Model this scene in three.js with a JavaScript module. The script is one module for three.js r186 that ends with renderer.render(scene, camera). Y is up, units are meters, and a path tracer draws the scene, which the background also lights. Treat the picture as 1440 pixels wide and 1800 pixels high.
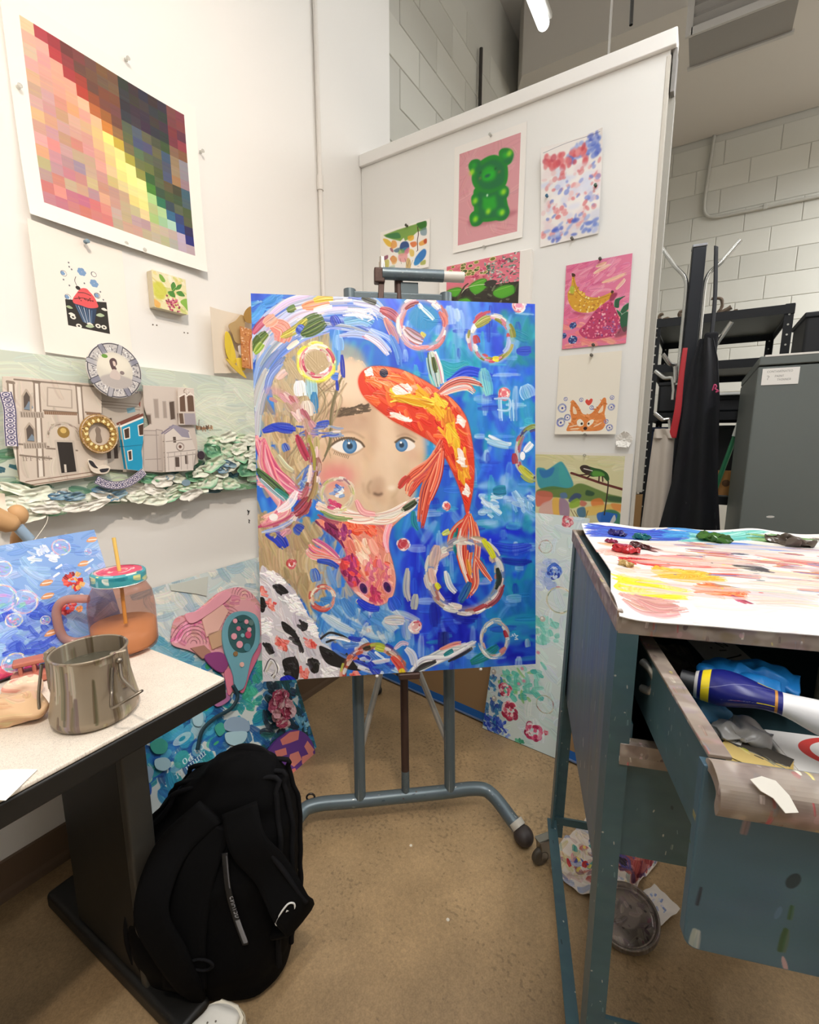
import * as THREE from 'three';
import { RoundedBoxGeometry } from 'three/addons/geometries/RoundedBoxGeometry.js';
import { mergeGeometries } from 'three/addons/utils/BufferGeometryUtils.js';
import { ImprovedNoise } from 'three/addons/math/ImprovedNoise.js';

// ---------- camera, lights, exposure ----------
const scene = new THREE.Scene();
const camera = new THREE.PerspectiveCamera(96.37, 0.8, 0.02, 40);
camera.position.set(0, 1.2, 0);
camera.rotation.order = 'YXZ';
camera.rotation.set(-9.5 * Math.PI / 180, 32 * Math.PI / 180, 0);
const renderer = new THREE.WebGLRenderer({ antialias: true });
renderer.toneMapping = THREE.LinearToneMapping;
renderer.toneMappingExposure = 1.24;
renderer.shadowMap.enabled = true;
scene.background = new THREE.Color(0x101010);
const LAMP_COOL = 0xf6f7f8, LAMP_WARM = 0xffeedd;
const NEAR_POWER = 3.5, MID_POWER = 40, SIDE_POWER = 22, REAR_POWER = 150, UPLIGHT = 0.42, TRACK_POWER = 12.5;

// ---------- helpers ----------
let seed = 7;
const rnd = () => { seed = (seed + 0x6d2b79f5) | 0; let t = Math.imul(seed ^ (seed >>> 15), 1 | seed); t = (t + Math.imul(t ^ (t >>> 7), 61 | t)) ^ t; return ((t ^ (t >>> 14)) >>> 0) / 4294967296; };
const rr = (a, b) => a + (b - a) * rnd();
const pick = (a) => a[Math.floor(rnd() * a.length) % a.length];
const noise = new ImprovedNoise();
const V = (x, y, z) => new THREE.Vector3(x, y, z);
const used = {};
function numbered(n) { used[n] = (used[n] ?? -1) + 1; return used[n] ? n + '_' + String(used[n]).padStart(3, '0') : n; }
function place(o, p = {}) {
  if (p.at) o.position.set(...p.at);
  if (p.basis) o.setRotationFromMatrix(new THREE.Matrix4().makeBasis(...p.basis));
  if (p.turn) o.rotation.y = p.turn;
  if (p.rot) o.rotation.set(...p.rot);
  return o;
}
function tag(o, label, category, p = {}) {
  o.name = numbered(o.name); o.userData = { label, category };
  if (p.group) o.userData.group = p.group;
  if (p.kind) o.userData.kind = p.kind;
  place(o, p); scene.add(o); return o;
}
function thing(name, label, category, p = {}) { const g = new THREE.Group(); g.name = name; return tag(g, label, category, p); }
function part(name, geo, mat, parent, p = {}) {
  const m = new THREE.Mesh(geo, mat); m.name = name; m.castShadow = m.receiveShadow = true;
  if (p.label) m.userData.label = p.label;
  if (p.kind) m.userData.kind = p.kind;
  place(m, p); parent.add(m); return m;
}
function solo(name, label, category, geo, mat, p = {}) { const m = new THREE.Mesh(geo, mat); m.name = name; m.castShadow = m.receiveShadow = true; return tag(m, label, category, p); }
function struct(name, geo, mat, p = {}) { const m = new THREE.Mesh(geo, mat); m.name = name; m.userData = { kind: 'structure' }; m.castShadow = m.receiveShadow = true; place(m, p); scene.add(m); return m; }
const M = (color, rough = 0.6, extra = {}) => new THREE.MeshStandardMaterial({ color, roughness: rough, ...extra });
const metal = (color, rough = 0.35, extra = {}) => new THREE.MeshStandardMaterial({ color, roughness: rough, metalness: 0.9, ...extra });
const box = (w, h, d, x = 0, y = 0, z = 0) => new THREE.BoxGeometry(w, h, d).translate(x, y, z);
const rbox = (w, h, d, r, x = 0, y = 0, z = 0, s = 2) => new RoundedBoxGeometry(w, h, d, s, Math.min(r, w / 2.01, h / 2.01, d / 2.01)).translate(x, y, z);
const tube = (pts, r, seg = 40, rs = 10, closed = false, tension = 0.5) => new THREE.TubeGeometry(new THREE.CatmullRomCurve3(pts.map((p) => V(...p)), closed, 'catmullrom', tension), seg, r, rs, closed);
// a straight rod with closed ends
function rod(a, b, r, rs = 14, r2 = r) {
  const A = V(...a), B = V(...b), d = B.clone().sub(A), g = new THREE.CylinderGeometry(r2, r, d.length(), rs);
  g.applyQuaternion(new THREE.Quaternion().setFromUnitVectors(V(0, 1, 0), d.clone().normalize()));
  return g.translate((A.x + B.x) / 2, (A.y + B.y) / 2, (A.z + B.z) / 2);
}
// a straight square bar from a to b; "up" orients its section
function bar(a, b, w, t, up = [0, 0, 1], r = 0) {
  const A = V(...a), B = V(...b), y = B.clone().sub(A), L = y.length(); y.normalize();
  const x = y.clone().cross(V(...up)).normalize(), z = x.clone().cross(y);
  const g = r ? new RoundedBoxGeometry(w, L, t, 2, r) : new THREE.BoxGeometry(w, L, t);
  g.applyMatrix4(new THREE.Matrix4().makeBasis(x, y, z));
  return g.translate((A.x + B.x) / 2, (A.y + B.y) / 2, (A.z + B.z) / 2);
}
const lathe = (pts, seg = 40) => new THREE.LatheGeometry(pts.map((p) => new THREE.Vector2(...p)), seg);
const shapeOf = (pts) => new THREE.Shape(pts.map((p) => new THREE.Vector2(...p)));
function smoothShape(pts) { const c = new THREE.CatmullRomCurve3(pts.map((p) => V(p[0], p[1], 0)), true); return new THREE.Shape(c.getPoints(pts.length * 6).map((p) => new THREE.Vector2(p.x, p.y))); }
const extrude = (shape, depth, bevel = 0, bs = 2) => new THREE.ExtrudeGeometry(shape, { depth, bevelEnabled: bevel > 0, bevelThickness: bevel, bevelSize: bevel, bevelSegments: bs, curveSegments: 20 });
const join = (...g) => mergeGeometries(g.flat().map((x) => { const y = x.index ? x.toNonIndexed() : x; if (!y.attributes.uv) y.setAttribute('uv', new THREE.BufferAttribute(new Float32Array(y.attributes.position.count * 2), 2)); for (const k of Object.keys(y.attributes)) if (!['position', 'normal', 'uv'].includes(k)) y.deleteAttribute(k); return y; }));
// a closed sheet: f(u, v) gives the front surface, g its thickness direction is the surface normal
function slab(f, nu, nv, thick) {
  const P = [], UV = [], I = [], N = (nu + 1) * (nv + 1);
  const F = [], e = 1e-3;
  for (let j = 0; j <= nv; j++) for (let i = 0; i <= nu; i++) F.push(f(i / nu, j / nv));
  const nrm = F.map((p, k) => {
    const i = k % (nu + 1), j = Math.floor(k / (nu + 1)), at = (a, b) => F[Math.min(nv, Math.max(0, b)) * (nu + 1) + Math.min(nu, Math.max(0, a))];
    return at(i + 1, j).clone().sub(at(i - 1, j)).cross(at(i, j + 1).clone().sub(at(i, j - 1))).normalize();
  });
  for (const s of [0, 1]) F.forEach((p, k) => { const q = p.clone().addScaledVector(nrm[k], -s * thick); P.push(q.x, q.y, q.z); UV.push((k % (nu + 1)) / nu, Math.floor(k / (nu + 1)) / nv); });
  const id = (i, j) => j * (nu + 1) + i;
  for (let j = 0; j < nv; j++) for (let i = 0; i < nu; i++) {
    const a = id(i, j), b = id(i + 1, j), c = id(i + 1, j + 1), d = id(i, j + 1);
    I.push(a, b, c, a, c, d, N + a, N + c, N + b, N + a, N + d, N + c);
  }
  const edge = (a, b) => I.push(a, N + a, N + b, a, N + b, b);
  for (let i = 0; i < nu; i++) { edge(id(i, 0), id(i + 1, 0)); edge(id(i + 1, nv), id(i, nv)); }
  for (let j = 0; j < nv; j++) { edge(id(0, j + 1), id(0, j)); edge(id(nu, j), id(nu, j + 1)); }
  const g = new THREE.BufferGeometry();
  g.setAttribute('position', new THREE.Float32BufferAttribute(P, 3)); g.setAttribute('uv', new THREE.Float32BufferAttribute(UV, 2)); g.setIndex(I);
  const h = g.toNonIndexed(); h.computeVertexNormals();
  // smooth front and back, hard rim
  const n = h.attributes.normal, cnt = nu * nv * 6 * 2;
  const idx = g.index.array;
  for (let k = 0; k < cnt; k++) { const v = idx[k], q = nrm[v % N], s = v < N ? 1 : -1; n.setXYZ(k, q.x * s, q.y * s, q.z * s); }
  return h;
}
// turn the faces round after a mirroring
function flip(g) { const q = g.index ? g.toNonIndexed() : g; for (const a of Object.values(q.attributes)) { const n = a.itemSize, d = a.array; for (let i = 0; i < a.count; i += 3) for (let k = 0; k < n; k++) { const t = d[(i + 1) * n + k]; d[(i + 1) * n + k] = d[(i + 2) * n + k]; d[(i + 2) * n + k] = t; } } q.computeVertexNormals(); return q; }
// uv in metres (times s) taken from each face's own direction
function mu(g, s = 4) {
  const q = g.index ? g.toNonIndexed() : g, p = q.attributes.position, n = q.attributes.normal, uv = new Float32Array(p.count * 2);
  for (let i = 0; i < p.count; i++) { const a = Math.abs(n.getX(i)), b = Math.abs(n.getY(i)), c = Math.abs(n.getZ(i)), x = p.getX(i), y = p.getY(i), z = p.getZ(i); const t = a > b && a > c ? [z, y] : b > c ? [x, z] : [x, y]; uv[i * 2] = t[0] * s; uv[i * 2 + 1] = t[1] * s; }
  q.setAttribute('uv', new THREE.BufferAttribute(uv, 2)); return q;
}
// computed textures
function dataTex(w, h, f, srgb = true, rep) {
  const d = new Uint8Array(w * h * 4);
  for (let y = 0; y < h; y++) for (let x = 0; x < w; x++) { const c = f(x / w, y / h, x, y), k = (y * w + x) * 4; d[k] = c[0]; d[k + 1] = c[1]; d[k + 2] = c[2]; d[k + 3] = 255; }
  const t = new THREE.DataTexture(d, w, h); t.magFilter = THREE.LinearFilter; t.minFilter = THREE.LinearMipmapLinearFilter; t.generateMipmaps = true;
  if (srgb) t.colorSpace = THREE.SRGBColorSpace;
  if (rep) { t.wrapS = t.wrapT = THREE.RepeatWrapping; t.repeat.set(...rep); }
  t.needsUpdate = true; return t;
}
function fbm(x, y, z = 0, o = 4) { let s = 0, a = 0.5; for (let k = 0; k < o; k++) { s += a * noise.noise(x, y, z + k * 7.3); x *= 2.03; y *= 2.03; a *= 0.5; } return s; }
// ---------- paint engine: colour canvas and a relief canvas painted together ----------
const hexOf = (c) => [parseInt(c.slice(1, 3), 16), parseInt(c.slice(3, 5), 16), parseInt(c.slice(5, 7), 16)];
const rgb = (a, al = 1) => `rgba(${a.map((v) => Math.max(0, Math.min(255, Math.round(v)))).join(',')},${al})`;
const jitter = (c, j) => { const a = hexOf(c), l = (rnd() - 0.5) * 2 * j; return [a[0] + l + (rnd() - 0.5) * j * 0.7, a[1] + l + (rnd() - 0.5) * j * 0.7, a[2] + l + (rnd() - 0.5) * j * 0.7]; };
function spline(pts, n) { const c = new THREE.CatmullRomCurve3(pts.map((p) => V(p[0], p[1], 0)), false, 'centripetal'); return c.getSpacedPoints(n).map((p) => [p.x, p.y]); }
class Art {
  constructor(w, h, bg, relief = 0.5) {
    this.w = w; this.h = h;
    const mk = () => { const c = document.createElement('canvas'); c.width = w; c.height = h; return c; };
    this.cv = mk(); this.c = this.cv.getContext('2d'); this.c.fillStyle = bg; this.c.fillRect(0, 0, w, h);
    this.c.lineCap = this.c.lineJoin = 'round';
    if (relief) { this.bv = mk(); this.b = this.bv.getContext('2d'); this.b.fillStyle = '#808080'; this.b.fillRect(0, 0, w, h); this.b.lineCap = 'round'; }
  }
  trace(c, pts, closed = true, smooth = true) {
    c.beginPath();
    const n = pts.length;
    if (!smooth || n < 3) { pts.forEach((p, i) => (i ? c.lineTo(p[0], p[1]) : c.moveTo(p[0], p[1]))); if (closed) c.closePath(); return; }
    const at = (i) => (closed ? pts[(i + n) % n] : pts[Math.max(0, Math.min(n - 1, i))]);
    c.moveTo(pts[0][0], pts[0][1]);
    for (let i = 0; i < (closed ? n : n - 1); i++) {
      const a = at(i - 1), p = at(i), q = at(i + 1), d = at(i + 2);
      c.bezierCurveTo(p[0] + (q[0] - a[0]) / 6, p[1] + (q[1] - a[1]) / 6, q[0] - (d[0] - p[0]) / 6, q[1] - (d[1] - p[1]) / 6, q[0], q[1]);
    }
    if (closed) c.closePath();
  }
  fill(pts, col, { blur = 0, a = 1, smooth = true } = {}) {
    const c = this.c; c.save(); c.globalAlpha = a; if (blur) c.filter = `blur(${blur}px)`;
    this.trace(c, pts, true, smooth); c.fillStyle = col; c.fill(); c.restore(); return this;
  }
  line(pts, col, wid, { blur = 0, a = 1, closed = false, smooth = true } = {}) {
    const c = this.c; c.save(); c.globalAlpha = a; if (blur) c.filter = `blur(${blur}px)`;
    this.trace(c, pts, closed, smooth); c.strokeStyle = col; c.lineWidth = wid; c.stroke(); c.restore(); return this;
  }
  blob(x, y, rx, ry, col, { blur = 0, a = 1, rot = 0 } = {}) {
    const c = this.c; c.save(); c.globalAlpha = a; if (blur) c.filter = `blur(${blur}px)`;
    c.beginPath(); c.ellipse(x, y, Math.max(0.5, rx), Math.max(0.5, ry), rot, 0, 7); c.fillStyle = col; c.fill(); c.restore(); return this;
  }
  // paint only inside an outline
  within(pts, fn) { const cs = this.b ? [this.c, this.b] : [this.c]; for (const c of cs) { c.save(); this.trace(c, pts); c.clip(); } fn(); for (const c of cs) c.restore(); return this; }
  // blend the wet paint laid so far
  soften(px, flat = 0.6) { const c = this.c; c.save(); c.filter = `blur(${px}px)`; c.drawImage(this.cv, 0, 0); c.restore(); if (this.b) { this.b.save(); this.b.globalAlpha = flat; this.b.fillStyle = '#808080'; this.b.fillRect(0, 0, this.w, this.h); this.b.restore(); } return this; }
  // one loaded brush stroke made of bristle lines
  brush(pts, col, wid, { j = 22, a = 0.8, n = 0, taper = 0.3, thick = 1 } = {}) {
    let L = 0; for (let i = 1; i < pts.length; i++) L += Math.hypot(pts[i][0] - pts[i - 1][0], pts[i][1] - pts[i - 1][1]);
    const N = Math.max(4, Math.round(L / 9)), P = spline(pts, N), cols = Array.isArray(col) ? col : [col];
    const nb = n || Math.max(3, Math.round(wid / 2.6));
    for (let k = 0; k < nb; k++) {
      const o = ((k + rnd()) / nb - 0.5) * wid, q0 = Math.abs(o) / wid * 2, s = taper * (0.15 + 0.55 * q0 * q0) * rnd(), e = 1 - taper * (0.15 + 0.7 * q0 * q0 + 0.4 * rnd()) * rnd(), off = rr(-1, 1);
      const cc = jitter(pick(cols), j), g = 90 + rnd() * 150 * thick;
      for (const [c, st] of this.b ? [[this.c, rgb(cc, a)], [this.b, rgb([g, g, g], 0.55)]] : [[this.c, rgb(cc, a)]]) {
        c.beginPath(); let pen = false;
        for (let i = Math.floor(s * N); i <= e * N; i++) {
          const p = P[i], q = P[Math.min(N, i + 1)], r = P[Math.max(0, i - 1)], dx = q[0] - r[0], dy = q[1] - r[1], l = Math.hypot(dx, dy) || 1;
          const w = o * (1 - 0.5 * Math.pow(Math.abs(2 * i / N - 1), 2.5)), x = p[0] - dy / l * w + off, y = p[1] + dx / l * w;
          if (pen) c.lineTo(x, y); else { c.moveTo(x, y); pen = true; }
        }
        c.strokeStyle = st; c.lineWidth = wid / nb * rr(1.1, 2.1); c.stroke();
      }
    }
    return this;
  }
  // many short strokes spread over a polygon's interior
  scumble(poly, count, cols, len, wid, ang = 0, spread = 0.4, opt = {}) {
    const xs = poly.map((p) => p[0]), ys = poly.map((p) => p[1]), x0 = Math.min(...xs), x1 = Math.max(...xs), y0 = Math.min(...ys), y1 = Math.max(...ys);
    const inside = (x, y) => { let s = false; for (let i = 0, k = poly.length - 1; i < poly.length; k = i++) { const [a, b] = poly[i], [c, d] = poly[k]; if (b > y !== d > y && x < (c - a) * (y - b) / (d - b) + a) s = !s; } return s; };
    for (let i = 0, t = 0; i < count && t < count * 12; t++) {
      const x = rr(x0, x1), y = rr(y0, y1); if (!inside(x, y)) continue; i++;
      const q = ang + rr(-spread, spread), l = len * rr(0.5, 1.2), dx = Math.cos(q) * l / 2, dy = Math.sin(q) * l / 2, m = l * rr(-0.12, 0.12);
      this.brush([[x - dx, y - dy], [x - dy * 0.1 + m * 0.3, y + m], [x + dx, y + dy]], pick(cols), wid * rr(0.5, 1.3), opt);
    }
    return this;
  }
  // a soap-bubble ring painted in arcs
  ring(cx, cy, r, wid, cols, { sq = 1, rot = 0, arcs = 14, a0 = 0, a1 = 6.283, ...o } = {}) {
    const pt = (s, q) => { const x = Math.cos(s) * q, y = Math.sin(s) * q * sq; return [cx + x * Math.cos(rot) - y * Math.sin(rot), cy + x * Math.sin(rot) + y * Math.cos(rot)]; };
    const whole = []; for (let i = 0; i <= 24; i++) whole.push(pt(a0 + (a1 - a0) * i / 24, r));
    this.line(whole, cols[0], wid * 0.8, { blur: wid * 0.12, a: 0.55 });
    for (let k = 0; k < arcs * 2; k++) {
      const t = a0 + (a1 - a0) * (k + rr(-0.3, 0.3)) / (arcs * 2), d = (a1 - a0) / arcs * rr(0.8, 2.4), q = r + rr(-0.45, 0.45) * wid, P = [], g = rr(-0.25, 0.25) * wid;
      for (let i = 0; i <= 4; i++) P.push(pt(Math.max(a0, Math.min(a1, t + d * i / 4)), q + g * i / 4));
      this.brush(P, pick(cols), wid * rr(0.22, 0.55), { taper: 0.5, ...o });
    }
    return this;
  }
  text(s, x, y, size, col, { rot = 0, font = 'sans-serif', a = 1, flip = false } = {}) {
    const c = this.c; c.save(); c.translate(x, y); c.rotate(rot); if (flip) c.scale(-1, 1); c.globalAlpha = a; c.fillStyle = col; c.font = `${size}px ${font}`; c.fillText(s, 0, 0); c.restore(); return this;
  }
  mat(rough = 0.55, bump = 0.0012, extra = {}) {
    const t = new THREE.CanvasTexture(this.cv); t.colorSpace = THREE.SRGBColorSpace; t.anisotropy = 8;
    const m = new THREE.MeshStandardMaterial({ map: t, roughness: rough, ...extra });
    if (this.b && bump) { m.bumpMap = new THREE.CanvasTexture(this.bv); m.bumpScale = bump; }
    return m;
  }
}
// ---------- the room ----------
const drywall = M(0xeceae6, 0.75, { bumpMap: dataTex(256, 256, (u, v) => { const k = 128 + 60 * fbm(u * 18, v * 18, 2, 3); return [k, k, k]; }, false, [3, 3]), bumpScale: 0.0006 });
const floorMap = dataTex(2048, 2048, (u, v, x, y) => {
  // 4.4 m square, polished brown concrete with stains, pits and specks
  const big = fbm(u * 5, v * 5, 1), mid = fbm(u * 26, v * 26, 4), fine = (rnd() - 0.5) * 0.15 + 0.06 * noise.noise(u * 420, v * 420, 3);
  let k = 1 + big * 0.34 + mid * 0.22 + fine;
  const pit = noise.noise(u * 430, v * 430, 9) + 0.45 * noise.noise(u * 31, v * 31, 5) - 0.42 * Math.hypot((u - 0.36) * 4, (v - 0.42) * 4);
  if (pit > 0.3) k *= 0.86;
  const w = 0.5 + 0.5 * noise.noise(u * 9, v * 9, 12);
  return [158 * k + 4 * w, 133 * k + 2 * w, 100 * k - 3 * w].map((c) => Math.max(20, Math.min(235, c)));
});
const floorMat = M(0xffffff, 0.42, { map: floorMap });
const floor = struct('floor', (() => {
  const g = box(4.9, 0.12, 8.6, 0.95, -0.06, -1.1), p = g.attributes.position, uv = g.attributes.uv;
  for (let i = 0; i < p.count; i++) uv.setXY(i, (p.getX(i) + 2.2) / 4.4, (p.getZ(i) + 3.2) / 4.4);
  return g;
})(), floorMat);
floorMap.wrapS = floorMap.wrapT = THREE.RepeatWrapping;
const CEIL = 4.3;
struct('wall_left', box(0.12, CEIL, 5.12, -1.5, CEIL / 2, 0.44), drywall);
const rearBase = M(0xc6c5bd, 0.8);
const wallRear = struct('wall_left_rear', box(0.12, CEIL, 3.08, -1.56, CEIL / 2, -3.66), rearBase);
struct('wall_right', box(0.12, CEIL, 8.3, 3.26, CEIL / 2, -1.1), drywall);
struct('wall_behind', box(4.9, CEIL, 0.12, 0.95, CEIL / 2, 3.06), drywall);
const wallBack = struct('wall_back', box(4.9, CEIL, 0.12, 0.95, CEIL / 2, -5.272), M(0xbfbeb6, 0.85));
struct('ceiling', box(4.9, 0.12, 8.6, 0.95, CEIL + 0.06, -1.1), M(0xc6c3bd, 0.8));
// painted concrete blocks, each its own piece with recessed joints
{
  const blk = (w, h) => { const s = shapeOf([[-w / 2, -h / 2], [w / 2, -h / 2], [w / 2, h / 2], [-w / 2, h / 2]]); return extrude(s, 0.003, 0.003, 1); };
  const mats = [0xc9c8bf, 0xc4c3ba, 0xcecdc4].map((c) => M(c, 0.72, { bumpMap: dataTex(128, 128, () => { const k = 110 + rnd() * 60; return [k, k, k]; }, false, [2, 1]), bumpScale: 0.0008 }));
  const full = blk(0.3815, 0.1825), gBack = full;
  // back wall: courses of 0.193 m, blocks of 0.39 m
  for (let r = -3; r < 13; r++) for (let c = 0; c < 6; c++) {
    const y = 1.3 + r * 0.1935, x = -0.62 + c * 0.392 + (r & 1 ? 0.196 : 0);
    if (y > 3.72) continue;
    part('block', gBack, mats[(r * 7 + c * 3 + 42) % 3], wallBack, { at: [x, y, -5.213] });
  }
  // wall behind the partition
  for (let r = 0; r < 8; r++) for (let c = 0; c < 8; c++) {
    const y = 2.42 + r * 0.1935, z = -2.3 - c * 0.392 - (r % 2 ? 0.196 : 0);
    if (z < -5.0) continue;
    const m = part('block', gBack, mats[(r * 5 + c) % 3], wallRear, { at: [-1.5, y, z] }); m.rotation.y = Math.PI / 2;
  }
}
// cove base, conduit and small marks on the near wall
struct('baseboard_left', extrude(shapeOf([[0, 0], [0.012, 0], [0.009, 0.018], [0.005, 0.03], [0.005, 0.108], [0.002, 0.112], [0, 0.112]]), 5.0).rotateY(0).translate(-1.44, 0, -1.9), M(0x6b5745, 0.55));
{
  const t = thing('wall_conduit', 'thin white painted conduit running up the white wall beside the big colour chart', 'pipe');
  const cm = M(0xe2ded8, 0.5);
  part('pipe', rod([-1.428, 0.11, -1.585], [-1.428, CEIL, -1.585], 0.0095), cm, t);
  part('coupling', rod([-1.428, 2.205, -1.585], [-1.428, 2.26, -1.585], 0.0135), cm, t);
  for (const y of [1.55, 2.95]) part('clip', rbox(0.006, 0.016, 0.05, 0.002, -1.437, y, -1.585), cm, t);
}
{
  // soffit with a rounded corner over the rear of the room
  const s = new THREE.Shape(); s.moveTo(-1.36, -3.65 + 0.12); s.quadraticCurveTo(-1.36, -3.65 + 0.0, -1.24, -3.65); s.lineTo(3.2, -3.65); s.lineTo(3.2, -5.2); s.lineTo(-1.36, -5.2); s.closePath();
  const sh = new THREE.Shape(); sh.moveTo(-1.4, 3.77); sh.lineTo(-1.4, 3.77);
  const q = new THREE.Shape([[-1.40, 3.79], [-1.32, 3.65], [3.2, 3.65], [3.2, 5.2], [-1.40, 5.2]].map((p) => new THREE.Vector2(...p)));
  const g = extrude(q, CEIL - 3.77, 0.0).rotateX(-Math.PI / 2); // shape y runs to -z
  struct('soffit', g, M(0xc6c1b9, 0.8), { at: [0, 3.77, 0] });
}
{
  // conduit with a bend on the block wall
  const t = thing('bent_conduit', 'grey painted conduit that drops down the block wall and bends to run sideways', 'pipe'), cm = M(0xb6b5ad, 0.5);
  const z = -5.188;
  part('pipe', tube([[-0.12, 3.77, z], [-0.135, 3.5, z], [-0.145, 3.3, z], [-0.135, 3.16, z], [-0.06, 3.105, z], [0.08, 3.1, z], [0.5, 3.1, z], [1.6, 3.1, z]], 0.013, 90), cm, t);
  part('clip', rbox(0.03, 0.045, 0.02, 0.004, 0.3, 3.105, z + 0.004), cm, t);
}
{
  // dark control joint and hanging rods above the partition
  solo('pipe', 'dark thin pipe on the shaded block wall above the partition', 'pipe', rod([-1.47, 2.2, -3.26], [-1.47, 3.76, -3.26], 0.012), M(0x35322e, 0.6));
}
// white partition with its cap
{
  const t = thing('partition', 'tall white freestanding partition with a cap board along its top edge', 'partition');
  const pm = M(0xecebe7, 0.7), cap = M(0xf2f0ec, 0.55);
  part('panel', box(1.252, 2.42, 0.05, -0.812, 1.21, -1.905), pm, t);
  part('cap_board', rbox(1.27, 0.05, 0.085, 0.004, -0.805, 2.446, -1.907), cap, t);
  part('corner_strip', rbox(0.014, 2.4, 0.058, 0.003, -0.19, 1.205, -1.905), M(0xcfcabf, 0.6), t);
  part('bracket', rbox(0.012, 0.125, 0.06, 0.002, -0.1735, 2.36, -1.912), M(0x8b8884, 0.5), t);
  part('stud', box(0.022, 0.98, 0.04, -0.174, 0.49, -1.912), M(0x8a6a3f, 0.7), t);
  part('post', box(0.02, 1.3, 0.03, -0.175, 1.64, -1.915), M(0xa8a59c, 0.6), t);
}
{
  // brown hardboard standing along the foot of the partition, blue tape on its lower edge
  const g = thing('hardboard_sheet', 'brown hardboard sheet leaning along the foot of the partition with blue tape on it', 'board', { at: [-1.315, 0, -1.752] });
  g.rotation.set(-0.3, -0.125, 0, 'YXZ');
  part('sheet', box(1.1, 0.3, 0.01, 0.55, 0.153, 0), M(0x9a7a54, 0.6), g);
  part('tape_strip', box(1.1, 0.03, 0.001, 0.55, 0.02, 0.0057), M(0x1b62ae, 0.6), g, { label: 'blue masking tape strip' });
  part('floor_strip', box(1.1, 0.004, 0.016, 0.55, 0.0045, 0.01), M(0x6d7fa0, 0.6), g);
}
// pendant lamps: a lit tube in a slim housing hung on wires
function pendant(x, z0, z1, y, label, power, skirt = false) {
  const t = thing('pendant_lamp', label, 'lamp', { at: [x, y, 0] }), L = z0 - z1, c = (z0 + z1) / 2;
  part('housing', rbox(0.07, 0.03, L, 0.008, 0, 0.075, c), M(0xd8d8d4, 0.4), t);
  part('diffuser', new THREE.CapsuleGeometry(0.033, L - 0.1, 8, 20).rotateX(Math.PI / 2).translate(0, 0.02, c), new THREE.MeshStandardMaterial({ color: 0xffffff, emissive: LAMP_COOL, emissiveIntensity: 1.6, roughness: 0.4 }), t);
  if (skirt) for (const s of [-1, 1]) part('side_skirt', box(0.004, 0.14, L, s * 0.07, -0.045, c), M(0xc8c8c4, 0.6), t);
  for (const z of [z0 - 0.25, z1 + 0.25]) part('wire', rod([0, 0.09, z], [0, CEIL - y, z], 0.002, 6), metal(0xaaaaaa), t);
  const a = new THREE.RectAreaLight(LAMP_COOL, power, 0.1, L); a.position.set(x, y - 0.03, c); a.rotation.x = -Math.PI / 2; scene.add(a);
  const b = new THREE.RectAreaLight(LAMP_COOL, UPLIGHT * power, 0.06, L); b.position.set(x, y + 0.1, c); b.rotation.x = Math.PI / 2; scene.add(b);
  part('upper_lens', rbox(0.06, 0.004, L - 0.02, 0.001, 0, 0.092, c), new THREE.MeshStandardMaterial({ color: 0xffffff, emissive: LAMP_COOL, emissiveIntensity: 0.6 }), t);
}
pendant(-0.93, 0.2, -2.93, 3.42, 'bright linear pendant lamp whose end hangs above the partition top', NEAR_POWER);
pendant(0.2, 1.6, -1.5, 3.42, 'long linear pendant lamp hung over the easel and the aisle', MID_POWER, true);
pendant(1.7, 0.6, -2.6, 3.42, 'second linear pendant lamp hung over the cart side of the room', SIDE_POWER);
pendant(1.9, -2.9, -4.9, 3.42, 'short linear pendant lamp lighting the rear of the room', REAR_POWER);
// a track spotlight over the photographer's shoulder that washes the near wall
{
  const t = thing('track_spotlight', 'white track spotlight aimed at the wall with the colour chart', 'lamp', { at: [0.55, 3.2, 0.35] });
  const dir = V(-1.44 - 0.55, 1.55 - 3.2, -0.55 - 0.35).normalize();
  part('can', rod([0, 0, 0], dir.clone().multiplyScalar(-0.16).toArray(), 0.045, 20), M(0xe8e8e4, 0.4), t);
  part('lens', rod(dir.clone().multiplyScalar(0.004).toArray(), [0, 0, 0], 0.04, 20), new THREE.MeshStandardMaterial({ color: 0xffffff, emissive: LAMP_WARM, emissiveIntensity: 2 }), t);
  part('stem', rod(dir.clone().multiplyScalar(-0.1).toArray(), [0.05, CEIL - 3.2, 0.05], 0.008, 8), M(0xe8e8e4, 0.4), t);
  const s = new THREE.SpotLight(LAMP_WARM, TRACK_POWER, 0, 0.66, 0.95, 2); s.position.set(0.55, 3.2, 0.35).addScaledVector(dir, 0.03); s.target.position.set(-1.44, 1.55, -0.55); s.castShadow = true; s.shadow.radius = 2.5;
  scene.add(s, s.target);
}
// air return box under the soffit
{
  const t = thing('air_return', 'grey metal air return box with a louvred grille hanging near the ceiling', 'vent', { at: [-0.24, 3.2, -3.05] }), hm = M(0x8f8c88, 0.6), fm = M(0xb5b3af, 0.5);
  part('housing', box(0.44, 0.5, 0.235, 0.235, 0.25, -0.12), hm, t);
  part('lip', box(0.46, 0.012, 0.02, 0.235, -0.002, -0.232), fm, t);
  for (const [w, h, x, y] of [[0.03, 0.5, 0.015, 0.25], [0.03, 0.5, 0.43, 0.25], [0.4, 0.035, 0.225, 0.018], [0.4, 0.035, 0.225, 0.48]]) part('grille_frame', box(w, h, 0.015, x, y, 0.006), fm, t);
  for (let k = 0; k < 9; k++) { const m = part('louvre', box(0.39, 0.034, 0.003), M(0x9b9995, 0.5), t, { at: [0.225, 0.06 + k * 0.05, 0.004] }); m.rotation.x = 0.7; }
}
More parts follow.
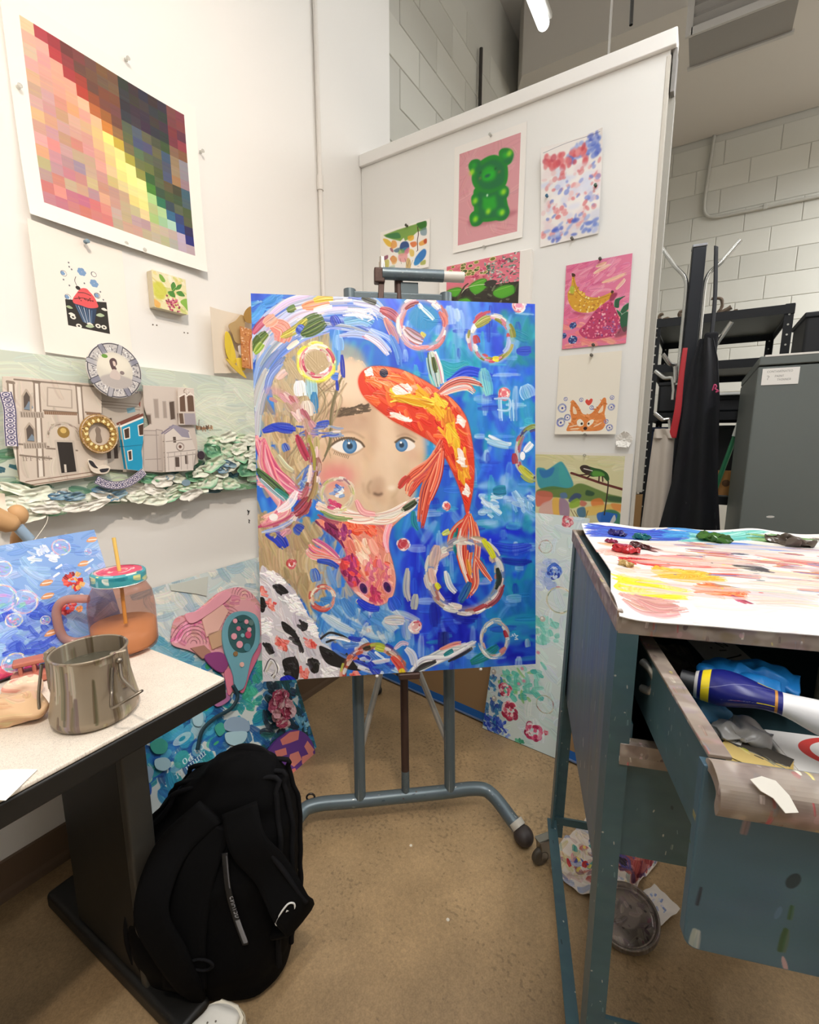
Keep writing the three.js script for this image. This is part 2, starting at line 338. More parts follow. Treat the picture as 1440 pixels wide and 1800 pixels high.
{
  const t = thing('hanging_rod', 'thin pale rod hanging from the ceiling above the partition', 'rod', { at: [-0.52, 0, -2.6] });
  part('rod', rod([0, 2.6, 0], [0, CEIL, 0], 0.005, 8), M(0xc9c7c2, 0.5), t);
  solo('cable', 'dark loose cable hanging beside the thin pale rod', 'cable', tube([[-0.43, 3.05, -2.6], [-0.435, 3.2, -2.6], [-0.455, 3.4, -2.6], [-0.45, 3.7, -2.6], [-0.46, CEIL, -2.6]], 0.008, 30, 8), M(0x3a3936, 0.6));
}
// ---------- paint-splattered steel surfaces ----------
function splatterArt(base, n, cols, big = 1) {
  const a = new Art(512, 512, base, 0.5);
  for (let k = 0; k < 260; k++) a.blob(rr(0, 512), rr(0, 512), rr(10, 60), rr(6, 30), rgb(jitter(base, 16), 1), { a: 0.18, blur: 6 });
  for (let k = 0; k < n; k++) { const x = rr(0, 512), y = rr(0, 512); if (rnd() < 0.5) a.blob(x, y, rr(1, 4) * big, rr(1, 7) * big, pick(cols), { a: rr(0.4, 0.95), rot: rr(-0.4, 0.4) }); else a.brush([[x, y], [x + rr(-4, 4), y + rr(8, 26) * big]], pick(cols), rr(1.5, 5) * big, { a: 0.7 }); }
  return a;
}
// ---------- the laminate table ----------
{
  const t = thing('work_table', 'pale speckled laminate table with a black edge and black pedestal base', 'table', { at: [-0.735, 0, -0.505], turn: 0.035 });
  const lam = dataTex(512, 512, (u, v) => { const k = 1 + 0.04 * fbm(u * 14, v * 14, 3) + (rnd() - 0.5) * 0.1 - (rnd() < 0.06 ? 0.16 : 0); return [222 * k, 212 * k, 198 * k].map((c) => Math.min(255, c)); }, true, [1, 1]);
  const tg = rbox(0.62, 0.008, 1.5, 0.003, -0.31, 0.736, 0.75), p = tg.attributes.position, uv = tg.attributes.uv;
  for (let i = 0; i < p.count; i++) uv.setXY(i, p.getX(i) * 2.4, p.getZ(i) * 2.4);
  lam.wrapS = lam.wrapT = THREE.RepeatWrapping;
  part('tabletop', tg, M(0xffffff, 0.5, { map: lam }), t);
  const blk = M(0x12110f, 0.5);
  part('edge_band', rbox(0.622, 0.036, 1.502, 0.004, -0.31, 0.7135, 0.75), blk, t);
  part('pedestal', rbox(0.27, 0.66, 0.045, 0.006, -0.315, 0.365, 0.1), blk, t);
  part('pedestal_cover', rbox(0.024, 0.66, 0.05, 0.006, -0.17, 0.365, 0.1), M(0x3a3833, 0.5), t);
  part('foot', rbox(0.56, 0.045, 0.07, 0.012, -0.31, 0.0225, 0.1), blk, t);
  part('top_bracket', rbox(0.46, 0.03, 0.07, 0.006, -0.31, 0.683, 0.1), blk, t);
  for (const z of [1.36]) { part('pedestal', rbox(0.30, 0.66, 0.05, 0.006, -0.31, 0.365, z), blk, t); part('foot', rbox(0.60, 0.045, 0.07, 0.012, -0.29, 0.0225, z), blk, t); }
}
// ---------- the steel taboret on the cart side ----------
const CART = { at: [-0.07, 0, -0.66], basis: [V(0.9475, 0, -0.3198), V(0, 1, 0), V(0.3198, 0, 0.9475)] };
{
  const t = thing('taboret', 'blue green steel taboret cabinet crusted with paint, its drawer pulled open', 'cabinet', CART);
  const crust = ['#e8e0d0', '#c8a0a0', '#d8c46a', '#8a6a5a', '#5a4a4a', '#b05050', '#6a8aa0', '#eee8e0', '#a88a70'];
  const side = splatterArt('#66747e', 110, ['#c8c4b8', '#8fa0a8', '#3a4650', '#b89a70', '#7a8a90', '#d8d4c8']);
  for (let k = 0; k < 60; k++) side.brush([[rr(0, 512), rr(0, 300)], [rr(0, 512), rr(200, 512)]].map((p, i, q) => [q[0][0] + i * rr(-8, 8), p[1]]), pick(['#4f6f8c', '#6a787c', '#7a746e', '#57688a', '#6e7a6a']), rr(14, 40), { a: 0.2, n: 6 });
  const sideM = side.mat(0.38, 0.0004, { metalness: 0.25 });
  const frame = splatterArt('#456168', 46, ['#6a8a90', '#2a3c40', '#c8c4b8', '#5a7478', '#8a9a98']).mat(0.42, 0.0003, { metalness: 0.1 });
  const front = splatterArt('#4b6878', 90, ['#d8d4cc', '#24363e', '#c8b060', '#b8b8b4', '#30485a', '#9a7a80', '#3a5a3a', '#5a7890', '#c8a0a0'], 1.7).mat(0.45, 0.0004, { metalness: 0.2 });
  const crA = splatterArt('#8d8074', 200, crust, 1.6); for (let k = 0; k < 240; k++) crA.blob(rr(0, 512), rr(0, 512), rr(8, 46), rr(6, 24), pick(['#8a7a6c', '#a09284', '#b8aca0', '#6e5c54', '#a07c78', '#c4bab0', '#7a6a4e', '#9a8a90']), { a: 0.5, blur: 3 }); const crustA = crA.mat(0.5, 0.0012);
  const dark = M(0x2f484d, 0.5, { metalness: 0.1 });
  const W = 0.66;
  // box of the cabinet
  part('side_panel', extrude(shapeOf([[0.0, 0.505], [0.55, 0.52], [0.55, 0.945], [0, 0.945]]), 0.004).rotateY(Math.PI / 2), sideM, t);
  { const m = t.children[t.children.length - 1], uv = m.geometry.attributes.uv; for (let i = 0; i < uv.count; i++) uv.setXY(i, uv.getX(i) * 1.8, uv.getY(i) * 1.8 - 0.9); }
  part('side_panel', mu(box(0.004, 0.43, 0.55, W, 0.73, -0.275)), frame, t);
  part('back_panel', box(W, 0.43, 0.004, W / 2, 0.73, -0.548), dark, t);
  part('bottom_panel', box(W - 0.01, 0.004, 0.53, W / 2, 0.585, -0.275), dark, t);
  part('front_panel', mu(rbox(W - 0.03, 0.175, 0.004, 0.001, W / 2 + 0.008, 0.6655, -0.006)), frame, t);
  part('drawer_rail', mu(extrude(shapeOf([[0, 0], [0.02, 0], [0.02, 0.026], [0.016, 0.03], [0, 0.03]]), W - 0.02, 0.001).rotateY(Math.PI / 2).translate(0.012, 0.738, 0.008)), crustA, t);
  part('drawer_slide', mu(box(0.02, 0.03, 0.5, 0.02, 0.775, -0.26)), frame, t);
  part('top_tray', rbox(W + 0.01, 0.008, 0.56, 0.002, W / 2, 0.947, -0.275), dark, t);
  part('top_apron', mu(rbox(W + 0.01, 0.024, 0.006, 0.002, W / 2, 0.944, 0.004)), crustA, t);
  for (const [w, d, x, z] of [[0.008, 0.56, -0.002, -0.275], [0.008, 0.56, W, -0.275], [W, 0.008, W / 2, -0.552]]) part('tray_rim', mu(rbox(w, 0.03, d, 0.002, x, 0.95, z)), crustA, t);
  // angle-iron legs
  const angle = (h0, h1, wx = 0.026, wz = 0.042) => extrude(shapeOf([[0, 0], [wx, 0], [wx, 0.004], [0.004, 0.004], [0.004, wz], [0, wz]]), h1 - h0, 0.0008, 1).rotateX(-Math.PI / 2).translate(0, h0, 0);
  part('leg', mu(angle(0.075, 0.936)), frame, t, { at: [-0.004, 0, 0.006] });
  part('leg', mu(flip(angle(0.075, 0.936).scale(-1, 1, 1))), frame, t, { at: [W + 0.003, 0, 0.006] });
  { const g = flip(angle(0.075, 0.93, 0.034).scale(1, 1, -1)); const p = g.attributes.position; for (let i = 0; i < p.count; i++) { const y = p.getY(i); p.setX(i, p.getX(i) - (0.94 - y) * 0.020); } part('leg', mu(g), frame, t, { at: [-0.002, 0, -0.553] }); }
  part('leg', mu(angle(0.075, 0.936, 0.034).scale(-1, 1, -1)), frame, t, { at: [W + 0.003, 0, -0.553] });
  // lower rails
  part('lower_rail', mu(bar([-0.008, 0.132, -0.012], [-0.016, 0.132, -0.545], 0.006, 0.024, [1, 0, 0])), frame, t);
  part('lower_rail', mu(bar([-0.012, 0.132, -0.545], [W, 0.132, -0.545], 0.022, 0.006, [0, 0, 1])), frame, t);
  part('lower_rail', mu(bar([0, 0.268, 0.0], [W, 0.268, 0.0], 0.026, 0.006, [0, 0, 1])), frame, t);
  part('lower_rail', mu(bar([W, 0.132, -0.012], [W, 0.132, -0.545], 0.006, 0.024, [1, 0, 0])), frame, t);
  // castors
  for (const [x, z] of [[-0.03, -0.538], [W, -0.54], [0.01, -0.02], [W, -0.02]]) {
    const f = part('castor', extrude(shapeOf([[-0.016, 0.0], [0.016, 0.0], [0.02, 0.045], [0.026, 0.06], [-0.026, 0.06], [-0.02, 0.045]]), 0.02, 0.003).translate(0, 0.018, -0.01).rotateY(0.6), metal(0x9a958c, 0.3), t, { at: [x, 0, z] });
    part('wheel', lathe([[0, -0.009], [0.02, -0.01], [0.026, -0.006], [0.027, 0], [0.026, 0.006], [0.02, 0.01], [0, 0.009]], 24).rotateX(Math.PI / 2).rotateY(0.6), M(0x4a4238, 0.5), f, { at: [-0.012, 0.027, 0.012] });
  }
  // handle lug
  part('hook', tube([[0.036, 0.885, -0.015], [0.045, 0.88, 0.0], [0.05, 0.865, 0.004], [0.046, 0.85, 0], [0.038, 0.846, -0.012]], 0.006, 20, 8), metal(0xb0b0aa, 0.4), t);
  // the open drawer
  const DX = 0.05, DW = 0.57, DZ = 0.205, D0 = -0.33;
  const sideG = () => rbox(0.012, 0.1, DZ - D0, 0.002, 0, 0.85, (DZ + D0) / 2);
  part('drawer_side', mu(sideG()), frame, t, { at: [DX, 0, 0] });
  part('drawer_side', mu(sideG()), frame, t, { at: [DX + DW, 0, 0] });
  part('drawer_rim', mu(rbox(0.02, 0.004, DZ - D0, 0.001, DX, 0.902, (DZ + D0) / 2)), crustA, t);
  part('drawer_rim', mu(rbox(0.02, 0.004, DZ - D0, 0.001, DX + DW, 0.902, (DZ + D0) / 2)), crustA, t);
  part('drawer_bottom', box(DW, 0.004, DZ - D0, DX + DW / 2, 0.802, (DZ + D0) / 2), dark, t);
  part('drawer_back', box(DW, 0.09, 0.006, DX + DW / 2, 0.845, D0), dark, t);
  { // front with rounded lower corners
    const s = new THREE.Shape(), w = 0.62, h = 0.2, r = 0.014; s.moveTo(0, h); s.lineTo(0, r); s.quadraticCurveTo(0, 0, r, 0); s.lineTo(w - r, 0); s.quadraticCurveTo(w, 0, w, r); s.lineTo(w, h); s.closePath();
    const g = extrude(s, 0.01, 0.002), uv = g.attributes.uv; for (let i = 0; i < uv.count; i++) uv.setXY(i, uv.getX(i) * 2.2, uv.getY(i) * 2.2 + 0.2);
    const f = part('drawer_front', g, front, t, { at: [0.036, 0.695, DZ - 0.004] });
    for (const tx of [front.map, front.bumpMap]) if (tx) tx.wrapS = tx.wrapT = THREE.RepeatWrapping;
    part('handle_lip', mu(extrude(smoothShape([[0, 0.205], [0.012, 0.21], [0.032, 0.2], [0.036, 0.185], [0.03, 0.172], [0.026, 0.178], [0.026, 0.192], [0.012, 0.198], [0, 0.197]]), 0.615, 0.0005).rotateY(Math.PI / 2).scale(1, 1, -1).rotateY(0)), crustA, f);
    const lip = f.children[0];
    lip.geometry = mu(extrude(smoothShape([[0, 0.205], [-0.012, 0.21], [-0.032, 0.2], [-0.036, 0.185], [-0.03, 0.172], [-0.026, 0.178], [-0.026, 0.192], [-0.012, 0.198], [0, 0.197]]), 0.615, 0.0005).rotateY(Math.PI / 2));
    lip.position.set(0.002, -0.0, 0.006);
    for (const mm of [crustA]) for (const tx of [mm.map, mm.bumpMap]) { tx.wrapS = tx.wrapT = THREE.RepeatWrapping; }
    part('screw_head', lathe([[0, 0.004], [0.003, 0.0035], [0.005, 0.001], [0.005, 0]], 16).rotateX(Math.PI / 2), M(0xd8cfa8, 0.5), f, { at: [0.115, 0.045, 0.0125] });
  }
  for (const tx of [sideM.map, sideM.bumpMap, frame.map, frame.bumpMap]) tx.wrapS = tx.wrapT = THREE.RepeatWrapping;
}
// ---------- the easel ----------
const EB = [V(0.7727, 0, -0.6347), V(0, 1, 0), V(0.6347, 0, 0.7727)];
{
  const t = thing('studio_easel', 'blue grey steel tube studio easel with rusty centre mast holding the large canvas', 'easel', { at: [-0.705, 0, -1.06], basis: EB });
  const st = splatterArt('#5f6d74', 80, ['#8a98a0', '#d8d4cc', '#5a4032', '#3a4a52', '#a8b4b8'], 1).mat(0.38, 0.0003, { metalness: 0.35 });
  const rust = splatterArt('#4a3630', 60, ['#7a5a48', '#2a1e1a', '#8a98a0']).mat(0.5, 0.0004, { metalness: 0.3 });
  const pale = M(0xb2b0aa, 0.35, { metalness: 0.4 });
  const lean = (y, x, o = 0) => [x + 0.024, y + (y > 1 ? 0.032 : 0), -(y - 0.09) * Math.tan(5 * Math.PI / 180) + o];
  part('base_tube', tube([[-0.362, 0.03, 0.135], [-0.34, 0.045, 0.1], [-0.3, 0.072, 0.025], [-0.255, 0.08, 0], [-0.12, 0.08, 0], [0.12, 0.08, 0], [0.255, 0.08, 0], [0.3, 0.072, 0.025], [0.34, 0.045, 0.1], [0.36, 0.032, 0.13]], 0.0205, 90, 14), st, t);
  for (const x of [-0.362, 0.36]) part('foot_cap', new THREE.SphereGeometry(0.029, 20, 14).scale(1, 0.95, 1.1), M(0x3a3230, 0.5), t, { at: [x, 0.0285, 0.138] });
  part('tube_cap', rod([0.345, 0.05, 0.106], [0.353, 0.04, 0.12], 0.022, 16), M(0xc9c4b8, 0.5), t);
  for (const x of [-0.142, 0.142]) part('post', rod(lean(0.085, x), lean(1.575, x - (x > 0 ? 0.006 : 0)), 0.0175, 18), st, t);
  part('mast', rod(lean(0.16, 0), lean(1.63, -0.002), 0.0125, 14), rust, t);
  part('mast_foot', rod(lean(0.085, 0), lean(0.165, 0), 0.0128, 14), st, t);
  part('hub', join(rod(lean(0.475, 0), lean(0.525, 0), 0.025, 18), rod(lean(0.525, 0), lean(0.55, 0), 0.03, 18)), M(0x2c2420, 0.5), t);
  part('canvas_tray', rbox(0.06, 0.018, 0.14, 0.004, 0.024, 0.539, 0.03), rust, t);
  for (const x of [-0.092, 0.092]) part('strut', rod(lean(0.24, x > 0 ? 0.136 : -0.136, -0.01), [0.01, 0.62, -0.16], 0.0095, 12), pale, t);
  part('rear_leg', rod(lean(1.3, 0, -0.02), [-0.02, 0.02, -0.72], 0.014, 12), st, t);
  part('rear_foot', new THREE.SphereGeometry(0.02, 16, 12), M(0x2a2826, 0.5), t, { at: [-0.02, 0.02, -0.72] });
  part('cross_bar', bar(lean(1.556, -0.145), lean(1.556, 0.14), 0.028, 0.02, [0, 0, 1], 0.003), st, t);
  part('top_plate', extrude(shapeOf([[-0.026, 0], [0.026, 0], [0.024, 0.075], [-0.024, 0.075]]), 0.005, 0.001).translate(0.052, 1.555, -0.125), st, t);
  part('top_tube', rod(lean(1.618, -0.05, 0.018), lean(1.618, 0.125, 0.018), 0.0165, 18), st, t);
  part('sleeve', rod(lean(1.617, 0.125, 0.018), lean(1.617, 0.185, 0.018), 0.0145, 16), M(0xc9c6bf, 0.3), t);
  part('mast_clamp', rbox(0.03, 0.04, 0.03, 0.004).translate(...lean(1.612, -0.058, 0.012)), rust, t);
  part('top_screw', join(rod(lean(1.63, -0.05, 0.01), lean(1.65, -0.05, 0.01), 0.009, 14), rod(lean(1.65, -0.05, 0.01), lean(1.665, -0.05, 0.01), 0.007, 14)), metal(0xb8b4ac, 0.35), t);
  part('mast_bar', bar(lean(1.5, -0.058, 0.01), lean(1.635, -0.05, 0.01), 0.016, 0.016, [0, 0, 1], 0.002), rust, t);
  for (const [x, y] of [[-0.02, 0.15], [0.06, 0.13]]) part('loop_ring', new THREE.TorusGeometry(0.012, 0.003, 8, 20), metal(0x4a4440, 0.4), t, { at: [-0.27 + x * 0, 0.098 + (y - 0.15), -0.012] });
}
// ---------- coat tree ----------
const CT = [-0.07, 0, -2.4];
{
  const t = thing('coat_tree', 'tall dark metal coat tree with bent chrome hooks', 'coat rack', { at: CT, turn: 0.12 });
  const b = M(0x23262c, 0.45, { metalness: 0.4 }), chrome = metal(0xc9c9c5, 0.22);
  part('post', rbox(0.05, 1.95, 0.05, 0.004, 0, 0.995, 0), b, t);
  part('post_cap', rbox(0.054, 0.012, 0.054, 0.003, 0, 1.976, 0), M(0x8f9094, 0.35, { metalness: 0.6 }), t);
  part('base', join(bar([-0.2, 0.02, 0], [0.2, 0.02, 0], 0.05, 0.04, [0, 1, 0]), bar([0, 0.02, -0.2], [0, 0.02, 0.2], 0.05, 0.04, [0, 1, 0])), b, t);
  const hook = (x0, z0, y, dx, dz, L, s = 1) => part('hook', tube([[x0, y - 0.42 * s, z0], [x0, y - 0.2 * s, z0], [x0, y - 0.02, z0], [x0 + dx * 0.12, y + 0.03, z0 + dz * 0.12], [x0 + dx * 0.5, y + L * 0.5, z0 + dz * 0.5], [x0 + dx, y + L, z0 + dz]], 0.0085, 50, 8, false, 0.35), chrome, t);
  hook(-0.033, 0, 1.84, -0.11, 0, 0.16); hook(0.033, 0, 1.84, 0.11, 0, 0.14);
  hook(-0.043, 0.012, 1.47, -0.06, 0.03, 0.08, 0.1); hook(0.03, 0.035, 1.46, 0.1, 0.05, 0.19, 0.9);
  hook(0.02, 0.036, 1.15, 0.09, 0.03, 0.13, 0.7); hook(-0.043, -0.012, 1.42, -0.08, -0.04, 0.07, 0.15);
  hook(0.0, -0.035, 1.55, 0.12, -0.06, 0.08, 0.2); hook(-0.043, 0.0, 1.24, -0.07, 0.0, 0.06, 0.1);
}
// ---------- steel shelf ----------
{
  const t = thing('steel_shelf', 'black slotted steel shelving unit against the block wall', 'shelf', { at: [-0.262, 0, -2.9] });
  const b = M(0x16181c, 0.5, { metalness: 0.3 }), g = M(0x3b4444, 0.5, { metalness: 0.3 }), W = 0.59, D = 0.74, H = 1.815;
  const post = () => extrude(shapeOf([[0, 0], [0.036, 0], [0.036, 0.003], [0.003, 0.003], [0.003, 0.036], [0, 0.036]]), H).rotateX(-Math.PI / 2);
  const hole = new THREE.CylinderGeometry(0.0045, 0.0045, 0.002, 8).rotateX(Math.PI / 2), hm = M(0xc2c0b8, 0.6);
  for (const [x, z, sx, sz] of [[0, 0, 1, 1], [W, 0, -1, 1], [0, -D, 1, -1], [W, -D, -1, -1]]) {
    const p = part('post', (sx * sz < 0 ? flip(post().scale(sx, 1, sz)) : post().scale(sx, 1, sz)).translate(x, 0, z), b, t);
    if (true) for (let k = 0; k < 22; k++) part('slot_hole', hole, hm, p, { at: [x + sx * 0.018, 0.8 + k * 0.046, z + 0.0022] });
  }
  for (const y of [0.12, 0.5, 0.88, 1.32, 1.575, 1.81]) {
    part('shelf_board', box(W - 0.01, 0.006, D - 0.01, W / 2, y - 0.002, -D / 2), g, t);
    part('shelf_beam', join(box(W, 0.042, 0.004, W / 2, y - 0.02, 0.004), box(W, 0.042, 0.004, W / 2, y - 0.02, -D), box(0.004, 0.042, D, 0, y - 0.02, -D / 2), box(0.004, 0.042, D, W, y - 0.02, -D / 2)), b, t);
  }
  part('side_pipe', rod([-0.05, 1.735, 0.01], [0.02, 1.735, 0.01], 0.012, 12), M(0x3d342b, 0.5), t);
}
// ---------- grey steel cabinet ----------
{
  const t = thing('storage_cabinet', 'grey painted steel storage cabinet with a small paper notice at its top corner', 'cabinet', { at: [0.149, 0, -2.0] });
  const g = M(0x6c7371, 0.5, { metalness: 0.15, bumpMap: dataTex(128, 128, () => { const k = 110 + rnd() * 40; return [k, k, k]; }, false, [6, 12]), bumpScale: 0.0004 });
  part('body', rbox(0.95, 1.43, 0.8, 0.006, 0.475, 0.715, -0.4), g, t);
  part('top_cap', rbox(0.952, 0.03, 0.81, 0.004, 0.477, 1.448, -0.4), g, t);
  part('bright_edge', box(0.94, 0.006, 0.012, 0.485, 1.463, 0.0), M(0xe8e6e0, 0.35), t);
  const a = new Art(300, 160, '#efede8', 0);
  a.text('CONTAMINATED', 38, 42, 28, '#8a8884'); a.text('PAINT', 105, 88, 27, '#77736f'); a.text('THINNER', 128, 122, 27, '#77736f'); a.text('?', 40, 110, 54, '#8a8884');
  part('notice', box(0.098, 0.054, 0.001, 0.062, 1.395, 0.0012), a.mat(0.6, 0), t);
  for (const [x, y, w, h, r] of [[0.085, 0.92, 0.024, 0.008, 0.1], [0.215, 1.115, 0.018, 0.01, 0.5], [0.015, 0.79, 0.03, 0.006, -0.3], [0.19, 0.79, 0.008, 0.006, 0], [0.24, 0.95, 0.006, 0.008, 0], [0.24, 0.85, 0.008, 0.004, 0]]) { const m = part('paint_chip', new THREE.CylinderGeometry(0.5, 0.5, 0.0008, 9).rotateX(Math.PI / 2).scale(w, h, 1), M(0xd8d8d4, 0.6), t, { at: [x, y, 0.0006] }); m.rotation.z = r; }
}
// ---------- lofted bodies ----------
function loft(rings, capS = true, capE = true) {
  const N = rings[0].length, P = [], UV = [], I = [];
  rings.forEach((r, j) => r.forEach((p, i) => { P.push(...p); UV.push(i / N, j / (rings.length - 1)); }));
  for (let j = 0; j < rings.length - 1; j++) for (let i = 0; i < N; i++) { const a = j * N + i, b = j * N + (i + 1) % N, c = a + N, d = b + N; I.push(a, c, b, b, c, d); }
  const cap = (j, flip) => { const c = [0, 1, 2].map((k) => rings[j].reduce((s, p) => s + p[k], 0) / N), id = P.length / 3; P.push(...c); UV.push(0.5, j ? 1 : 0); for (let i = 0; i < N; i++) { const a = j * N + i, b = j * N + (i + 1) % N; flip ? I.push(id, b, a) : I.push(id, a, b); } };
  if (capS) cap(0, false); if (capE) cap(rings.length - 1, true);
  const g = new THREE.BufferGeometry(); g.setAttribute('position', new THREE.Float32BufferAttribute(P, 3)); g.setAttribute('uv', new THREE.Float32BufferAttribute(UV, 2)); g.setIndex(I); g.computeVertexNormals(); return g;
}
const sup = (t, w, d, n) => { const c = Math.cos(t), s = Math.sin(t); return [Math.sign(c) * Math.pow(Math.abs(c), 2 / n) * w, Math.sign(s) * Math.pow(Math.abs(s), 2 / n) * d]; };
const lerpTab = (tab, y) => { let i = 0; while (i < tab.length - 2 && tab[i + 1][0] < y) i++; const [a, b] = [tab[i], tab[i + 1]], t = Math.max(0, Math.min(1, (y - a[0]) / (b[0] - a[0]))), s = t * t * (3 - 2 * t); return a.slice(1).map((v, k) => v + (b[k + 1] - v) * s); };
// a ribbon of given width and thickness swept along a path, its flat side facing "out"
function ribbon(pts, outs, w, th, n = 40) {
  const c = new THREE.CatmullRomCurve3(pts.map((p) => V(...p))), oc = new THREE.CatmullRomCurve3(outs.map((p) => V(...p))), R = [];
  for (let j = 0; j <= n; j++) {
    const p = c.getPoint(j / n), t = c.getTangent(j / n), o = oc.getPoint(j / n).normalize(), s = t.clone().cross(o).normalize(), q = s.clone().cross(t).normalize(), W = typeof w === 'function' ? w(j / n) : w, ring = [];
    for (let k = 0; k < 12; k++) { const [a, b] = sup(k / 12 * 6.2832, W / 2, th / 2, 3.4); ring.push(p.clone().addScaledVector(s, a).addScaledVector(q, b).toArray()); }
    R.push(ring);
  }
  return loft(R);
}
function crumple(g, amp, f, sd = 0) { g = g.clone(); const p = g.attributes.position; for (let i = 0; i < p.count; i++) { const x = p.getX(i), y = p.getY(i), z = p.getZ(i); p.setXYZ(i, x + amp * noise.noise(x * f + sd, y * f, z * f), y + amp * noise.noise(x * f, y * f + 9 + sd, z * f), z + amp * noise.noise(x * f, y * f, z * f + 5 + sd)); } g.computeVertexNormals(); return g; }
// ---------- backpack ----------
{
  const t = thing('backpack', 'full black nylon backpack with padded straps slumped on the floor by the table', 'backpack', { at: [-0.846, 0, -0.532], basis: [V(0.86, 0, -0.51), V(0, 1, 0), V(0.51, 0, 0.86)] });
  t.scale.set(1.08, 0.96, 1.02);
  const weave = dataTex(128, 128, (u, v, x, y) => { const k = 110 + 60 * ((x + y) % 4 < 2 ? 1 : 0) + rnd() * 30; return [k, k, k]; }, false, [14, 14]);
  const dk = (c, o) => new THREE.MeshPhysicalMaterial({ color: c, roughness: 0.85, specularIntensity: 0.25, ...o }), nylon = dk(0x040405, { bumpMap: weave, bumpScale: 0.0005 }), pad = dk(0x060607, { bumpMap: weave, bumpScale: 0.0004 }), trim = dk(0x141416, {}), grey = M(0x55565a, 0.45);
  const tab = [[0, 0.125, 0.09, 0.0, 0.0], [0.02, 0.15, 0.115, 0, 0], [0.12, 0.162, 0.13, -0.006, 0.0], [0.28, 0.16, 0.122, -0.004, -0.01], [0.36, 0.146, 0.1, 0.012, -0.018], [0.43, 0.112, 0.074, 0.034, -0.022], [0.5, 0.066, 0.04, 0.056, -0.024], [0.52, 0.012, 0.008, 0.064, -0.024]];
  const shellAt = (y, a, off = 0) => { const [w, d, cx, cz] = lerpTab(tab, y), q = sup(a, w + off, d + off, 3.1), b = 0.007 * noise.noise(q[0] * 14, y * 11, q[1] * 14) + 0.004 * noise.noise(q[0] * 40, y * 30, 3); const l = Math.hypot(...q) || 1; return [cx + q[0] * (1 + b / l), y, cz + q[1] * (1 + b / l)]; };
  const R = []; for (let j = 0; j <= 44; j++) { const y = 0.52 * j / 44; R.push(Array.from({ length: 56 }, (_, i) => shellAt(y, i / 56 * 6.2832))); }
  part('body', loft(R), nylon, t);
  // zipped compartment seam lines over the top and down both sides
  for (const dz of [-0.35, 0.12, 0.5]) {
    const P = [];
    for (let k = 0; k <= 24; k++) { const s = k / 24, a = s < 0.5 ? Math.PI - dz : dz, y = s < 0.5 ? 0.07 + (0.485 - 0.07) * Math.pow(s * 2, 0.8) : 0.07 + (0.485 - 0.07) * Math.pow((1 - s) * 2, 0.8); P.push(shellAt(y, a, 0.004)); }
    part('zipper', tube(P, 0.0055, 90, 8), trim, t);
  }
  const front = (x, y, off = 0.012) => { const [w, d, cx, cz] = lerpTab(tab, y), u = Math.max(-0.97, Math.min(0.97, (x - cx) / w)); return [x, y, cz + d * Math.pow(1 - Math.pow(Math.abs(u), 3.1), 1 / 3.1) + off]; };
  const fw = (pts) => pts.map(([x, y, o]) => front(x, y, o));
  const out = (n) => Array.from({ length: n }, () => [0, 0.15, 1]);
  // back panel pad between the straps, then the two straps
  part('back_pad', ribbon(fw([[-0.02, 0.09, 0.006], [-0.015, 0.22, 0.008], [0.0, 0.34, 0.01], [0.025, 0.42, 0.008]]), out(4), 0.085, 0.02), pad, t);
  part('shoulder_strap', ribbon(fw([[0.02, 0.445, 0.012], [-0.04, 0.39, 0.03], [-0.06, 0.3, 0.04], [-0.03, 0.2, 0.03], [-0.005, 0.1, 0.012], [0.0, 0.05, 0.006]]), out(6), (s) => (s < 0.6 ? 0.064 : 0.064 - (s - 0.6) * 0.09), 0.018), pad, t);
  const st2 = part('shoulder_strap', ribbon([front(0.075, 0.45, 0.01), front(0.1, 0.4, 0.03), [0.145, 0.33, 0.09], [0.182, 0.265, 0.108], [0.192, 0.215, 0.09], [0.15, 0.18, 0.07]], [[0, 0.3, 1], [0.1, 0.2, 1], [0.25, 0.1, 1], [0.45, 0.05, 0.9], [0.8, -0.2, 0.5], [0.8, -0.5, 0.2]], 0.072, 0.02), pad, t);
  part('strap_edge', ribbon([front(0.1, 0.45, 0.02), front(0.13, 0.395, 0.035), [0.175, 0.33, 0.096], [0.21, 0.27, 0.1]], [[0, 0.3, 1], [0.1, 0.2, 1], [0.25, 0.1, 1], [0.45, 0.05, 0.9]], 0.008, 0.012), trim, t);
  part('strap_label', ribbon(fw([[0.056, 0.375, 0.012], [0.068, 0.31, 0.012], [0.082, 0.25, 0.012], [0.098, 0.19, 0.012]]), out(4), 0.012, 0.004), (() => { const a = new Art(64, 512, '#0c0c0d', 0); a.c.fillStyle = '#7d7d80'; a.c.fillRect(14, 12, 34, 150); a.text('GETANS', 16, 172, 38, '#9a9a9e', { rot: Math.PI / 2, font: 'bold sans-serif' }); a.c.fillStyle = '#5a5a5e'; a.c.fillRect(20, 350, 5, 150); a.c.fillRect(38, 350, 5, 140); const m = a.mat(0.5, 0); m.map.flipY = true; return m; })(), t, { label: 'grey lettered strip down the strap' });
  { // oval logo ring with a block inside
    const lp = { at: [0.176, 0.262, 0.119], rot: [0.0, 0.42, -0.55] };
    part('logo', tube([[-0.008, 0.022, 0], [0.004, 0.024, 0], [0.011, 0.01, 0], [0.009, -0.012, 0], [-0.001, -0.024, 0], [-0.01, -0.02, 0], [-0.012, -0.004, 0]], 0.0018, 50, 6, true), M(0xe0e0dc, 0.5), st2, lp);
    part('logo_block', rbox(0.008, 0.02, 0.003, 0.0008, 0, 0, 0), M(0xe0e0dc, 0.5), st2, lp);
  }
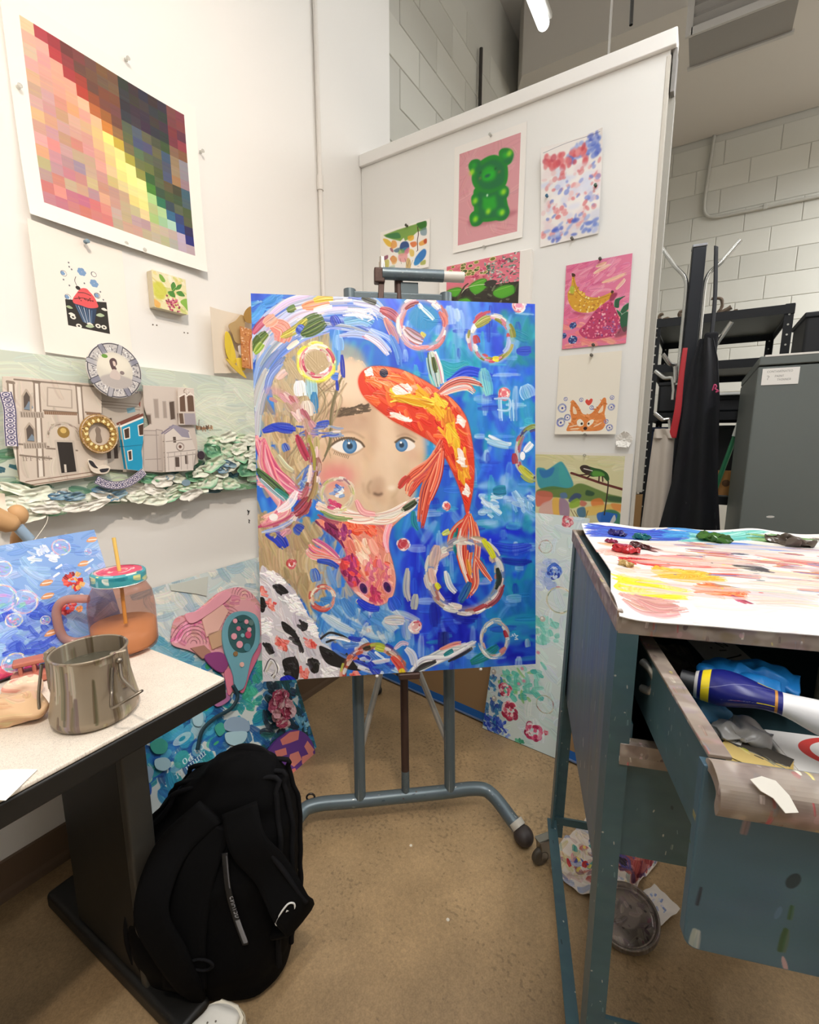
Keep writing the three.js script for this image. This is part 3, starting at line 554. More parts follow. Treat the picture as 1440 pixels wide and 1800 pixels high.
  part('carry_handle', ribbon([front(0.0, 0.46, -0.03), [0.02, 0.5, -0.04], [0.06, 0.518, -0.042], [0.1, 0.5, -0.04], front(0.12, 0.44, -0.03)], out(5).map(() => [0, 0.3, 1]), 0.022, 0.006), trim, t);
  for (const [a, y] of [[2.7, 0.3], [2.75, 0.22], [2.9, 0.16]]) part('zip_pull', tube([shellAt(y, a, 0.008), shellAt(y - 0.014, a + 0.03, 0.012), shellAt(y - 0.03, a + 0.02, 0.012), shellAt(y - 0.02, a - 0.03, 0.01)], 0.002, 20, 6, true), grey, t);
  part('strap_ring', new THREE.TorusGeometry(0.014, 0.0025, 8, 24).scale(1.5, 1, 1), trim, t, { at: front(0.02, 0.16, 0.014) });
}
// ---------- sneaker ----------
{
  const t = thing('sneaker', 'worn white leather sneaker with a perforated toe cap and white laces', 'shoe', { at: [-0.672, 0.095, -0.43] }); t.rotation.set(0.27, 0.3, 0, 'YXZ'); t.scale.setScalar(1.1);
  const L = 0.29, tabW = [[0, 0.012], [0.012, 0.03], [0.05, 0.045], [0.1, 0.051], [0.18, 0.045], [0.25, 0.038], [0.29, 0.012]], tabH = [[0, 0.03], [0.015, 0.05], [0.06, 0.062], [0.11, 0.078], [0.17, 0.1], [0.24, 0.105], [0.29, 0.095]];
  const lea = M(0xdedbd2, 0.5, { bumpMap: dataTex(128, 128, (u, v) => { const k = 128 + 60 * fbm(u * 9, v * 9, 1, 3); return [k, k, k]; }, false, [3, 3]), bumpScale: 0.0006 }), sole = M(0xd8d0bd, 0.6);
  const ringAt = (z, w, h, y0) => Array.from({ length: 28 }, (_, i) => { const a = i / 28 * 6.2832, [x, y] = sup(a, w, 1, 2.5); return [x, y0 + (y * 0.5 + 0.5) * (h - y0), z]; });
  const R = [], S = [];
  for (let j = 0; j <= 30; j++) { const z = L * Math.pow(j / 30, 1.4), w = lerpTab(tabW, z)[0], h = lerpTab(tabH, z)[0]; R.push(ringAt(z + 0.002, w, h, 0.024)); S.push(Array.from({ length: 28 }, (_, i) => { const a = i / 28 * 6.2832, [x, y] = sup(a, w + 0.005, 1, 5); return [x, y > 0 ? 0.031 : 0.0, z]; })); }
  part('upper', loft(R).scale(1, 1, 1), lea, t);
  part('sole', loft(S), sole, t);
  part('sole_line', tube(Array.from({ length: 13 }, (_, i) => { const s = (i - 6) / 6, z = Math.pow(Math.abs(s), 1.6) * 0.14, w = lerpTab(tabW, z)[0] + 0.0056; return [Math.sign(s) * w, 0.024, z - 0.001]; }), 0.0014, 60, 6), M(0xa99f8a, 0.6), t);
  part('toe_seam', tube(Array.from({ length: 11 }, (_, i) => { const a = (i / 10 - 0.5) * 2.3, z = 0.088 - Math.cos(a) * 0.03; const w = lerpTab(tabW, z)[0], h = lerpTab(tabH, z)[0], x = Math.sin(a) * w * 0.9; return [x, 0.024 + (h - 0.024) * (0.5 + 0.5 * Math.pow(1 - Math.pow(Math.abs(x / w), 2.5), 1 / 2.5)), z]; }), 0.0022, 40, 6), lea, t);
  for (const [x, z] of [[-0.012, 0.035], [0.0, 0.03], [0.012, 0.035], [-0.016, 0.05], [0, 0.045], [0.016, 0.05], [-0.008, 0.06], [0.008, 0.06]]) { const w = lerpTab(tabW, z)[0], h = lerpTab(tabH, z)[0]; part('vent_hole', new THREE.CylinderGeometry(0.0016, 0.0016, 0.0012, 8), M(0x6a645a, 0.8), t, { at: [x, 0.0242 + (h - 0.024) * (0.5 + 0.5 * Math.pow(1 - Math.pow(Math.abs(x / w), 2.5), 1 / 2.5)), z + 0.002] }); }
  part('tongue', ribbon([[0, 0.078, 0.095], [0, 0.098, 0.14], [0, 0.12, 0.19]], [[0, 1, -0.4], [0, 1, -0.5], [0, 1, -0.5]], 0.05, 0.008), lea, t);
  const lace = M(0xeae7df, 0.7);
  for (let k = 0; k < 5; k++) part('lace', ribbon([[-0.03, 0.074 + k * 0.008, 0.118 + k * 0.02], [0, 0.092 + k * 0.009, 0.116 + k * 0.02], [0.03, 0.074 + k * 0.008, 0.122 + k * 0.02]], [[-0.5, 1, -0.3], [0, 1, -0.4], [0.5, 1, -0.3]], 0.008, 0.003, 20), lace, t);
  part('lace', ribbon([[0.012, 0.094, 0.115], [0.034, 0.096, 0.104], [0.05, 0.08, 0.096], [0.053, 0.062, 0.1]], [[0, 1, -0.3], [0.4, 1, 0], [1, 0.3, 0], [1, 0, 0]], 0.009, 0.003, 24), lace, t);
}
// ---------- mason jar mug with straw ----------
const JAR = [-1.022, 0.74, -0.468];
{
  const t = thing('jar_mug', 'pink tinted glass mason jar mug with handle, pink and teal lid and murky brown water', 'jar', { at: JAR, turn: 0.35 }); t.scale.set(0.94, 0.98, 0.94);
  const glass = new THREE.MeshPhysicalMaterial({ color: 0xeed3ca, roughness: 0.22, transmission: 1, thickness: 0, ior: 1.2, bumpMap: dataTex(256, 128, (u, v) => { const s = Math.sin(u * 40 + 4 * noise.noise(u * 12, v * 12, 1)) * Math.sin(v * 34 + 5 * noise.noise(u * 9, v * 9, 4)); const k = 128 + 90 * (s > 0.2 && v > 0.25 && v < 0.72 ? 1 : 0) + 20 * noise.noise(u * 30, v * 30, 2); return [k, k, k]; }, false), bumpScale: 0.0018 });
  const prof = [[0.0, 0.002], [0.052, 0.002], [0.064, 0.007], [0.067, 0.016], [0.067, 0.1], [0.063, 0.13], [0.053, 0.148], [0.05, 0.152], [0.05, 0.172]];
  part('glass_body', lathe(prof, 56), glass, t);
  const wat = new THREE.MeshPhysicalMaterial({ color: 0xd2b184, roughness: 0.3, transmission: 0.05, thickness: 0, ior: 1.33 });
  part('water', lathe([[0, 0.005], [0.05, 0.005], [0.061, 0.01], [0.0645, 0.017], [0.0645, 0.062], [0.0, 0.062]], 48), wat, t, { label: 'murky brown paint water' });
  const hd = new THREE.MeshPhysicalMaterial({ color: 0xe0b4a8, roughness: 0.15, transmission: 0.55, thickness: 0, ior: 1.3 });
  part('handle', tube([[-0.05, 0.125, 0.035], [-0.085, 0.128, 0.056], [-0.102, 0.112, 0.066], [-0.104, 0.08, 0.068], [-0.098, 0.045, 0.064], [-0.08, 0.032, 0.052], [-0.052, 0.036, 0.038]], 0.009, 50, 12), hd, t);
  const la = new Art(512, 64, '#3f9aa4', 0); for (let k = 0; k < 60; k++) la.brush([[rr(0, 512), rr(0, 64)], [rr(0, 512), rr(0, 64)]].map((p, i, q) => [q[0][0] + i * rr(20, 60), q[0][1] + i * rr(-6, 6)]), pick(['#2f8f9c', '#8fc6cc', '#e8d890', '#d86a88', '#1f6a78', '#e8e0d8', '#3f9aa4']), rr(8, 20), { a: 0.7 });
  const lb = new Art(256, 256, '#d8506e', 0); for (let k = 0; k < 50; k++) lb.brush([[rr(0, 256), rr(0, 256)], [rr(0, 256), rr(0, 256)]].map((p, i, q) => [q[0][0] + i * rr(-60, 60), q[0][1] + i * rr(-30, 30)]), pick(['#e86a84', '#f0a0b0', '#b8304e', '#e8d8d0', '#d8506e', '#f0c0b0']), rr(8, 24), { a: 0.7 });
  const lid = part('lid', lathe([[0.052, 0.156], [0.0545, 0.157], [0.0545, 0.176], [0.053, 0.18], [0.047, 0.1815]], 48), la.mat(0.35, 0), t);
  part('lid_top', lathe([[0.049, 0.1795], [0.047, 0.1808], [0, 0.1808]], 48), lb.mat(0.4, 0), t);
  part('lid_rim', new THREE.TorusGeometry(0.0545, 0.0016, 8, 60).rotateX(Math.PI / 2), metal(0xd8d8d4, 0.25), t, { at: [0, 0.157, 0] });
  const s = solo('drinking_straw', 'yellow plastic straw standing through the jar mug lid', 'straw', join(rod([-0.017, 0.245, -0.006], [0.006, 0.17, 0.0], 0.0037, 12), rod([0.006, 0.17, 0], [0.034, 0.07, 0.012], 0.0037, 12)), M(0xd9b45a, 0.4), { at: JAR });
}
// ---------- steel brush pot ----------
{
  const t = thing('brush_pot', 'stained steel brush washing pot with wire clasps and no lid', 'pot', { at: [-0.815, 0.74, -0.317] });
  const a = new Art(512, 256, '#9a8e7c', 0.5);
  for (let k = 0; k < 110; k++) a.brush([[rr(0, 512), rr(0, 256)], [0, 0]].map((p, i, q) => [q[0][0] + i * rr(-5, 5), q[0][1] + i * rr(20, 120)]), pick(['#8a7c68', '#b0a694', '#7a6860', '#bcb4a2', '#6a604e', '#94888e', '#a49c7c']), rr(5, 22), { a: 0.6 });
  a.blob(330, 205, 9, 13, '#c8584e', { a: 0.9 }); a.line([[322, 160], [330, 172], [340, 178]], '#3a3634', 2); a.scumble([[300, 180], [360, 180], [360, 240], [300, 240]], 10, ['#b86a60', '#8a6a68'], 16, 6, 1.3);
  const st = a.mat(0.42, 0.0005, { metalness: 0.55 });
  part('body', lathe([[0, 0.001], [0.05, 0.001], [0.0585, 0.004], [0.0625, 0.012], [0.063, 0.02], [0.0585, 0.045], [0.0545, 0.07], [0.0525, 0.1], [0.0525, 0.112], [0.0545, 0.114], [0.055, 0.116], [0.0535, 0.1175], [0.0505, 0.116], [0.0505, 0.07], [0.056, 0.02], [0.0, 0.016]], 60), st, t);
  part('solvent', lathe([[0.0505, 0.088], [0.03, 0.0885], [0, 0.0885]], 40), M(0x4b4a40, 0.12), t);
  const wire = metal(0x8a8276, 0.35);
  for (const s of [1, -1]) {
    const c = part('clasp', rbox(0.018, 0.05, 0.006, 0.002, 0, 0.0, 0), st, t, { at: [s * 0.0535 * Math.cos(0.35 * s), 0.085, s > 0 ? -0.02 : 0.036], turn: s > 0 ? 1.2 : -0.85 });
    c.scale.setScalar(1.3); const pts = s > 0 ? [[0, 0.01, 0.006], [0.0, 0.0, 0.026], [0.012, -0.012, 0.048], [0.016, -0.006, 0.06], [0.0, -0.012, 0.06], [-0.014, -0.026, 0.04], [-0.012, -0.02, 0.016], [-0.008, 0.008, 0.006]] : [[-0.008, 0.01, 0.006], [-0.012, -0.03, 0.012], [-0.014, -0.052, 0.012], [-0.004, -0.056, 0.018], [0.014, -0.056, 0.012], [0.012, -0.03, 0.012], [0.008, 0.01, 0.006]];
    part('clasp_wire', tube(pts, 0.0018, 60, 6, false, 0.3), wire, c);
    part('clasp_rivet', new THREE.SphereGeometry(0.004, 12, 8), wire, c, { at: [0, 0.014, 0.004] });
  }
}
// ---------- small things on the table ----------
{
  const lump = (sd, cols) => { const a = new Art(256, 256, cols[0], 0.5); a.scumble([[0, 0], [256, 0], [256, 256], [0, 256]], 60, cols, 50, 20, 0.4, 0.8, { a: 0.4 }); return a.mat(0.7, 0.0006); };
  const g = new THREE.SphereGeometry(1, 40, 28);
  const A = crumple(g.clone().scale(0.062, 0.022, 0.03), 0.010, 34, 2), B = crumple(g.clone().scale(0.034, 0.018, 0.022), 0.008, 40, 5);
  solo('putty_lump', 'larger tan paint-smudged putty lump nearest the table front', 'putty', A, lump(1, ['#d9b48c', '#e4c6a0', '#c89a72', '#c8b888', '#e0b8a0']), { at: [-0.915, 0.759, -0.232], turn: 0.65 });
  solo('putty_lump', 'smaller pinkish putty lump with a red smear', 'putty', B, lump(2, ['#eac8ae', '#f0d8b8', '#e08a78', '#f0b8a0', '#f0dcc0']), { at: [-0.985, 0.756, -0.275], turn: 0.5 });
  const t = thing('clay_block', 'terracotta coloured slotted clay holder under the bubble painting', 'holder', { at: [-1.035, 0.742, -0.32], turn: 1.2 }), tc = M(0xb86e5a, 0.65); t.scale.setScalar(0.78);
  part('base', extrude(smoothShape([[-0.05, -0.02], [0.05, -0.02], [0.052, 0.01], [0.03, 0.02], [-0.03, 0.02], [-0.052, 0.01]]), 0.012, 0.004).rotateX(-Math.PI / 2).translate(0, 0.004, 0), tc, t);
  for (let k = 0; k < 4; k++) part('upright', rbox(0.008, 0.026, 0.03, 0.003, -0.039 + k * 0.026, 0.027, 0.0), tc, t);
  part('top_plate', rbox(0.105, 0.012, 0.036, 0.004, 0, 0.045, -0.002), tc, t);
  solo('note_paper', 'blank white paper corner overhanging the table front edge', 'paper', slab((u, v) => V(u * 0.07, 0.002 * Math.sin(u * 3), -v * 0.055), 8, 6, 0.0006), M(0xf1efe9, 0.7), { at: [-0.765, 0.742, -0.123], turn: 0.62 });
  const sw = thing('palette_knife', 'slim metal palette knife with a dark handle by the bubble painting', 'tool', { at: [-0.985, 0.744, -0.25], turn: 0.25 });
  part('blade', extrude(smoothShape([[0, -0.005], [0.04, -0.008], [0.065, 0], [0.04, 0.008], [0, 0.005]]), 0.0012).rotateX(-Math.PI / 2), metal(0xb8b4ac, 0.3), sw);
  part('handle', rod([-0.08, 0.003, 0], [0, 0.002, 0], 0.004, 10), M(0x5a4a40, 0.5), sw);
}
// a jointed wooden mannequin and string behind the bubble painting
{
  const wood = M(0xc79c6c, 0.55), pale = M(0xe8dccb, 0.7);
  const t = thing('wooden_mannequin', 'jointed tan wooden artist mannequin slumped behind the bubble painting', 'mannequin', { at: [-1.25, 0.74, -0.385] });
  const limb = (a, b, r0, r1) => { const A = V(...a), B = V(...b), d = B.clone().sub(A), L = d.length(); return lathe([[0, 0], [r0 * 0.6, 0.002], [r0, L * 0.12], [(r0 + r1) / 2 * 1.08, L * 0.5], [r1, L * 0.9], [r1 * 0.6, L - 0.002], [0, L]], 24).applyQuaternion(new THREE.Quaternion().setFromUnitVectors(V(0, 1, 0), d.normalize())).translate(...a); };
  part('upper_arm', limb([0.0, 0.345, 0.12], [0.0, 0.262, 0.005], 0.026, 0.02), wood, t);
  part('head', new THREE.SphereGeometry(0.02, 24, 16).scale(1, 1.2, 1), wood, t, { at: [-0.035, 0.283, -0.008] });
  part('torso', limb([-0.03, 0.0, 0.12], [-0.02, 0.3, 0.13], 0.035, 0.045), wood, t);
  part('leg', limb([-0.03, 0.005, 0.02], [-0.035, 0.26, -0.01], 0.02, 0.017), wood, t);
  part('peg', rod([0.0, 0.262, 0.005], [0.002, 0.23, -0.012], 0.011, 14), M(0x8fa6bc, 0.5), t);
  const p = solo('paper_scrap', 'cream torn paper scrap stuck in the stuff above the bubble painting', 'paper', slab((u, v) => V(0.004 * Math.sin(v * 5 + u), v * 0.085 * (1 - 0.35 * u), 0.1 - u * 0.085), 10, 8, 0.0005).clone(), pale, { at: [-1.262, 1.02, -0.385] });
  const s = thing('string_bundle', 'loose bundle of cream string behind the bubble painting', 'string', { at: [-1.18, 0.95, -0.345] });
  for (let k = 0; k < 9; k++) { const P = []; for (let i = 0; i < 6; i++) P.push([rr(-0.015, 0.015), -0.02 + 0.05 * Math.sin(i * 0.9 + k) * 0.5 + k * 0.003, -0.06 + i * 0.024 + rr(-0.008, 0.008)]); part('strand', tube(P, 0.0027, 40, 6), M(0xded2bd, 0.8), s); }
  solo('thread', 'thin white thread hanging from the venice collage edge', 'thread', tube([[-1.402, 1.012, -0.49], [-1.37, 0.985, -0.475], [-1.345, 0.94, -0.43]], 0.0008, 10, 5), M(0xeee8dc, 0.8));
}
// ---------- things hung on the coat tree ----------
{
  const canvasM = M(0xc9bdb0, 0.85, { bumpMap: dataTex(128, 128, (u, v, x, y) => { const k = 100 + ((x % 2) ^ (y % 2)) * 70 + rnd() * 30; return [k, k, k]; }, false, [20, 20]), bumpScale: 0.0004 });
  const t = thing('apron', 'pale beige canvas apron with a red strap hanging on the coat tree', 'apron', { at: [0, 0, -2.3] });
  const drape = (P, dz, z0 = 0, f = 9, n = 24) => slab((u, v) => { const k = v * (P.length - 1), i = Math.min(P.length - 2, Math.floor(k)), s = k - i, a = P[i], b = P[i + 1], xl = a[0] + (b[0] - a[0]) * s, xr = a[1] + (b[1] - a[1]) * s, y = a[2] + (b[2] - a[2]) * s + u * (a[3] || 0) * (1 - s); return V(xl + (xr - xl) * u, y, z0 + dz * Math.sin(u * f + v * 1.5) * (0.4 + 0.6 * (1 - v)) + 0.02 * Math.sin(u * 3.14)); }, n, 30, 0.004);
  part('cloth', drape([[-0.21, -0.1, 0.5], [-0.19, -0.094, 0.78], [-0.181, -0.087, 1.0], [-0.171, -0.092, 1.215]], 0.014), canvasM, t);
  part('waistband', drape([[-0.172, -0.092, 1.188], [-0.168, -0.1, 1.228]], 0.012, 0.006), canvasM, t);
  part('strap', ribbon([[-0.098, 1.19, 0.02], [-0.088, 1.3, 0.022], [-0.087, 1.42, 0.01], [-0.083, 1.56, -0.01]], [[0, 0, 1], [0, 0, 1], [0, 0, 1], [0, 0, 1]], (s) => 0.03 - 0.012 * s, 0.006), M(0xb8232c, 0.6), t);
  const bt = thing('apron', 'black paint-smudged apron with a pink stitched mark hanging on the coat tree', 'apron', { at: [0, 0, -2.3] });
  const bm = splatterArt('#15161b', 24, ['#5a5c62', '#3a3c44', '#8a8a8a', '#2a3a30'], 0.8).mat(0.85, 0.0005);
  part('cloth', drape([[-0.19, 0.13, 0.45], [-0.12, 0.112, 0.78], [-0.085, 0.082, 1.0], [-0.075, 0.07, 1.15], [-0.067, 0.055, 1.35], [-0.055, 0.035, 1.5], [-0.035, 0.012, 1.585]], 0.022, 0.02, 11, 40), bm, bt);
  part('collar', rbox(0.05, 0.09, 0.05, 0.012, 0.005, 1.57, -0.03), M(0x14151a, 0.85), bt);
  part('neck_strap', ribbon([[0.006, 1.6, -0.02], [0.004, 1.75, -0.03], [-0.01, 1.95, -0.045]], [[1, 0, 0.6], [1, 0, 0.6], [1, 0, 0.6]], 0.026, 0.005), M(0x14151a, 0.85), bt);
  part('stitched_mark', tube([[0.028, 1.378, 0.046], [0.033, 1.4, 0.048], [0.04, 1.392, 0.047], [0.036, 1.384, 0.047], [0.045, 1.378, 0.044], [0.04, 1.37, 0.044], [0.05, 1.376, 0.042]], 0.003, 40, 6), M(0xd04a78, 0.6), bt);
  // broom leaning by the cabinet
  const b = thing('broom', 'broom with a green pole and white tip leaning beside the grey cabinet', 'broom', { at: [0, 0, -2.86] });
  const k = 2.86 / 2.6, q = (x, y) => [x * k, 1.2 + (y - 1.2) * k, 0];
  part('pole', rod(q(0.0, 0.55), q(0.14, 1.205), 0.0115, 14), M(0x1d6b45, 0.45), b);
  part('grip', rod(q(0.138, 1.195), q(0.154, 1.275), 0.014, 14), M(0xd8dcd8, 0.5), b);
  part('head', rbox(0.22, 0.05, 0.05, 0.01, -0.02, 0.37, 0), M(0x2a2a2a, 0.6), b);
  part('bristles', box(0.21, 0.34, 0.04, -0.02, 0.175, 0), M(0x3a3a34, 0.9), b);
}
// ---------- shelf contents ----------
{
  const wd = M(0x6a5a4a, 0.75);
  const drift = (label, pts, r) => solo('driftwood', label, 'wood', join(...pts.map((p, i) => crumple(tube(p, r * (i ? 0.7 : 1), 30, 9), 0.004, 60, i))), wd, { at: [0, 1.8, -3.0] });
  drift('short forked driftwood at the shelf top nearest the partition', [[[-0.245, 0.012, 0], [-0.21, 0.03, 0], [-0.185, 0.014, 0.02]], [[-0.235, 0.015, 0], [-0.245, 0.05, 0], [-0.228, 0.06, 0]]], 0.012);
  drift('knobbly driftwood piece beside the coat tree post', [[[-0.165, 0.012, 0], [-0.12, 0.035, 0.01], [-0.085, 0.02, 0]], [[-0.14, 0.02, 0], [-0.15, 0.055, 0], [-0.125, 0.06, 0]]], 0.013);
  drift('curled antler-like driftwood rising highest on the shelf', [[[-0.02, 0.012, 0], [0.02, 0.02, 0], [0.08, 0.05, 0]], [[0.02, 0.018, 0], [0.04, 0.06, 0], [0.03, 0.1, 0], [-0.01, 0.105, 0]], [[0.04, 0.02, 0], [0.11, 0.03, 0.01]]], 0.011);
  const bk = M(0x14161b, 0.55), nv = M(0x1d2740, 0.6);
  const binGeo = (w, h, d) => join(rbox(w, h, d, 0.012, 0, h / 2, 0), rbox(w + 0.012, 0.02, d + 0.012, 0.005, 0, h, 0));
  solo('storage_box', 'large black box standing on the cabinet top', 'box', binGeo(0.5, 0.19, 0.3), bk, { at: [0.56, 1.468, -2.55] });
  solo('storage_box', 'black box on the shelf behind the red apron strap', 'box', binGeo(0.16, 0.15, 0.2), bk, { at: [-0.13, 1.325, -3.02] });
  solo('storage_box', 'navy box on the shelf behind the beige apron waistband', 'box', binGeo(0.14, 0.35, 0.2), nv, { at: [-0.17, 0.885, -3.02] });
  solo('storage_box', 'low black bin with a pale lid strip on the middle shelf', 'box', binGeo(0.3, 0.07, 0.4), bk, { at: [0.13, 1.325, -3.2] });
  solo('lid_strip', 'white lid strip on the low black bin', 'lid', rbox(0.22, 0.014, 0.3, 0.004), M(0xe4e4e0, 0.4), { at: [0.14, 1.414, -3.1] });
  solo('storage_box', 'tall black bin standing behind the green broom pole', 'box', binGeo(0.3, 0.36, 0.3), M(0x1a1f24, 0.5), { at: [0.13, 0.885, -3.3] });
  const c = thing('wooden_crate', 'orange brown wooden crate with a round hand hole on the shelf behind the broom', 'crate', { at: [0.14, 0.885, -2.94] });
  const cw = M(0xa8743c, 0.6);
  part('front_board', box(0.24, 0.13, 0.014, 0, 0.066, 0), cw, c); part('side_board', box(0.014, 0.13, 0.14, -0.113, 0.066, -0.077), cw, c); part('side_board', box(0.014, 0.13, 0.14, 0.113, 0.066, -0.077), cw, c);
  part('hand_hole', lathe([[0, 0], [0.018, 0], [0.018, 0.002], [0, 0.002]], 20).rotateX(Math.PI / 2), M(0x5a3c20, 0.7), c, { at: [0.0, 0.066, 0.007] });
  solo('tap', 'small chrome tap head in front of the navy shelf box', 'tap', join(rod([0, 0, 0], [0, 0.04, 0], 0.01, 12), rod([0, 0.035, 0], [-0.035, 0.03, 0], 0.007, 10)), metal(0xb8b8b4, 0.25), { at: [-0.11, 1.24, -2.95] });
}
// ---------- on and in the taboret (positions in the cabinet's own frame) ----------
const CX = (x, y, z) => { const b = CART.basis; return [CART.at[0] + b[0].x * x + b[2].x * z, y, CART.at[2] + b[0].z * x + b[2].z * z]; };
const inCart = (x, y, z) => ({ at: CX(x, y, z), basis: CART.basis });
const PAL = new Art(1300, 1120, '#ece7e2', 0.5);
{
  const a = PAL;
  a.scumble([[0, 0], [1300, 0], [1300, 1120], [0, 1120]], 160, ['#f2eeea', '#e8e0da', '#f4f0ee', '#e6dcd6', '#ece2d8'], 240, 50, 0.0, 0.25, { a: 0.5 });
  const st = (c, w, pts, o = {}) => { for (let k = 0; k < 3; k++) { const dx = rr(-0.5, 0.5) * w, dy = rr(-0.6, 0.6) * w, L = rr(0.8, 1.25); a.brush(pts.map((p) => [pts[0][0] + (p[0] - pts[0][0]) * L + dx, p[1] + dy]), c, w * rr(0.4, 0.9), { j: 26, taper: 0.5, ...o }); } };
  // blues along the far edge
  for (let k = 0; k < 16; k++) st(['#2a3fb8', '#3a5ad8', '#2434a0', '#5a80e0', '#2a6fc8'], 44, [[rr(0, 60), rr(20, 190)], [rr(150, 260), rr(20, 190)], [rr(320, 460), rr(10, 200)]]);
  for (let k = 0; k < 8; k++) st(['#3a8ad0', '#58b0e8', '#2a7fd0'], 46, [[rr(340, 460), rr(0, 150)], [rr(560, 720), rr(10, 140)]]);
  for (let k = 0; k < 7; k++) st(['#2a9a9a', '#58c0b0', '#8ad0c0', '#c8e8e0'], 44, [[rr(380, 560), rr(60, 200)], [rr(640, 860), rr(30, 160)]]);
  for (let k = 0; k < 5; k++) st(['#3a6a2a', '#5a8a3a', '#8ab070'], 40, [[rr(700, 800), rr(60, 130)], [rr(860, 980), rr(60, 150)]]);
  for (let k = 0; k < 8; k++) st(['#6a5a4e', '#4a3f38', '#a89a8a', '#2a2624'], 36, [[rr(980, 1060), rr(50, 160)], [rr(1120, 1290), rr(120, 240)]]);
  for (let k = 0; k < 6; k++) st(['#3060d0', '#7aa0e8', '#a8c0f0'], 34, [[rr(480, 560), rr(190, 260)], [rr(780, 940), rr(210, 280)]]);
  st(['#f0a070', '#f4b890'], 54, [[38,302],[68,328],[107,341]]); st(['#b02a5a', '#8a1a3a'], 46, [[120,316],[152,361]]);
  for (let k = 0; k < 8; k++) st(['#c8202a', '#e03a34', '#a81824'], 56, [[80,585],[138,537],[177,586],[230,565]].map((p) => [p[0] + rr(-34, 34), p[1] + rr(-46, 46)]));
  for (let k = 0; k < 12; k++) st(['#f03a2e', '#e8504a', '#f07060'], 60, [[209,570],[289,559],[367,548],[416,568]].map((p) => [p[0] + rr(-40, 40), p[1] + rr(-44, 44)]));
  for (let k = 0; k < 8; k++) st(['#f0b0a0', '#f4c8b8', '#f0a8a0'], 50, [[34,489],[85,496],[123,514]].map((p) => [p[0] + rr(-34, 34), p[1] + rr(-40, 40)]));
  st(['#f0c0a0', '#f4d0b8'], 60, [[43,719],[64,729],[73,755]]);
  for (let k = 0; k < 9; k++) st(['#f0c02a', '#e8a82a', '#f4d060'], 62, [[182,721],[223,732],[256,764],[293,755]].map((p) => [p[0] + rr(-40, 40), p[1] + rr(-44, 44)]));
  for (let k = 0; k < 12; k++) st(['#f2e21a', '#e8d820', '#f6ee4a'], 62, [[55,851],[90,902],[129,937],[172,948]].map((p) => [p[0] + rr(-40, 40), p[1] + rr(-44, 44)]));
  for (let k = 0; k < 9; k++) st(['#f47a3a', '#f05a2a', '#f8a06a'], 56, [[268,881],[310,893],[340,933]].map((p) => [p[0] + rr(-34, 34), p[1] + rr(-40, 40)]));
  st(['#c84a6a', '#a8304e'], 30, [[340,933],[347,970],[360,1000]]);
  for (let k = 0; k < 7; k++) st(['#d89a90', '#e0b0a4', '#c88a84'], 52, [[40,1031],[80,1050],[138,1045]].map((p) => [p[0] + rr(-12, 12), p[1] + rr(-14, 14)]));
  st(['#2a2a30', '#4a4648'], 44, [[479,553],[514,590],[548,632]]); st(['#2a3050', '#3a3a48'], 30, [[517,390],[573,386]]); st(['#5a2a2a', '#7a4038'], 50, [[197,371],[224,404],[241,439]]);
  for (let k = 0; k < 10; k++) st(['#f4d8c0', '#f0e0c8', '#f6e0b0', '#f0c8b8'], 50, [[rr(300, 900), rr(450, 800)], [rr(900, 1250), rr(450, 800)]], { a: 0.5 });
  for (let k = 0; k < 8; k++) st(['#f0a8a0', '#e88a88', '#d0605a'], 28, [[rr(600, 900), rr(340, 520)], [rr(760, 1150), rr(360, 560)]], { a: 0.6 });
  st(['#2a2a30', '#4a4648'], 50, [[479,553],[514,590],[548,632]]); for (let k = 0; k < 60; k++) st(['#e8504a', '#f08a3a', '#f0c23a', '#3a6ad0', '#c83a5a', '#5a9ad0', '#8a5a4a', '#e87a8a'], rr(14, 44), [[rr(300, 1150), rr(220, 900)], [0, 0]].map((p, i, q) => [q[0][0] + i * rr(50, 170), q[0][1] + i * rr(-20, 40)]), { a: 0.65 });
  for (let k = 0; k < 60; k++) st(['#f4d0c0', '#f0c8b0', '#f4e0c8', '#e8b8a8', '#e8c8d0', '#d8d0d8', '#c8d4e8', '#f0dca0'], rr(20, 60), [[rr(0, 1000), rr(200, 1000)], [0, 0]].map((p, i, q) => [q[0][0] + i * rr(120, 340), q[0][1] + i * rr(-30, 60)]), { a: 0.35 });
  for (let k = 0; k < 40; k++) a.blob(rr(100, 1200), rr(250, 1000), rr(3, 14), rr(2, 7), pick(['#f6e21a', '#d04a4a', '#f4f0ee', '#3a3a40', '#8a70a0', '#e8b090']), { a: 0.7 });
}
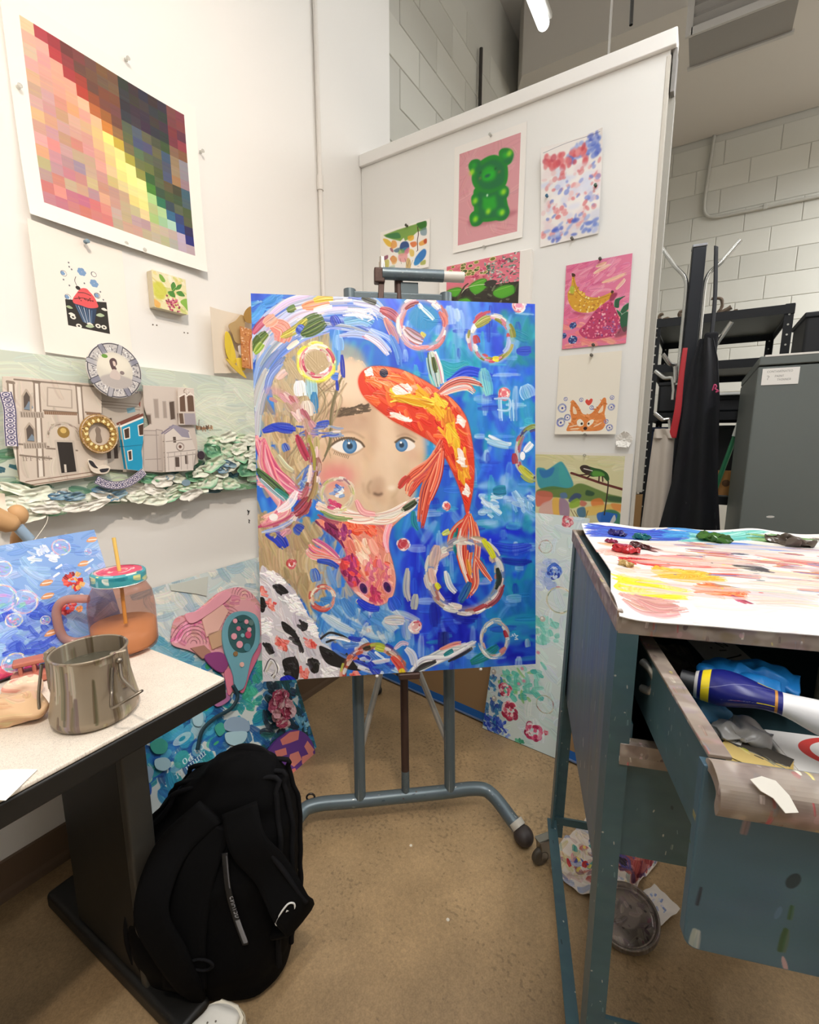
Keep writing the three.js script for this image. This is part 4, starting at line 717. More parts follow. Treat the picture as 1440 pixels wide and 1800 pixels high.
{
  const f = (u, v) => {
    const x = -0.004 + u * 0.666 + (1 - u) * 0.02 * Math.min(1, Math.max(0, (v - 0.1) / 0.2)), z = -v * 0.56, back = Math.max(0, v - 0.82) / 0.18, front = Math.max(0, 0.06 - v) / 0.06;
    let y = 0.9675 + 0.0015 * noise.noise(u * 7, v * 6, 2) + back * back * (0.012 + 0.012 * noise.noise(u * 6, 1, 4)) + (u < 0.05 ? 0.004 * Math.pow(1 - u / 0.05, 2) * (v < 0.55 ? 1 : 0.2) : 0);
    if (front > 0) y -= front * front * 0.012;
    return V(x, y, z + front * 0.011);
  };
  solo('palette_sheet', 'white palette paper sheet covered in smeared oil paint on the taboret top', 'palette', slab(f, 60, 50, 0.0016), PAL.mat(0.4, 0.0015), inCart(0, 0, 0));
  const G = [[-0.144,0.962,-1.155],[-0.091,0.962,-1.140],[0.048,0.962,-1.207],[-0.106,0.962,-0.994],[-0.092,0.962,-0.885],[-0.085,0.962,-1.046],[0.184,0.962,-1.261],[-0.144,0.962,-1.069]];
  const labels = ['dark violet paint glob on the palette sheet', 'dark teal paint glob on the palette sheet', 'leaf green paint glob at the far edge of the palette sheet', 'crimson red paint glob on the palette sheet', 'small ochre paint glob on the palette sheet', 'dark maroon paint glob on the palette sheet', 'grey brown dried paint heap at the far edge of the palette sheet', 'small magenta paint glob on the palette sheet'];
  const cols = [0x2a1f6a, 0x0e6a6e, 0x3a6a22, 0xb01220, 0xb8985a, 0x4a1c1e, 0x5f544a, 0x8a1a4a], rs = [[0.014, 0.008], [0.012, 0.009], [0.022, 0.012], [0.018, 0.009], [0.01, 0.006], [0.014, 0.006], [0.03, 0.012], [0.009, 0.004]];
  G.forEach((p, i) => { const g = crumple(new THREE.SphereGeometry(1, 44, 28).scale(rs[i][0] * 1.5, rs[i][1] * 0.7, rs[i][0]), rs[i][0] * 0.55, 1.9 / rs[i][0], i * 3); solo('paint_glob', labels[i], 'paint', g, M(cols[i], 0.25), { at: [p[0], 0.969 + rs[i][1] * 0.45, p[2]], turn: -0.35 }); });
  solo('masking_tape', 'torn white masking tape piece stuck on the drawer handle', 'tape', (() => { const g = extrude(shapeOf([[-0.014, 0.004], [-0.004, 0.008], [0.006, 0.006], [0.013, -0.004], [0.016, -0.016], [0.006, -0.018], [0.0, -0.008], [-0.008, -0.004]]), 0.001); return g.rotateX(-0.9); })(), M(0xe2ddd2, 0.7), inCart(0.075, 0.9025, 0.238));
}
// drawer contents
{
  // paint tube
  const t = thing('paint_tube', 'large squeezed white paint tube with a dark blue and yellow label in the drawer', 'tube', inCart(0.088, 0.871, 0.03));
  const a = new Art(512, 512, '#ecebec', 0.3);
  a.c.fillStyle = '#1a1f74'; a.c.fillRect(0, 0, 512, 190); a.c.fillStyle = '#f2d92a'; a.c.fillRect(0, 16, 512, 20); a.c.fillRect(140, 138, 180, 36); a.c.fillStyle = '#f2f0ee'; a.c.fillRect(0, 0, 512, 8);
  a.c.strokeStyle = '#c88a3a'; a.c.lineWidth = 4; a.c.strokeRect(-5, 176, 530, 2);
  a.text('OIL', 190, 80, 36, '#e8e8f4', { rot: 1.57 }); a.text('rtists', 250, 60, 34, '#e8e8f4', { rot: 1.57, font: 'serif' }); a.blob(250, 96, 18, 14, '#d8502a'); a.line([[236, 84], [262, 92], [244, 108]], '#e8e0f0', 4); a.text('white', 330, 110, 22, '#e8e8f4', { rot: 1.57 });
  a.line([[30, 20], [120, 180]], '#d8d8e0', 2, { a: 0.6 }); for (let k = 0; k < 12; k++) a.line([[rr(0, 512), 280], [rr(0, 512), 500]], '#d2d0d2', rr(4, 14), { a: 0.35, blur: 4 });
  const R = [], n = 26, L = 0.235;
  for (let j = 0; j <= n; j++) { const s = j / n, w = s < 0.08 ? 0.016 + s * 0.1 : 0.022 + 0.012 * s + 0.006 * Math.sin(s * 9), d = Math.max(0.0018, (s < 0.6 ? 0.016 + 0.004 * Math.sin(s * 14) : 0.018 * (1 - (s - 0.6) / 0.4)) ), tw = 0.5 * Math.sin(s * 3.4) - 0.2; R.push(Array.from({ length: 28 }, (_, i) => { const q = sup(i / 28 * 6.2832, w, d, 2.2), c = Math.cos(tw), z = Math.sin(tw); return [s * L, q[1] * c + q[0] * z + 0.006 * Math.sin(s * 7), q[0] * c - q[1] * z]; })); }
  const tg = loft(R), tuv = tg.attributes.uv; for (let i = 0; i < tuv.count; i++) tuv.setY(i, 1 - tuv.getY(i));
  const b = part('tube_body', tg, a.mat(0.3, 0.0006), t); b.rotation.y = -0.42; b.rotation.z = 0.03; b.position.y = 0.012;
  const cap = part('cap', rod([-0.016, 0, 0], [0.001, 0, 0], 0.014, 20), M(0x1a1a1e, 0.4), t); cap.rotation.y = -0.42; cap.position.y = 0.012;
  // blue glove
  const g = thing('nitrile_glove', 'crumpled bright blue nitrile glove behind the paint tube', 'glove', inCart(0.165, 0.853, -0.025)), gm = new THREE.MeshPhysicalMaterial({ color: 0x1f86d8, roughness: 0.4, sheen: 0.3 });
  const sp = (x, y, z, sd, rx) => crumple(new THREE.SphereGeometry(1, 44, 30).scale(x, y, z), 0.012, 42, sd).rotateY(rx);
  part('palm', sp(0.05, 0.02, 0.028, 3, -0.2), gm, g, { at: [0, 0.018, 0] });
  part('cuff', crumple(ribbon([[0.0, 0.018, -0.01], [0.03, 0.026, -0.006], [0.062, 0.02, 0.012]], [[0, 1, 0.4], [0, 1, 0.4], [0.2, 1, 0.4]], (s) => 0.05 - 0.01 * s, 0.012), 0.005, 60, 1), gm, g);
  part('finger', crumple(ribbon([[-0.03, 0.02, 0.0], [-0.05, 0.03, 0.008], [-0.055, 0.012, 0.018]], [[0, 1, 0], [0, 1, 0], [-1, 0.4, 0]], 0.018, 0.012), 0.003, 90, 2), gm, g);
  part('finger', crumple(ribbon([[-0.02, 0.022, 0.012], [0.0, 0.03, 0.026], [0.03, 0.022, 0.03]], [[0, 1, 0], [0, 1, 0.4], [0, 1, 0.4]], 0.02, 0.012), 0.003, 90, 7), gm, g);
  // handwritten card at the drawer's back
  const ea = new Art(256, 512, '#c9c5bd', 0); ea.line([[150, 470], [110, 430], [170, 330], [215, 380], [190, 460], [140, 470]], '#151515', 11); ea.line([[60, 330], [200, 250], [220, 230]], '#151515', 9); ea.line([[130, 200], [165, 190]], '#151515', 9); ea.blob(95, 175, 6, 6, '#151515'); ea.line([[170, 150], [150, 90], [200, 130], [190, 70]], '#151515', 8);
  solo('name_card', 'grey card with a handwritten name at the back of the drawer', 'card', slab((u, v) => V((u - 0.5) * 0.075, 0.002 * Math.sin(v * 4), -(v - 0.5) * 0.17), 6, 8, 0.001), ea.mat(0.7, 0), { ...inCart(0.2, 0.838, -0.165), basis: CART.basis });
  const ra = new Art(256, 256, '#5d564e', 0.4); ra.scumble([[0, 0], [256, 0], [256, 256], [0, 256]], 40, ['#6a6258', '#4a453e', '#7a7060'], 60, 26, 0.6, 1); ra.c.strokeStyle = '#3a352f'; ra.c.lineWidth = 6; ra.c.beginPath(); ra.c.arc(150, 120, 62, 0, 7); ra.c.stroke();
  solo('brown_wrapper', 'crumpled brown wrapper beside the grey name card', 'paper', slab((u, v) => V((u - 0.5) * 0.09, 0.01 * noise.noise(u * 4, v * 4, 3), -(v - 0.5) * 0.16), 16, 16, 0.001), ra.mat(0.7, 0.001), inCart(0.11, 0.83, -0.13));
  // sanding block
  const sb = thing('sanding_block', 'worn yellow sanding block with dark grit top by the drawer front', 'block', { at: CX(0.136, 0.806, 0.088), turn: -0.33 });
  const sa = new Art(256, 256, '#d8bb72', 0.4); sa.fill([[0, 0], [256, 0], [256, 96], [200, 120], [120, 110], [60, 124], [0, 110]], '#4a443c', { smooth: false }); sa.scumble([[0, 90], [256, 90], [256, 140], [0, 140]], 14, ['#c8c03a', '#8a8678', '#3a3632', '#e8d890'], 60, 10, 0.2); sa.fill([[0, 40], [60, 30], [64, 96], [0, 110]], '#e8e6e0', { smooth: false }); sa.text('28', 14, 60, 30, '#222', { rot: 0.5 }); sa.text('/', 36, 92, 30, '#222');
  part('block', rbox(0.068, 0.026, 0.058, 0.006, 0, 0.013, 0, 3), M(0xd9b968, 0.75), sb);
  part('grit_top', slab((u, v) => V((u - 0.5) * 0.062, 0.0268, -(v - 0.5) * 0.052), 2, 2, 0.0006), sa.mat(0.8, 0.0005), sb);
  // white lid with a red ring
  const ca = new Art(512, 512, '#ebe7e1', 0); ca.c.strokeStyle = '#d8433c'; ca.c.lineWidth = 34; ca.c.beginPath(); ca.c.ellipse(300, 190, 220, 190, 0, 0, 7); ca.c.stroke(); ca.text('OLI', 210, 300, 84, '#4a3a5a', { rot: 0.35, font: 'bold sans-serif' });
  const cd = thing('white_box', 'flat white box with a red ring printed on its lid beside the sanding block', 'box', inCart(0.26, 0.806, 0.075));
  part('box_body', rbox(0.18, 0.024, 0.1, 0.003, 0, 0.012, 0), M(0xe9e5df, 0.6), cd);
  part('lid_print', slab((u, v) => V((u - 0.5) * 0.174, 0.0248, -(v - 0.5) * 0.094), 2, 2, 0.0006), ca.mat(0.6, 0), cd);
  // wadded cling film and blue scrap
  solo('plastic_wrap', 'wad of clear grey plastic wrap under the paint tube', 'wrap', crumple(new THREE.SphereGeometry(1, 44, 30).scale(0.032, 0.014, 0.022), 0.013, 60, 4), new THREE.MeshPhysicalMaterial({ color: 0xc8c4c0, roughness: 0.25, transmission: 0.35, thickness: 0 }), inCart(0.135, 0.836, 0.052));
  solo('glove_scrap', 'smaller blue glove scrap under the paint tube', 'glove', crumple(new THREE.SphereGeometry(1, 40, 28).scale(0.034, 0.014, 0.02), 0.012, 55, 8), M(0x4a86b0, 0.5), inCart(0.098, 0.842, 0.02));
  solo('bottle', 'tan plastic bottle standing at the back of the drawer', 'bottle', lathe([[0, 0], [0.026, 0.001], [0.028, 0.006], [0.028, 0.065], [0.02, 0.075], [0.012, 0.078], [0.012, 0.09], [0, 0.09]], 32), M(0xb8a88c, 0.5), inCart(0.31, 0.806, -0.07));
}
// ---------- on the floor under the taboret ----------
{
  const a = new Art(512, 512, '#e4d8cc', 0.5);
  a.scumble([[0, 0], [512, 0], [512, 512], [0, 512]], 150, ['#e8dccf', '#d8c8b8', '#c8a8a0', '#8a98c0', '#b84a48', '#7a4a5a', '#d8c890', '#9ab0a8', '#f0e8e0', '#5a5a90'], 90, 34, 0.6, 1.2, { a: 0.4 });
  a.scumble([[240, 120], [480, 120], [480, 330], [240, 330]], 44, ['#8a2a2e', '#a84a44', '#5a3a5a', '#4a4a90', '#2a2026', '#b86a60'], 110, 50, 0.4, 0.8, { a: 0.7 });
  a.scumble([[60, 100], [200, 100], [200, 380], [60, 380]], 20, ['#3a4a9a', '#c82a30', '#e8d060', '#d89a9a', '#4a9a90'], 60, 24, 1, 0.8);
  const rag = (u, v) => { const x = (u - 0.5) * 0.26, z = -(v - 0.5) * 0.24, fold = Math.max(0, u - 0.72) / 0.28; return V(x - fold * 0.05 - 0.012 * Math.sin(v * 5), 0.006 + 0.018 * Math.abs(noise.noise(u * 3.1, v * 3.3, 2)) + 0.045 * Math.sin(Math.min(1, Math.max(0, (u - 0.35) / 0.5)) * 3.14) * (0.4 + 0.6 * v) + 0.01 * noise.noise(u * 9, v * 9, 5), z + 0.02 * Math.sin(u * 6)); };
  solo('paint_rag', 'paint smeared paper towel crumpled on the floor under the taboret', 'rag', slab(rag, 44, 40, 0.0012), a.mat(0.8, 0.001), { at: [-0.1, 0.0, -1.24], turn: -0.15 });
  const ta = new Art(512, 512, '#6f665e', 0.5);
  ta.scumble([[0, 0], [512, 0], [512, 512], [0, 512]], 90, ['#7a7068', '#5a524c', '#8a8078', '#6a5a60', '#948a80'], 90, 40, 0.6, 1.6, { a: 0.4 });
  for (let k = 0; k < 22; k++) ta.blob(256 + rr(-170, 170), 256 + rr(-170, 170), rr(4, 22), rr(3, 12), pick(['#3a3230', '#2a2426', '#7a4a58', '#4a3a44', '#a89e94']), { a: 0.7, rot: rr(0, 3), blur: 1 });
  const lg0 = lathe([[0.0, 0.014], [0.022, 0.014], [0.03, 0.0155], [0.038, 0.012], [0.046, 0.0125], [0.048, 0.009], [0.054, 0.009], [0.0565, 0.016], [0.059, 0.017], [0.061, 0.0145], [0.061, 0.003], [0.059, 0.0], [0.0, 0.0]], 64), lg = lg0.scale(1.25, 1.1, 1.25), p = lg.attributes.position, uv = lg.attributes.uv;
  for (let i = 0; i < p.count; i++) uv.setXY(i, 0.5 + p.getX(i) * 6.1, 0.5 + p.getZ(i) * 6.1);
  solo('tin_lid', 'round paint-stained metal tin lid on the floor beside the rag', 'lid', lg, ta.mat(0.28, 0.0004, { metalness: 0.6 }), { at: [-0.05, 0.022, -1.09], rot: [0.26, 0, 0.12] });
  solo('rag_scrap', 'folded white towel corner smudged blue lying over the tin lid edge', 'rag', slab((u, v) => V((u - 0.5) * 0.07, 0.026 + 0.008 * noise.noise(u * 3, v * 3, 8) - 0.006 * u, -(v - 0.5) * 0.085), 14, 14, 0.0012), (() => { const b = new Art(256, 256, '#e0d8d0', 0.4); b.scumble([[60, 60], [200, 60], [200, 200], [60, 200]], 16, ['#8a9ac8', '#6a80b8', '#5a8a80', '#c8ccd8'], 40, 16, 0.5, 1, { a: 0.6 }); return b.mat(0.8, 0.0005); })(), { at: [0.012, 0.0, -1.17], turn: -0.5 });
  for (const [x, z, label] of [[-0.62, -1.0, 'tiny pale paint fleck on the floor before the easel'], [-0.43, -0.87, 'tiny pale paint fleck on the floor between easel and taboret']]) solo('paint_fleck', label, 'fleck', new THREE.CylinderGeometry(0.004, 0.0045, 0.0012, 9), M(0xe0d8c8, 0.6), { at: [x, 0.0006, z] });
}
// ---------- the large koi portrait on the easel ----------
const MAIN = new Art(1000, 1333, '#2468cc', 0.5);
{
  const a = MAIN, B = (c, w, p, o = {}) => a.brush(p, c, w, o), F = (c, p, o = {}) => a.fill(p, c, o);
  const rect = (x0, y0, x1, y1) => [[x0, y0], [x1, y0], [x1, y1], [x0, y1]];
  const blues = ['#1a44cc', '#2258d8', '#2a78d4', '#1f8fc4', '#2f6ee0', '#1638b8', '#3a92dc'];
  // water, by zones
  a.scumble(rect(0, 0, 1000, 1333), 420, blues, 150, 46, 1.57, 0.35, { a: 0.5 });
  a.scumble([[473,8],[1000,6],[1001,376],[799,338],[490,224]], 130, ['#1d4fe0', '#2a6ae8', '#3f86e4', '#1f3fd0', '#2f78e0'], 110, 36, 1.5, 0.9, { a: 0.6 });
  a.scumble([[633,120],[757,136],[820,338],[694,319],[632,240]], 60, ['#1795b8', '#2aa8c4', '#1584b0', '#35b4c8'], 90, 34, 1.2, 0.8, { a: 0.65 });
  a.scumble([[884,51],[1000,47],[1000,211],[905,193]], 36, ['#0f8f9c', '#148a92', '#1f9aa8', '#1a70b8'], 90, 36, 1.2, 0.8, { a: 0.65 });
  for (const q of [[696,19],[721,27],[741,57],[705,138],[758,116]]) B(['#7aa8f0', '#a4c4f4', '#5a8ae8'], 34, [[q[0], q[1] - 60], [q[0] + 4, q[1]], [q[0], q[1] + 90]], { a: 0.4 });
  a.scumble([[799,338],[1001,314],[1001,543],[798,543]], 70, ['#1a6cd8', '#2280d0', '#1f9ab8', '#2a50d8', '#3a9ae0'], 120, 34, 1.57, 0.25, { a: 0.6 });
  a.scumble([[802,523],[1001,522],[1001,776],[801,772]], 80, ['#1a44d8', '#1f5ae0', '#1638c8', '#2a78d4', '#2a8ac8'], 130, 40, 1.57, 0.4, { a: 0.6 });
  a.scumble([[808,647],[1001,649],[993,818],[818,836]], 46, ['#5aa4dc', '#3a90d0', '#1f7ac8', '#8abce8', '#1a94a8'], 90, 34, 0.6, 0.9, { a: 0.55 });
  a.scumble([[807,825],[883,812],[1001,861],[1002,968],[949,999],[883,943],[818,909]], 60, ['#0a1cc0', '#1024d0', '#0f30c8', '#1a48d8', '#2a6ad8'], 140, 44, 0.1, 0.6, { a: 0.5 }); a.scumble([[883,879],[1001,840],[1002,990],[905,1008]], 24, ['#1a60c8', '#2a80d0', '#1a48d8', '#3a90d8'], 120, 30, 0.5, 0.6, { a: 0.5 });
  a.scumble([[861,964],[1002,968],[1002,1206],[860,1199]], 60, ['#1a70b8', '#1580b8', '#1f64c0', '#1a8ab0'], 120, 36, 1.5, 0.5, { a: 0.6 });
  a.scumble([[523,870],[627,873],[666,1190],[508,1203]], 70, ['#1428c8', '#0d20b8', '#1c3cd4', '#2a5ad8'], 150, 40, 1.57, 0.2, { a: 0.6 });
  a.scumble([[614,1061],[795,1089],[773,1238],[623,1230]], 60, ['#0a16a8', '#0d1cb4', '#1224c0'], 120, 40, 1.5, 0.5, { a: 0.65 });
  a.scumble([[904,1201],[1002,1195],[1002,1327],[882,1309]], 46, ['#0a18b4', '#1020c0', '#1a48c8'], 90, 34, 0.2, 0.5, { a: 0.65 });
  a.scumble([[774,1152],[1002,1152],[1002,1239],[795,1239]], 40, ['#1a86c0', '#1f94b8', '#2a78c8'], 120, 30, 0.1, 0.3, { a: 0.6 });
  a.soften(4); a.scumble(rect(480, 0, 1000, 1333), 90, ['#2a6ae8', '#1a44d0', '#3a90d8', '#5a9ae0', '#1f8ab8', '#8ab8ec'], 110, 26, 1.5, 0.8, { a: 0.35 }); a.soften(2);
  { // palette-knife passes: upright and level smears of paler and deeper blue
    for (let k = 0; k < 150; k++) { const x = rr(520, 985), y = rr(10, 1320), up = rnd() < 0.62, L = rr(30, 120); B([pick(['#9cc4ee', '#5a9ae4', '#1c38c0', '#12a0b4', '#2f6ae8', '#c8dcf4', '#0f26b0', '#3ab0c8', '#1a7ac8'])], rr(10, 34), up ? [[x, y], [x + rr(-4, 4), y + L]] : [[x, y], [x + L, y + rr(-4, 4)]], { a: 0.32, j: 14, taper: 0.4 }); }
    for (const [c, w, p] of [['#a8c8f0', 40, [[681,19],[689,89]]], ['#8ab4ec', 30, [[721,33],[724,137]]], ['#c4d8f4', 22, [[708,28],[712,78]]], ['#1fa0b0', 50, [[643,220],[694,243],[757,217]]], ['#0f8aa0', 40, [[916,101],[981,129]]], ['#10209a', 40, [[614,1082],[620,1177]]], ['#0a1a9c', 60, [[688,1127],[784,1142]]], ['#d8e4f0', 16, [[811,486],[862,510],[912,508]]], ['#7ac0d8', 30, [[812,260],[820,338]]], ['#e4ecf4', 20, [[831,710],[861,731]]], ['#dce8f4', 24, [[944,728],[979,746]]], ['#1830c8', 46, [[822,878],[905,897],[993,886]]], ['#0a1698', 26, [[861,932],[938,945],[993,942]]]]) B([c], w, p, { a: 0.55, j: 16 });
    a.scumble([[10,798],[203,812],[230,914],[178,1064],[83,949],[10,947]], 90, ['#b8a078', '#a68f6a', '#c4ae88', '#9f8a68', '#cdb896'], 100, 24, 1.35, 0.4, { a: 0.6 }); a.scumble([[159,1033],[276,1068],[274,1191],[204,1208],[172,1125]], 30, ['#c0ac88', '#b09a74', '#cabc9c'], 70, 20, 1.2, 0.4, { a: 0.5 });
    a.scumble([[73,196],[265,152],[271,347],[209,504],[58,408]], 80, ['#b8a27e', '#a8926e', '#c8b494', '#9a8464'], 90, 20, 1.2, 0.5, { a: 0.5 });
  }
  F('#12139a', [[626,1192],[636,1192],[636,1256],[625,1256]], { smooth: false }); for (const x of [0, 10, 18]) B('#10207a', 14, [[641,1193],[640,1259]].map((p) => [p[0] + x, p[1]]), { a: 0.7 });
  // hair and tan ground at left
  a.scumble([[46,159],[140,137],[294,151],[310,346],[248,504],[206,663],[33,661],[10,466]], 150, ['#b8a27e', '#a8926e', '#c4b08c', '#9a8666', '#c8b496'], 110, 28, 1.3, 0.5, { a: 0.6 });
  F('#b9a583', [[140,175],[274,152],[371,188],[369,305],[288,464],[208,544],[133,465],[79,350]], { a: 0.7, blur: 10 });
  a.scumble([[11,428],[182,426],[177,662],[11,622]], 60, ['#b49a74', '#c4aa84', '#a58c6a', '#c8b08a'], 90, 26, 1.4, 0.4, { a: 0.65 });
  a.scumble([[11,759],[203,802],[260,904],[207,1065],[158,1043],[83,939],[10,957]], 110, ['#b8a078', '#a68f6a', '#c4ae88', '#9f8a68'], 110, 28, 1.35, 0.4, { a: 0.65 });
  a.scumble([[203,802],[360,846],[357,1071],[197,1065]], 40, ['#5a86c0', '#7a9cc8', '#94a8c0', '#b0a898', '#3a6ac0'], 90, 24, 1.5, 0.4, { a: 0.55 });
  a.scumble([[187,1064],[520,1099],[519,1203],[214,1208]], 60, ['#4a8cd0', '#7aaed8', '#a8c4dc', '#2f78c8', '#c8d4dc'], 120, 30, 1.2, 0.9, { a: 0.55 });
  a.soften(1.2, 0.3);
  // skin
  const skin = [[253,230],[371,227],[468,383],[569,422],[592,544],[556,645],[541,706],[463,756],[362,769],[263,753],[210,643],[201,504],[228,347]];
  F('#d8bb9e', skin, { blur: 8 });
  a.scumble(skin, 130, ['#d8b898', '#cfae8e', '#dcc0a2', '#d4b494', '#c9a888'], 80, 30, 1.3, 0.6, { a: 0.35, thick: 0.3 });
  a.within(skin, () => a.soften(7, 0.85));
  F('#e6cfb6', [[273,229],[371,231],[409,305],[388,364],[290,356],[248,327]], { blur: 18, a: 0.8 });
  F('#b8967a', [[378,355],[418,364],[431,463],[405,544],[386,504],[383,424]], { blur: 12, a: 0.55 });
  F('#b4917a', [[223,377],[368,400],[387,424],[367,460],[230,449]], { blur: 10, a: 0.6 });
  F('#e2c8ae', [[424,384],[487,443],[495,625],[468,685],[424,644],[414,524]], { blur: 14, a: 0.7 });
  F('#b5957c', [[488,413],[569,422],[585,462],[495,479]], { blur: 9, a: 0.6 });
  a.blob(...[[269,619]][0], 66, 44, '#d8767a', { blur: 22, a: 0.75 }); a.blob(...[[543,544]][0], 20, 26, '#cfa088', { blur: 10, a: 0.5 });
  // nose
  F('#b4937a', [[394,634],[420,620],[440,636],[431,681],[403,689],[383,668]], { blur: 8, a: 0.6 });
  a.line([[385,680],[380,656],[392,636]], '#97795f', 6, { blur: 4, a: 0.8 }); a.line([[403,680],[417,685],[429,681]], '#5a4234', 8, { blur: 3, a: 0.85 }); a.line([[364,644],[369,676],[387,696]], '#b89478', 7, { blur: 5, a: 0.7 }); a.blob(...[[464,661]][0], 14, 9, '#ecd8c2', { blur: 4 });
  a.line([[464,697],[484,677],[491,645]], '#b89878', 5, { blur: 4, a: 0.7 });
  // eyes
  const eye = (white, cx, cy, rx, iris, lash) => {
    F('#e9e2da', white, { blur: 1.2 }); a.blob(cx, cy, rx, rx * 1.08, '#3f6f9e'); a.blob(cx, cy, rx * 0.78, rx * 0.8, '#6a9ac4', { blur: 3, a: 0.8 }); a.blob(cx, cy, rx * 0.42, rx * 0.44, '#22364a', { blur: 1.5 }); a.blob(cx - rx * 0.1, cy - rx * 0.4, 4, 4, '#f4f4f4');
    a.line(lash, '#5c4a38', 7, { blur: 1.2 });
  };
  eye([[256,512],[287,492],[323,488],[354,500],[368,514],[346,532],[310,538],[279,530]], ...[[320,512]][0], 25, 0, [[244,520],[268,500],[299,486],[331,486],[358,498],[370,514]]);
  eye([[482,507],[499,491],[523,487],[544,499],[552,515],[531,529],[502,529]], ...[[503,509]][0], 22, 0, [[481,499],[503,485],[527,485],[548,497]]);
  a.line([[259,524],[294,540],[334,540],[366,520]], '#a5866c', 4, { blur: 2, a: 0.8 }); a.line([[252,488],[288,468],[331,464],[370,484]], '#9a7a62', 5, { blur: 3, a: 0.7 }); a.line([[487,479],[519,471],[556,487]], '#9a7a62', 5, { blur: 3, a: 0.7 });
  for (let k = 0; k < 9; k++) { const q = [[268,496]][0]; a.line([[q[0] + k * 9, q[1] - k % 5], [q[0] + k * 9 - 4, q[1] - 14]], '#5c4a38', 3, { a: 0.8 }); a.line([[q[0] + k * 6, q[1] + 34 + k * 2], [q[0] + k * 6 - 4, q[1] + 44 + k * 2]], '#6c5a46', 2.4, { a: 0.7 }); }
  // brows
  for (let k = 0; k < 130; k++) { const s = rnd(), q = [[266,402],[325,389],[378,380]]; const x = q[0][0] + (q[2][0] - q[0][0]) * s, y = q[0][1] + (q[2][1] - q[0][1]) * s + rr(-13, 13); a.line([[x, y], [x + rr(8, 24), y - rr(0, 10)]], pick(['#5a4a3a', '#6a5844', '#4c3e30']), 4, { a: 0.7 }); }
  B(['#5f5040'], 14, [[494,417],[524,421],[544,430]], { a: 0.7 });
  // hair strands and dark seam at the side of the face
  for (let k = 0; k < 26; k++) B(['#8a7658', '#a08a68', '#c4b08a', '#7a6a50'], 7, [[rr(140, 330), rr(200, 330)], [rr(120, 300), rr(330, 430)], [rr(90, 270), rr(460, 620)]], { a: 0.4, n: 3 });
  B(['#8a7a60', '#6a5c48'], 10, [[301,268],[271,347],[257,425],[254,494],[237,544],[211,587]], { a: 0.85 }); B('#a0835e', 9, [[211,587],[201,607]], {});
  // blue knife patches over the hair
  for (const [c, w, p] of [['#2a6acc', 44, [[125,137],[132,175]]], ['#e8eef4', 46, [[152,290],[158,348]]], ['#9ac4d4', 40, [[191,270],[197,357]]], ['#3a80b8', 26, [[201,328],[203,406]]], ['#dcd0c4', 48, [[174,358],[180,416]]], ['#1a2fa8', 18, [[299,199],[303,283]]], ['#2236b0', 12, [[280,284],[283,327]]], ['#5a9ae0', 30, [[283,113],[276,258]]], ['#78a8e4', 34, [[290,132],[293,190]]], ['#3a70d8', 26, [[262,269],[291,272]]]]) B([c], w, p, { a: 0.9, j: 16 });
  B(['#1a34b8', '#243cc4'], 28, [[27,460],[76,446],[143,452]], { j: 14 }); B(['#1a34b8', '#2a48c8'], 22, [[57,443],[95,456],[133,460]]); B(['#2440b8'], 20, [[210,436],[259,429]]); B(['#2038b0'], 18, [[4,461],[15,486]]); B(['#2038a8', '#5a7ac0'], 26, [[94,505],[106,534]], { a: 0.8 });
  for (let k = 0; k < 10; k++) B(['#2f4fbe', '#5a80c8', '#a8b8d0'], 8, [[145,615],[178,607],[211,619]].map((p) => [p[0] + rr(-12, 12), p[1] + rr(-30, 60)]), { a: 0.6 });
  a.scumble([[162,436],[288,445],[287,484],[152,475]], 20, ['#5a70b0', '#c8c0b8', '#8a98b8', '#3a50b0'], 50, 8, 0, 0.2);
  // great arcs sweeping over the head
  const arc = (pts, cols, w, n) => { for (let k = 0; k < n; k++) { const d = rr(-w, w), e = rr(-6, 6), s = rr(0, 0.75), i0 = Math.floor(s * (pts.length - 2)); const seg = pts.slice(i0, Math.min(pts.length, i0 + 3)).map((p) => [p[0] + d * 0.7 + e, p[1] + d]); B([pick(cols)], rr(10, 22), seg, { a: 0.8, j: 26 }); } };
  const big = [[10,236],[31,159],[75,101],[142,51],[238,22],[345,14],[423,30],[472,77],[501,144],[518,223]];
  a.scumble([[9,9],[143,7],[48,83],[9,141]], 34, ['#3a8ad8', '#4a98e0', '#2a60c8', '#8ab0d8', '#2244b4'], 80, 26, -0.5, 0.4, { a: 0.7 });
  arc(big, ['#8aa8e0', '#b8c4e8', '#c8b8d8', '#5a78c8', '#e8d8d8', '#94a0b8', '#b0b8d0'], 34, 90);
  const big2 = [[15,331],[36,254],[83,186],[160,126],[256,94],[343,101],[412,128],[471,185],[490,224]];
  arc(big2, ['#7a98d8', '#a4b4dc', '#5a7cd0', '#c0c8e4', '#8a94a8', '#d8d4dc'], 20, 60);
  arc([[0,466],[6,389],[19,331],[53,254],[101,195]], ['#8a98b4', '#6a80b8', '#b8bcc8', '#a8a8b0', '#c8ccd4'], 18, 26);
  B(['#a83a5a', '#8a2a4a', '#c05a70'], 24, [[4,132],[29,102],[67,67]]); B(['#b83a44', '#a02a38', '#c8606a'], 32, [[437,39],[472,51],[504,81]]); B(['#c86a6a', '#d89a8a'], 30, [[452,68],[481,125],[495,164]], { a: 0.7 });
  B(['#e08a74', '#e8a088', '#d87a68'], 60, [[66,101],[103,119],[94,167]]); B(['#e0a088', '#e8b8a0'], 40, [[44,102],[85,72]]); B(['#e89058', '#e0805a', '#e8a888'], 34, [[171,40],[219,28],[267,17]]); B(['#e2c83a', '#d0b830', '#c8a828'], 24, [[210,15],[248,4],[281,5]]);
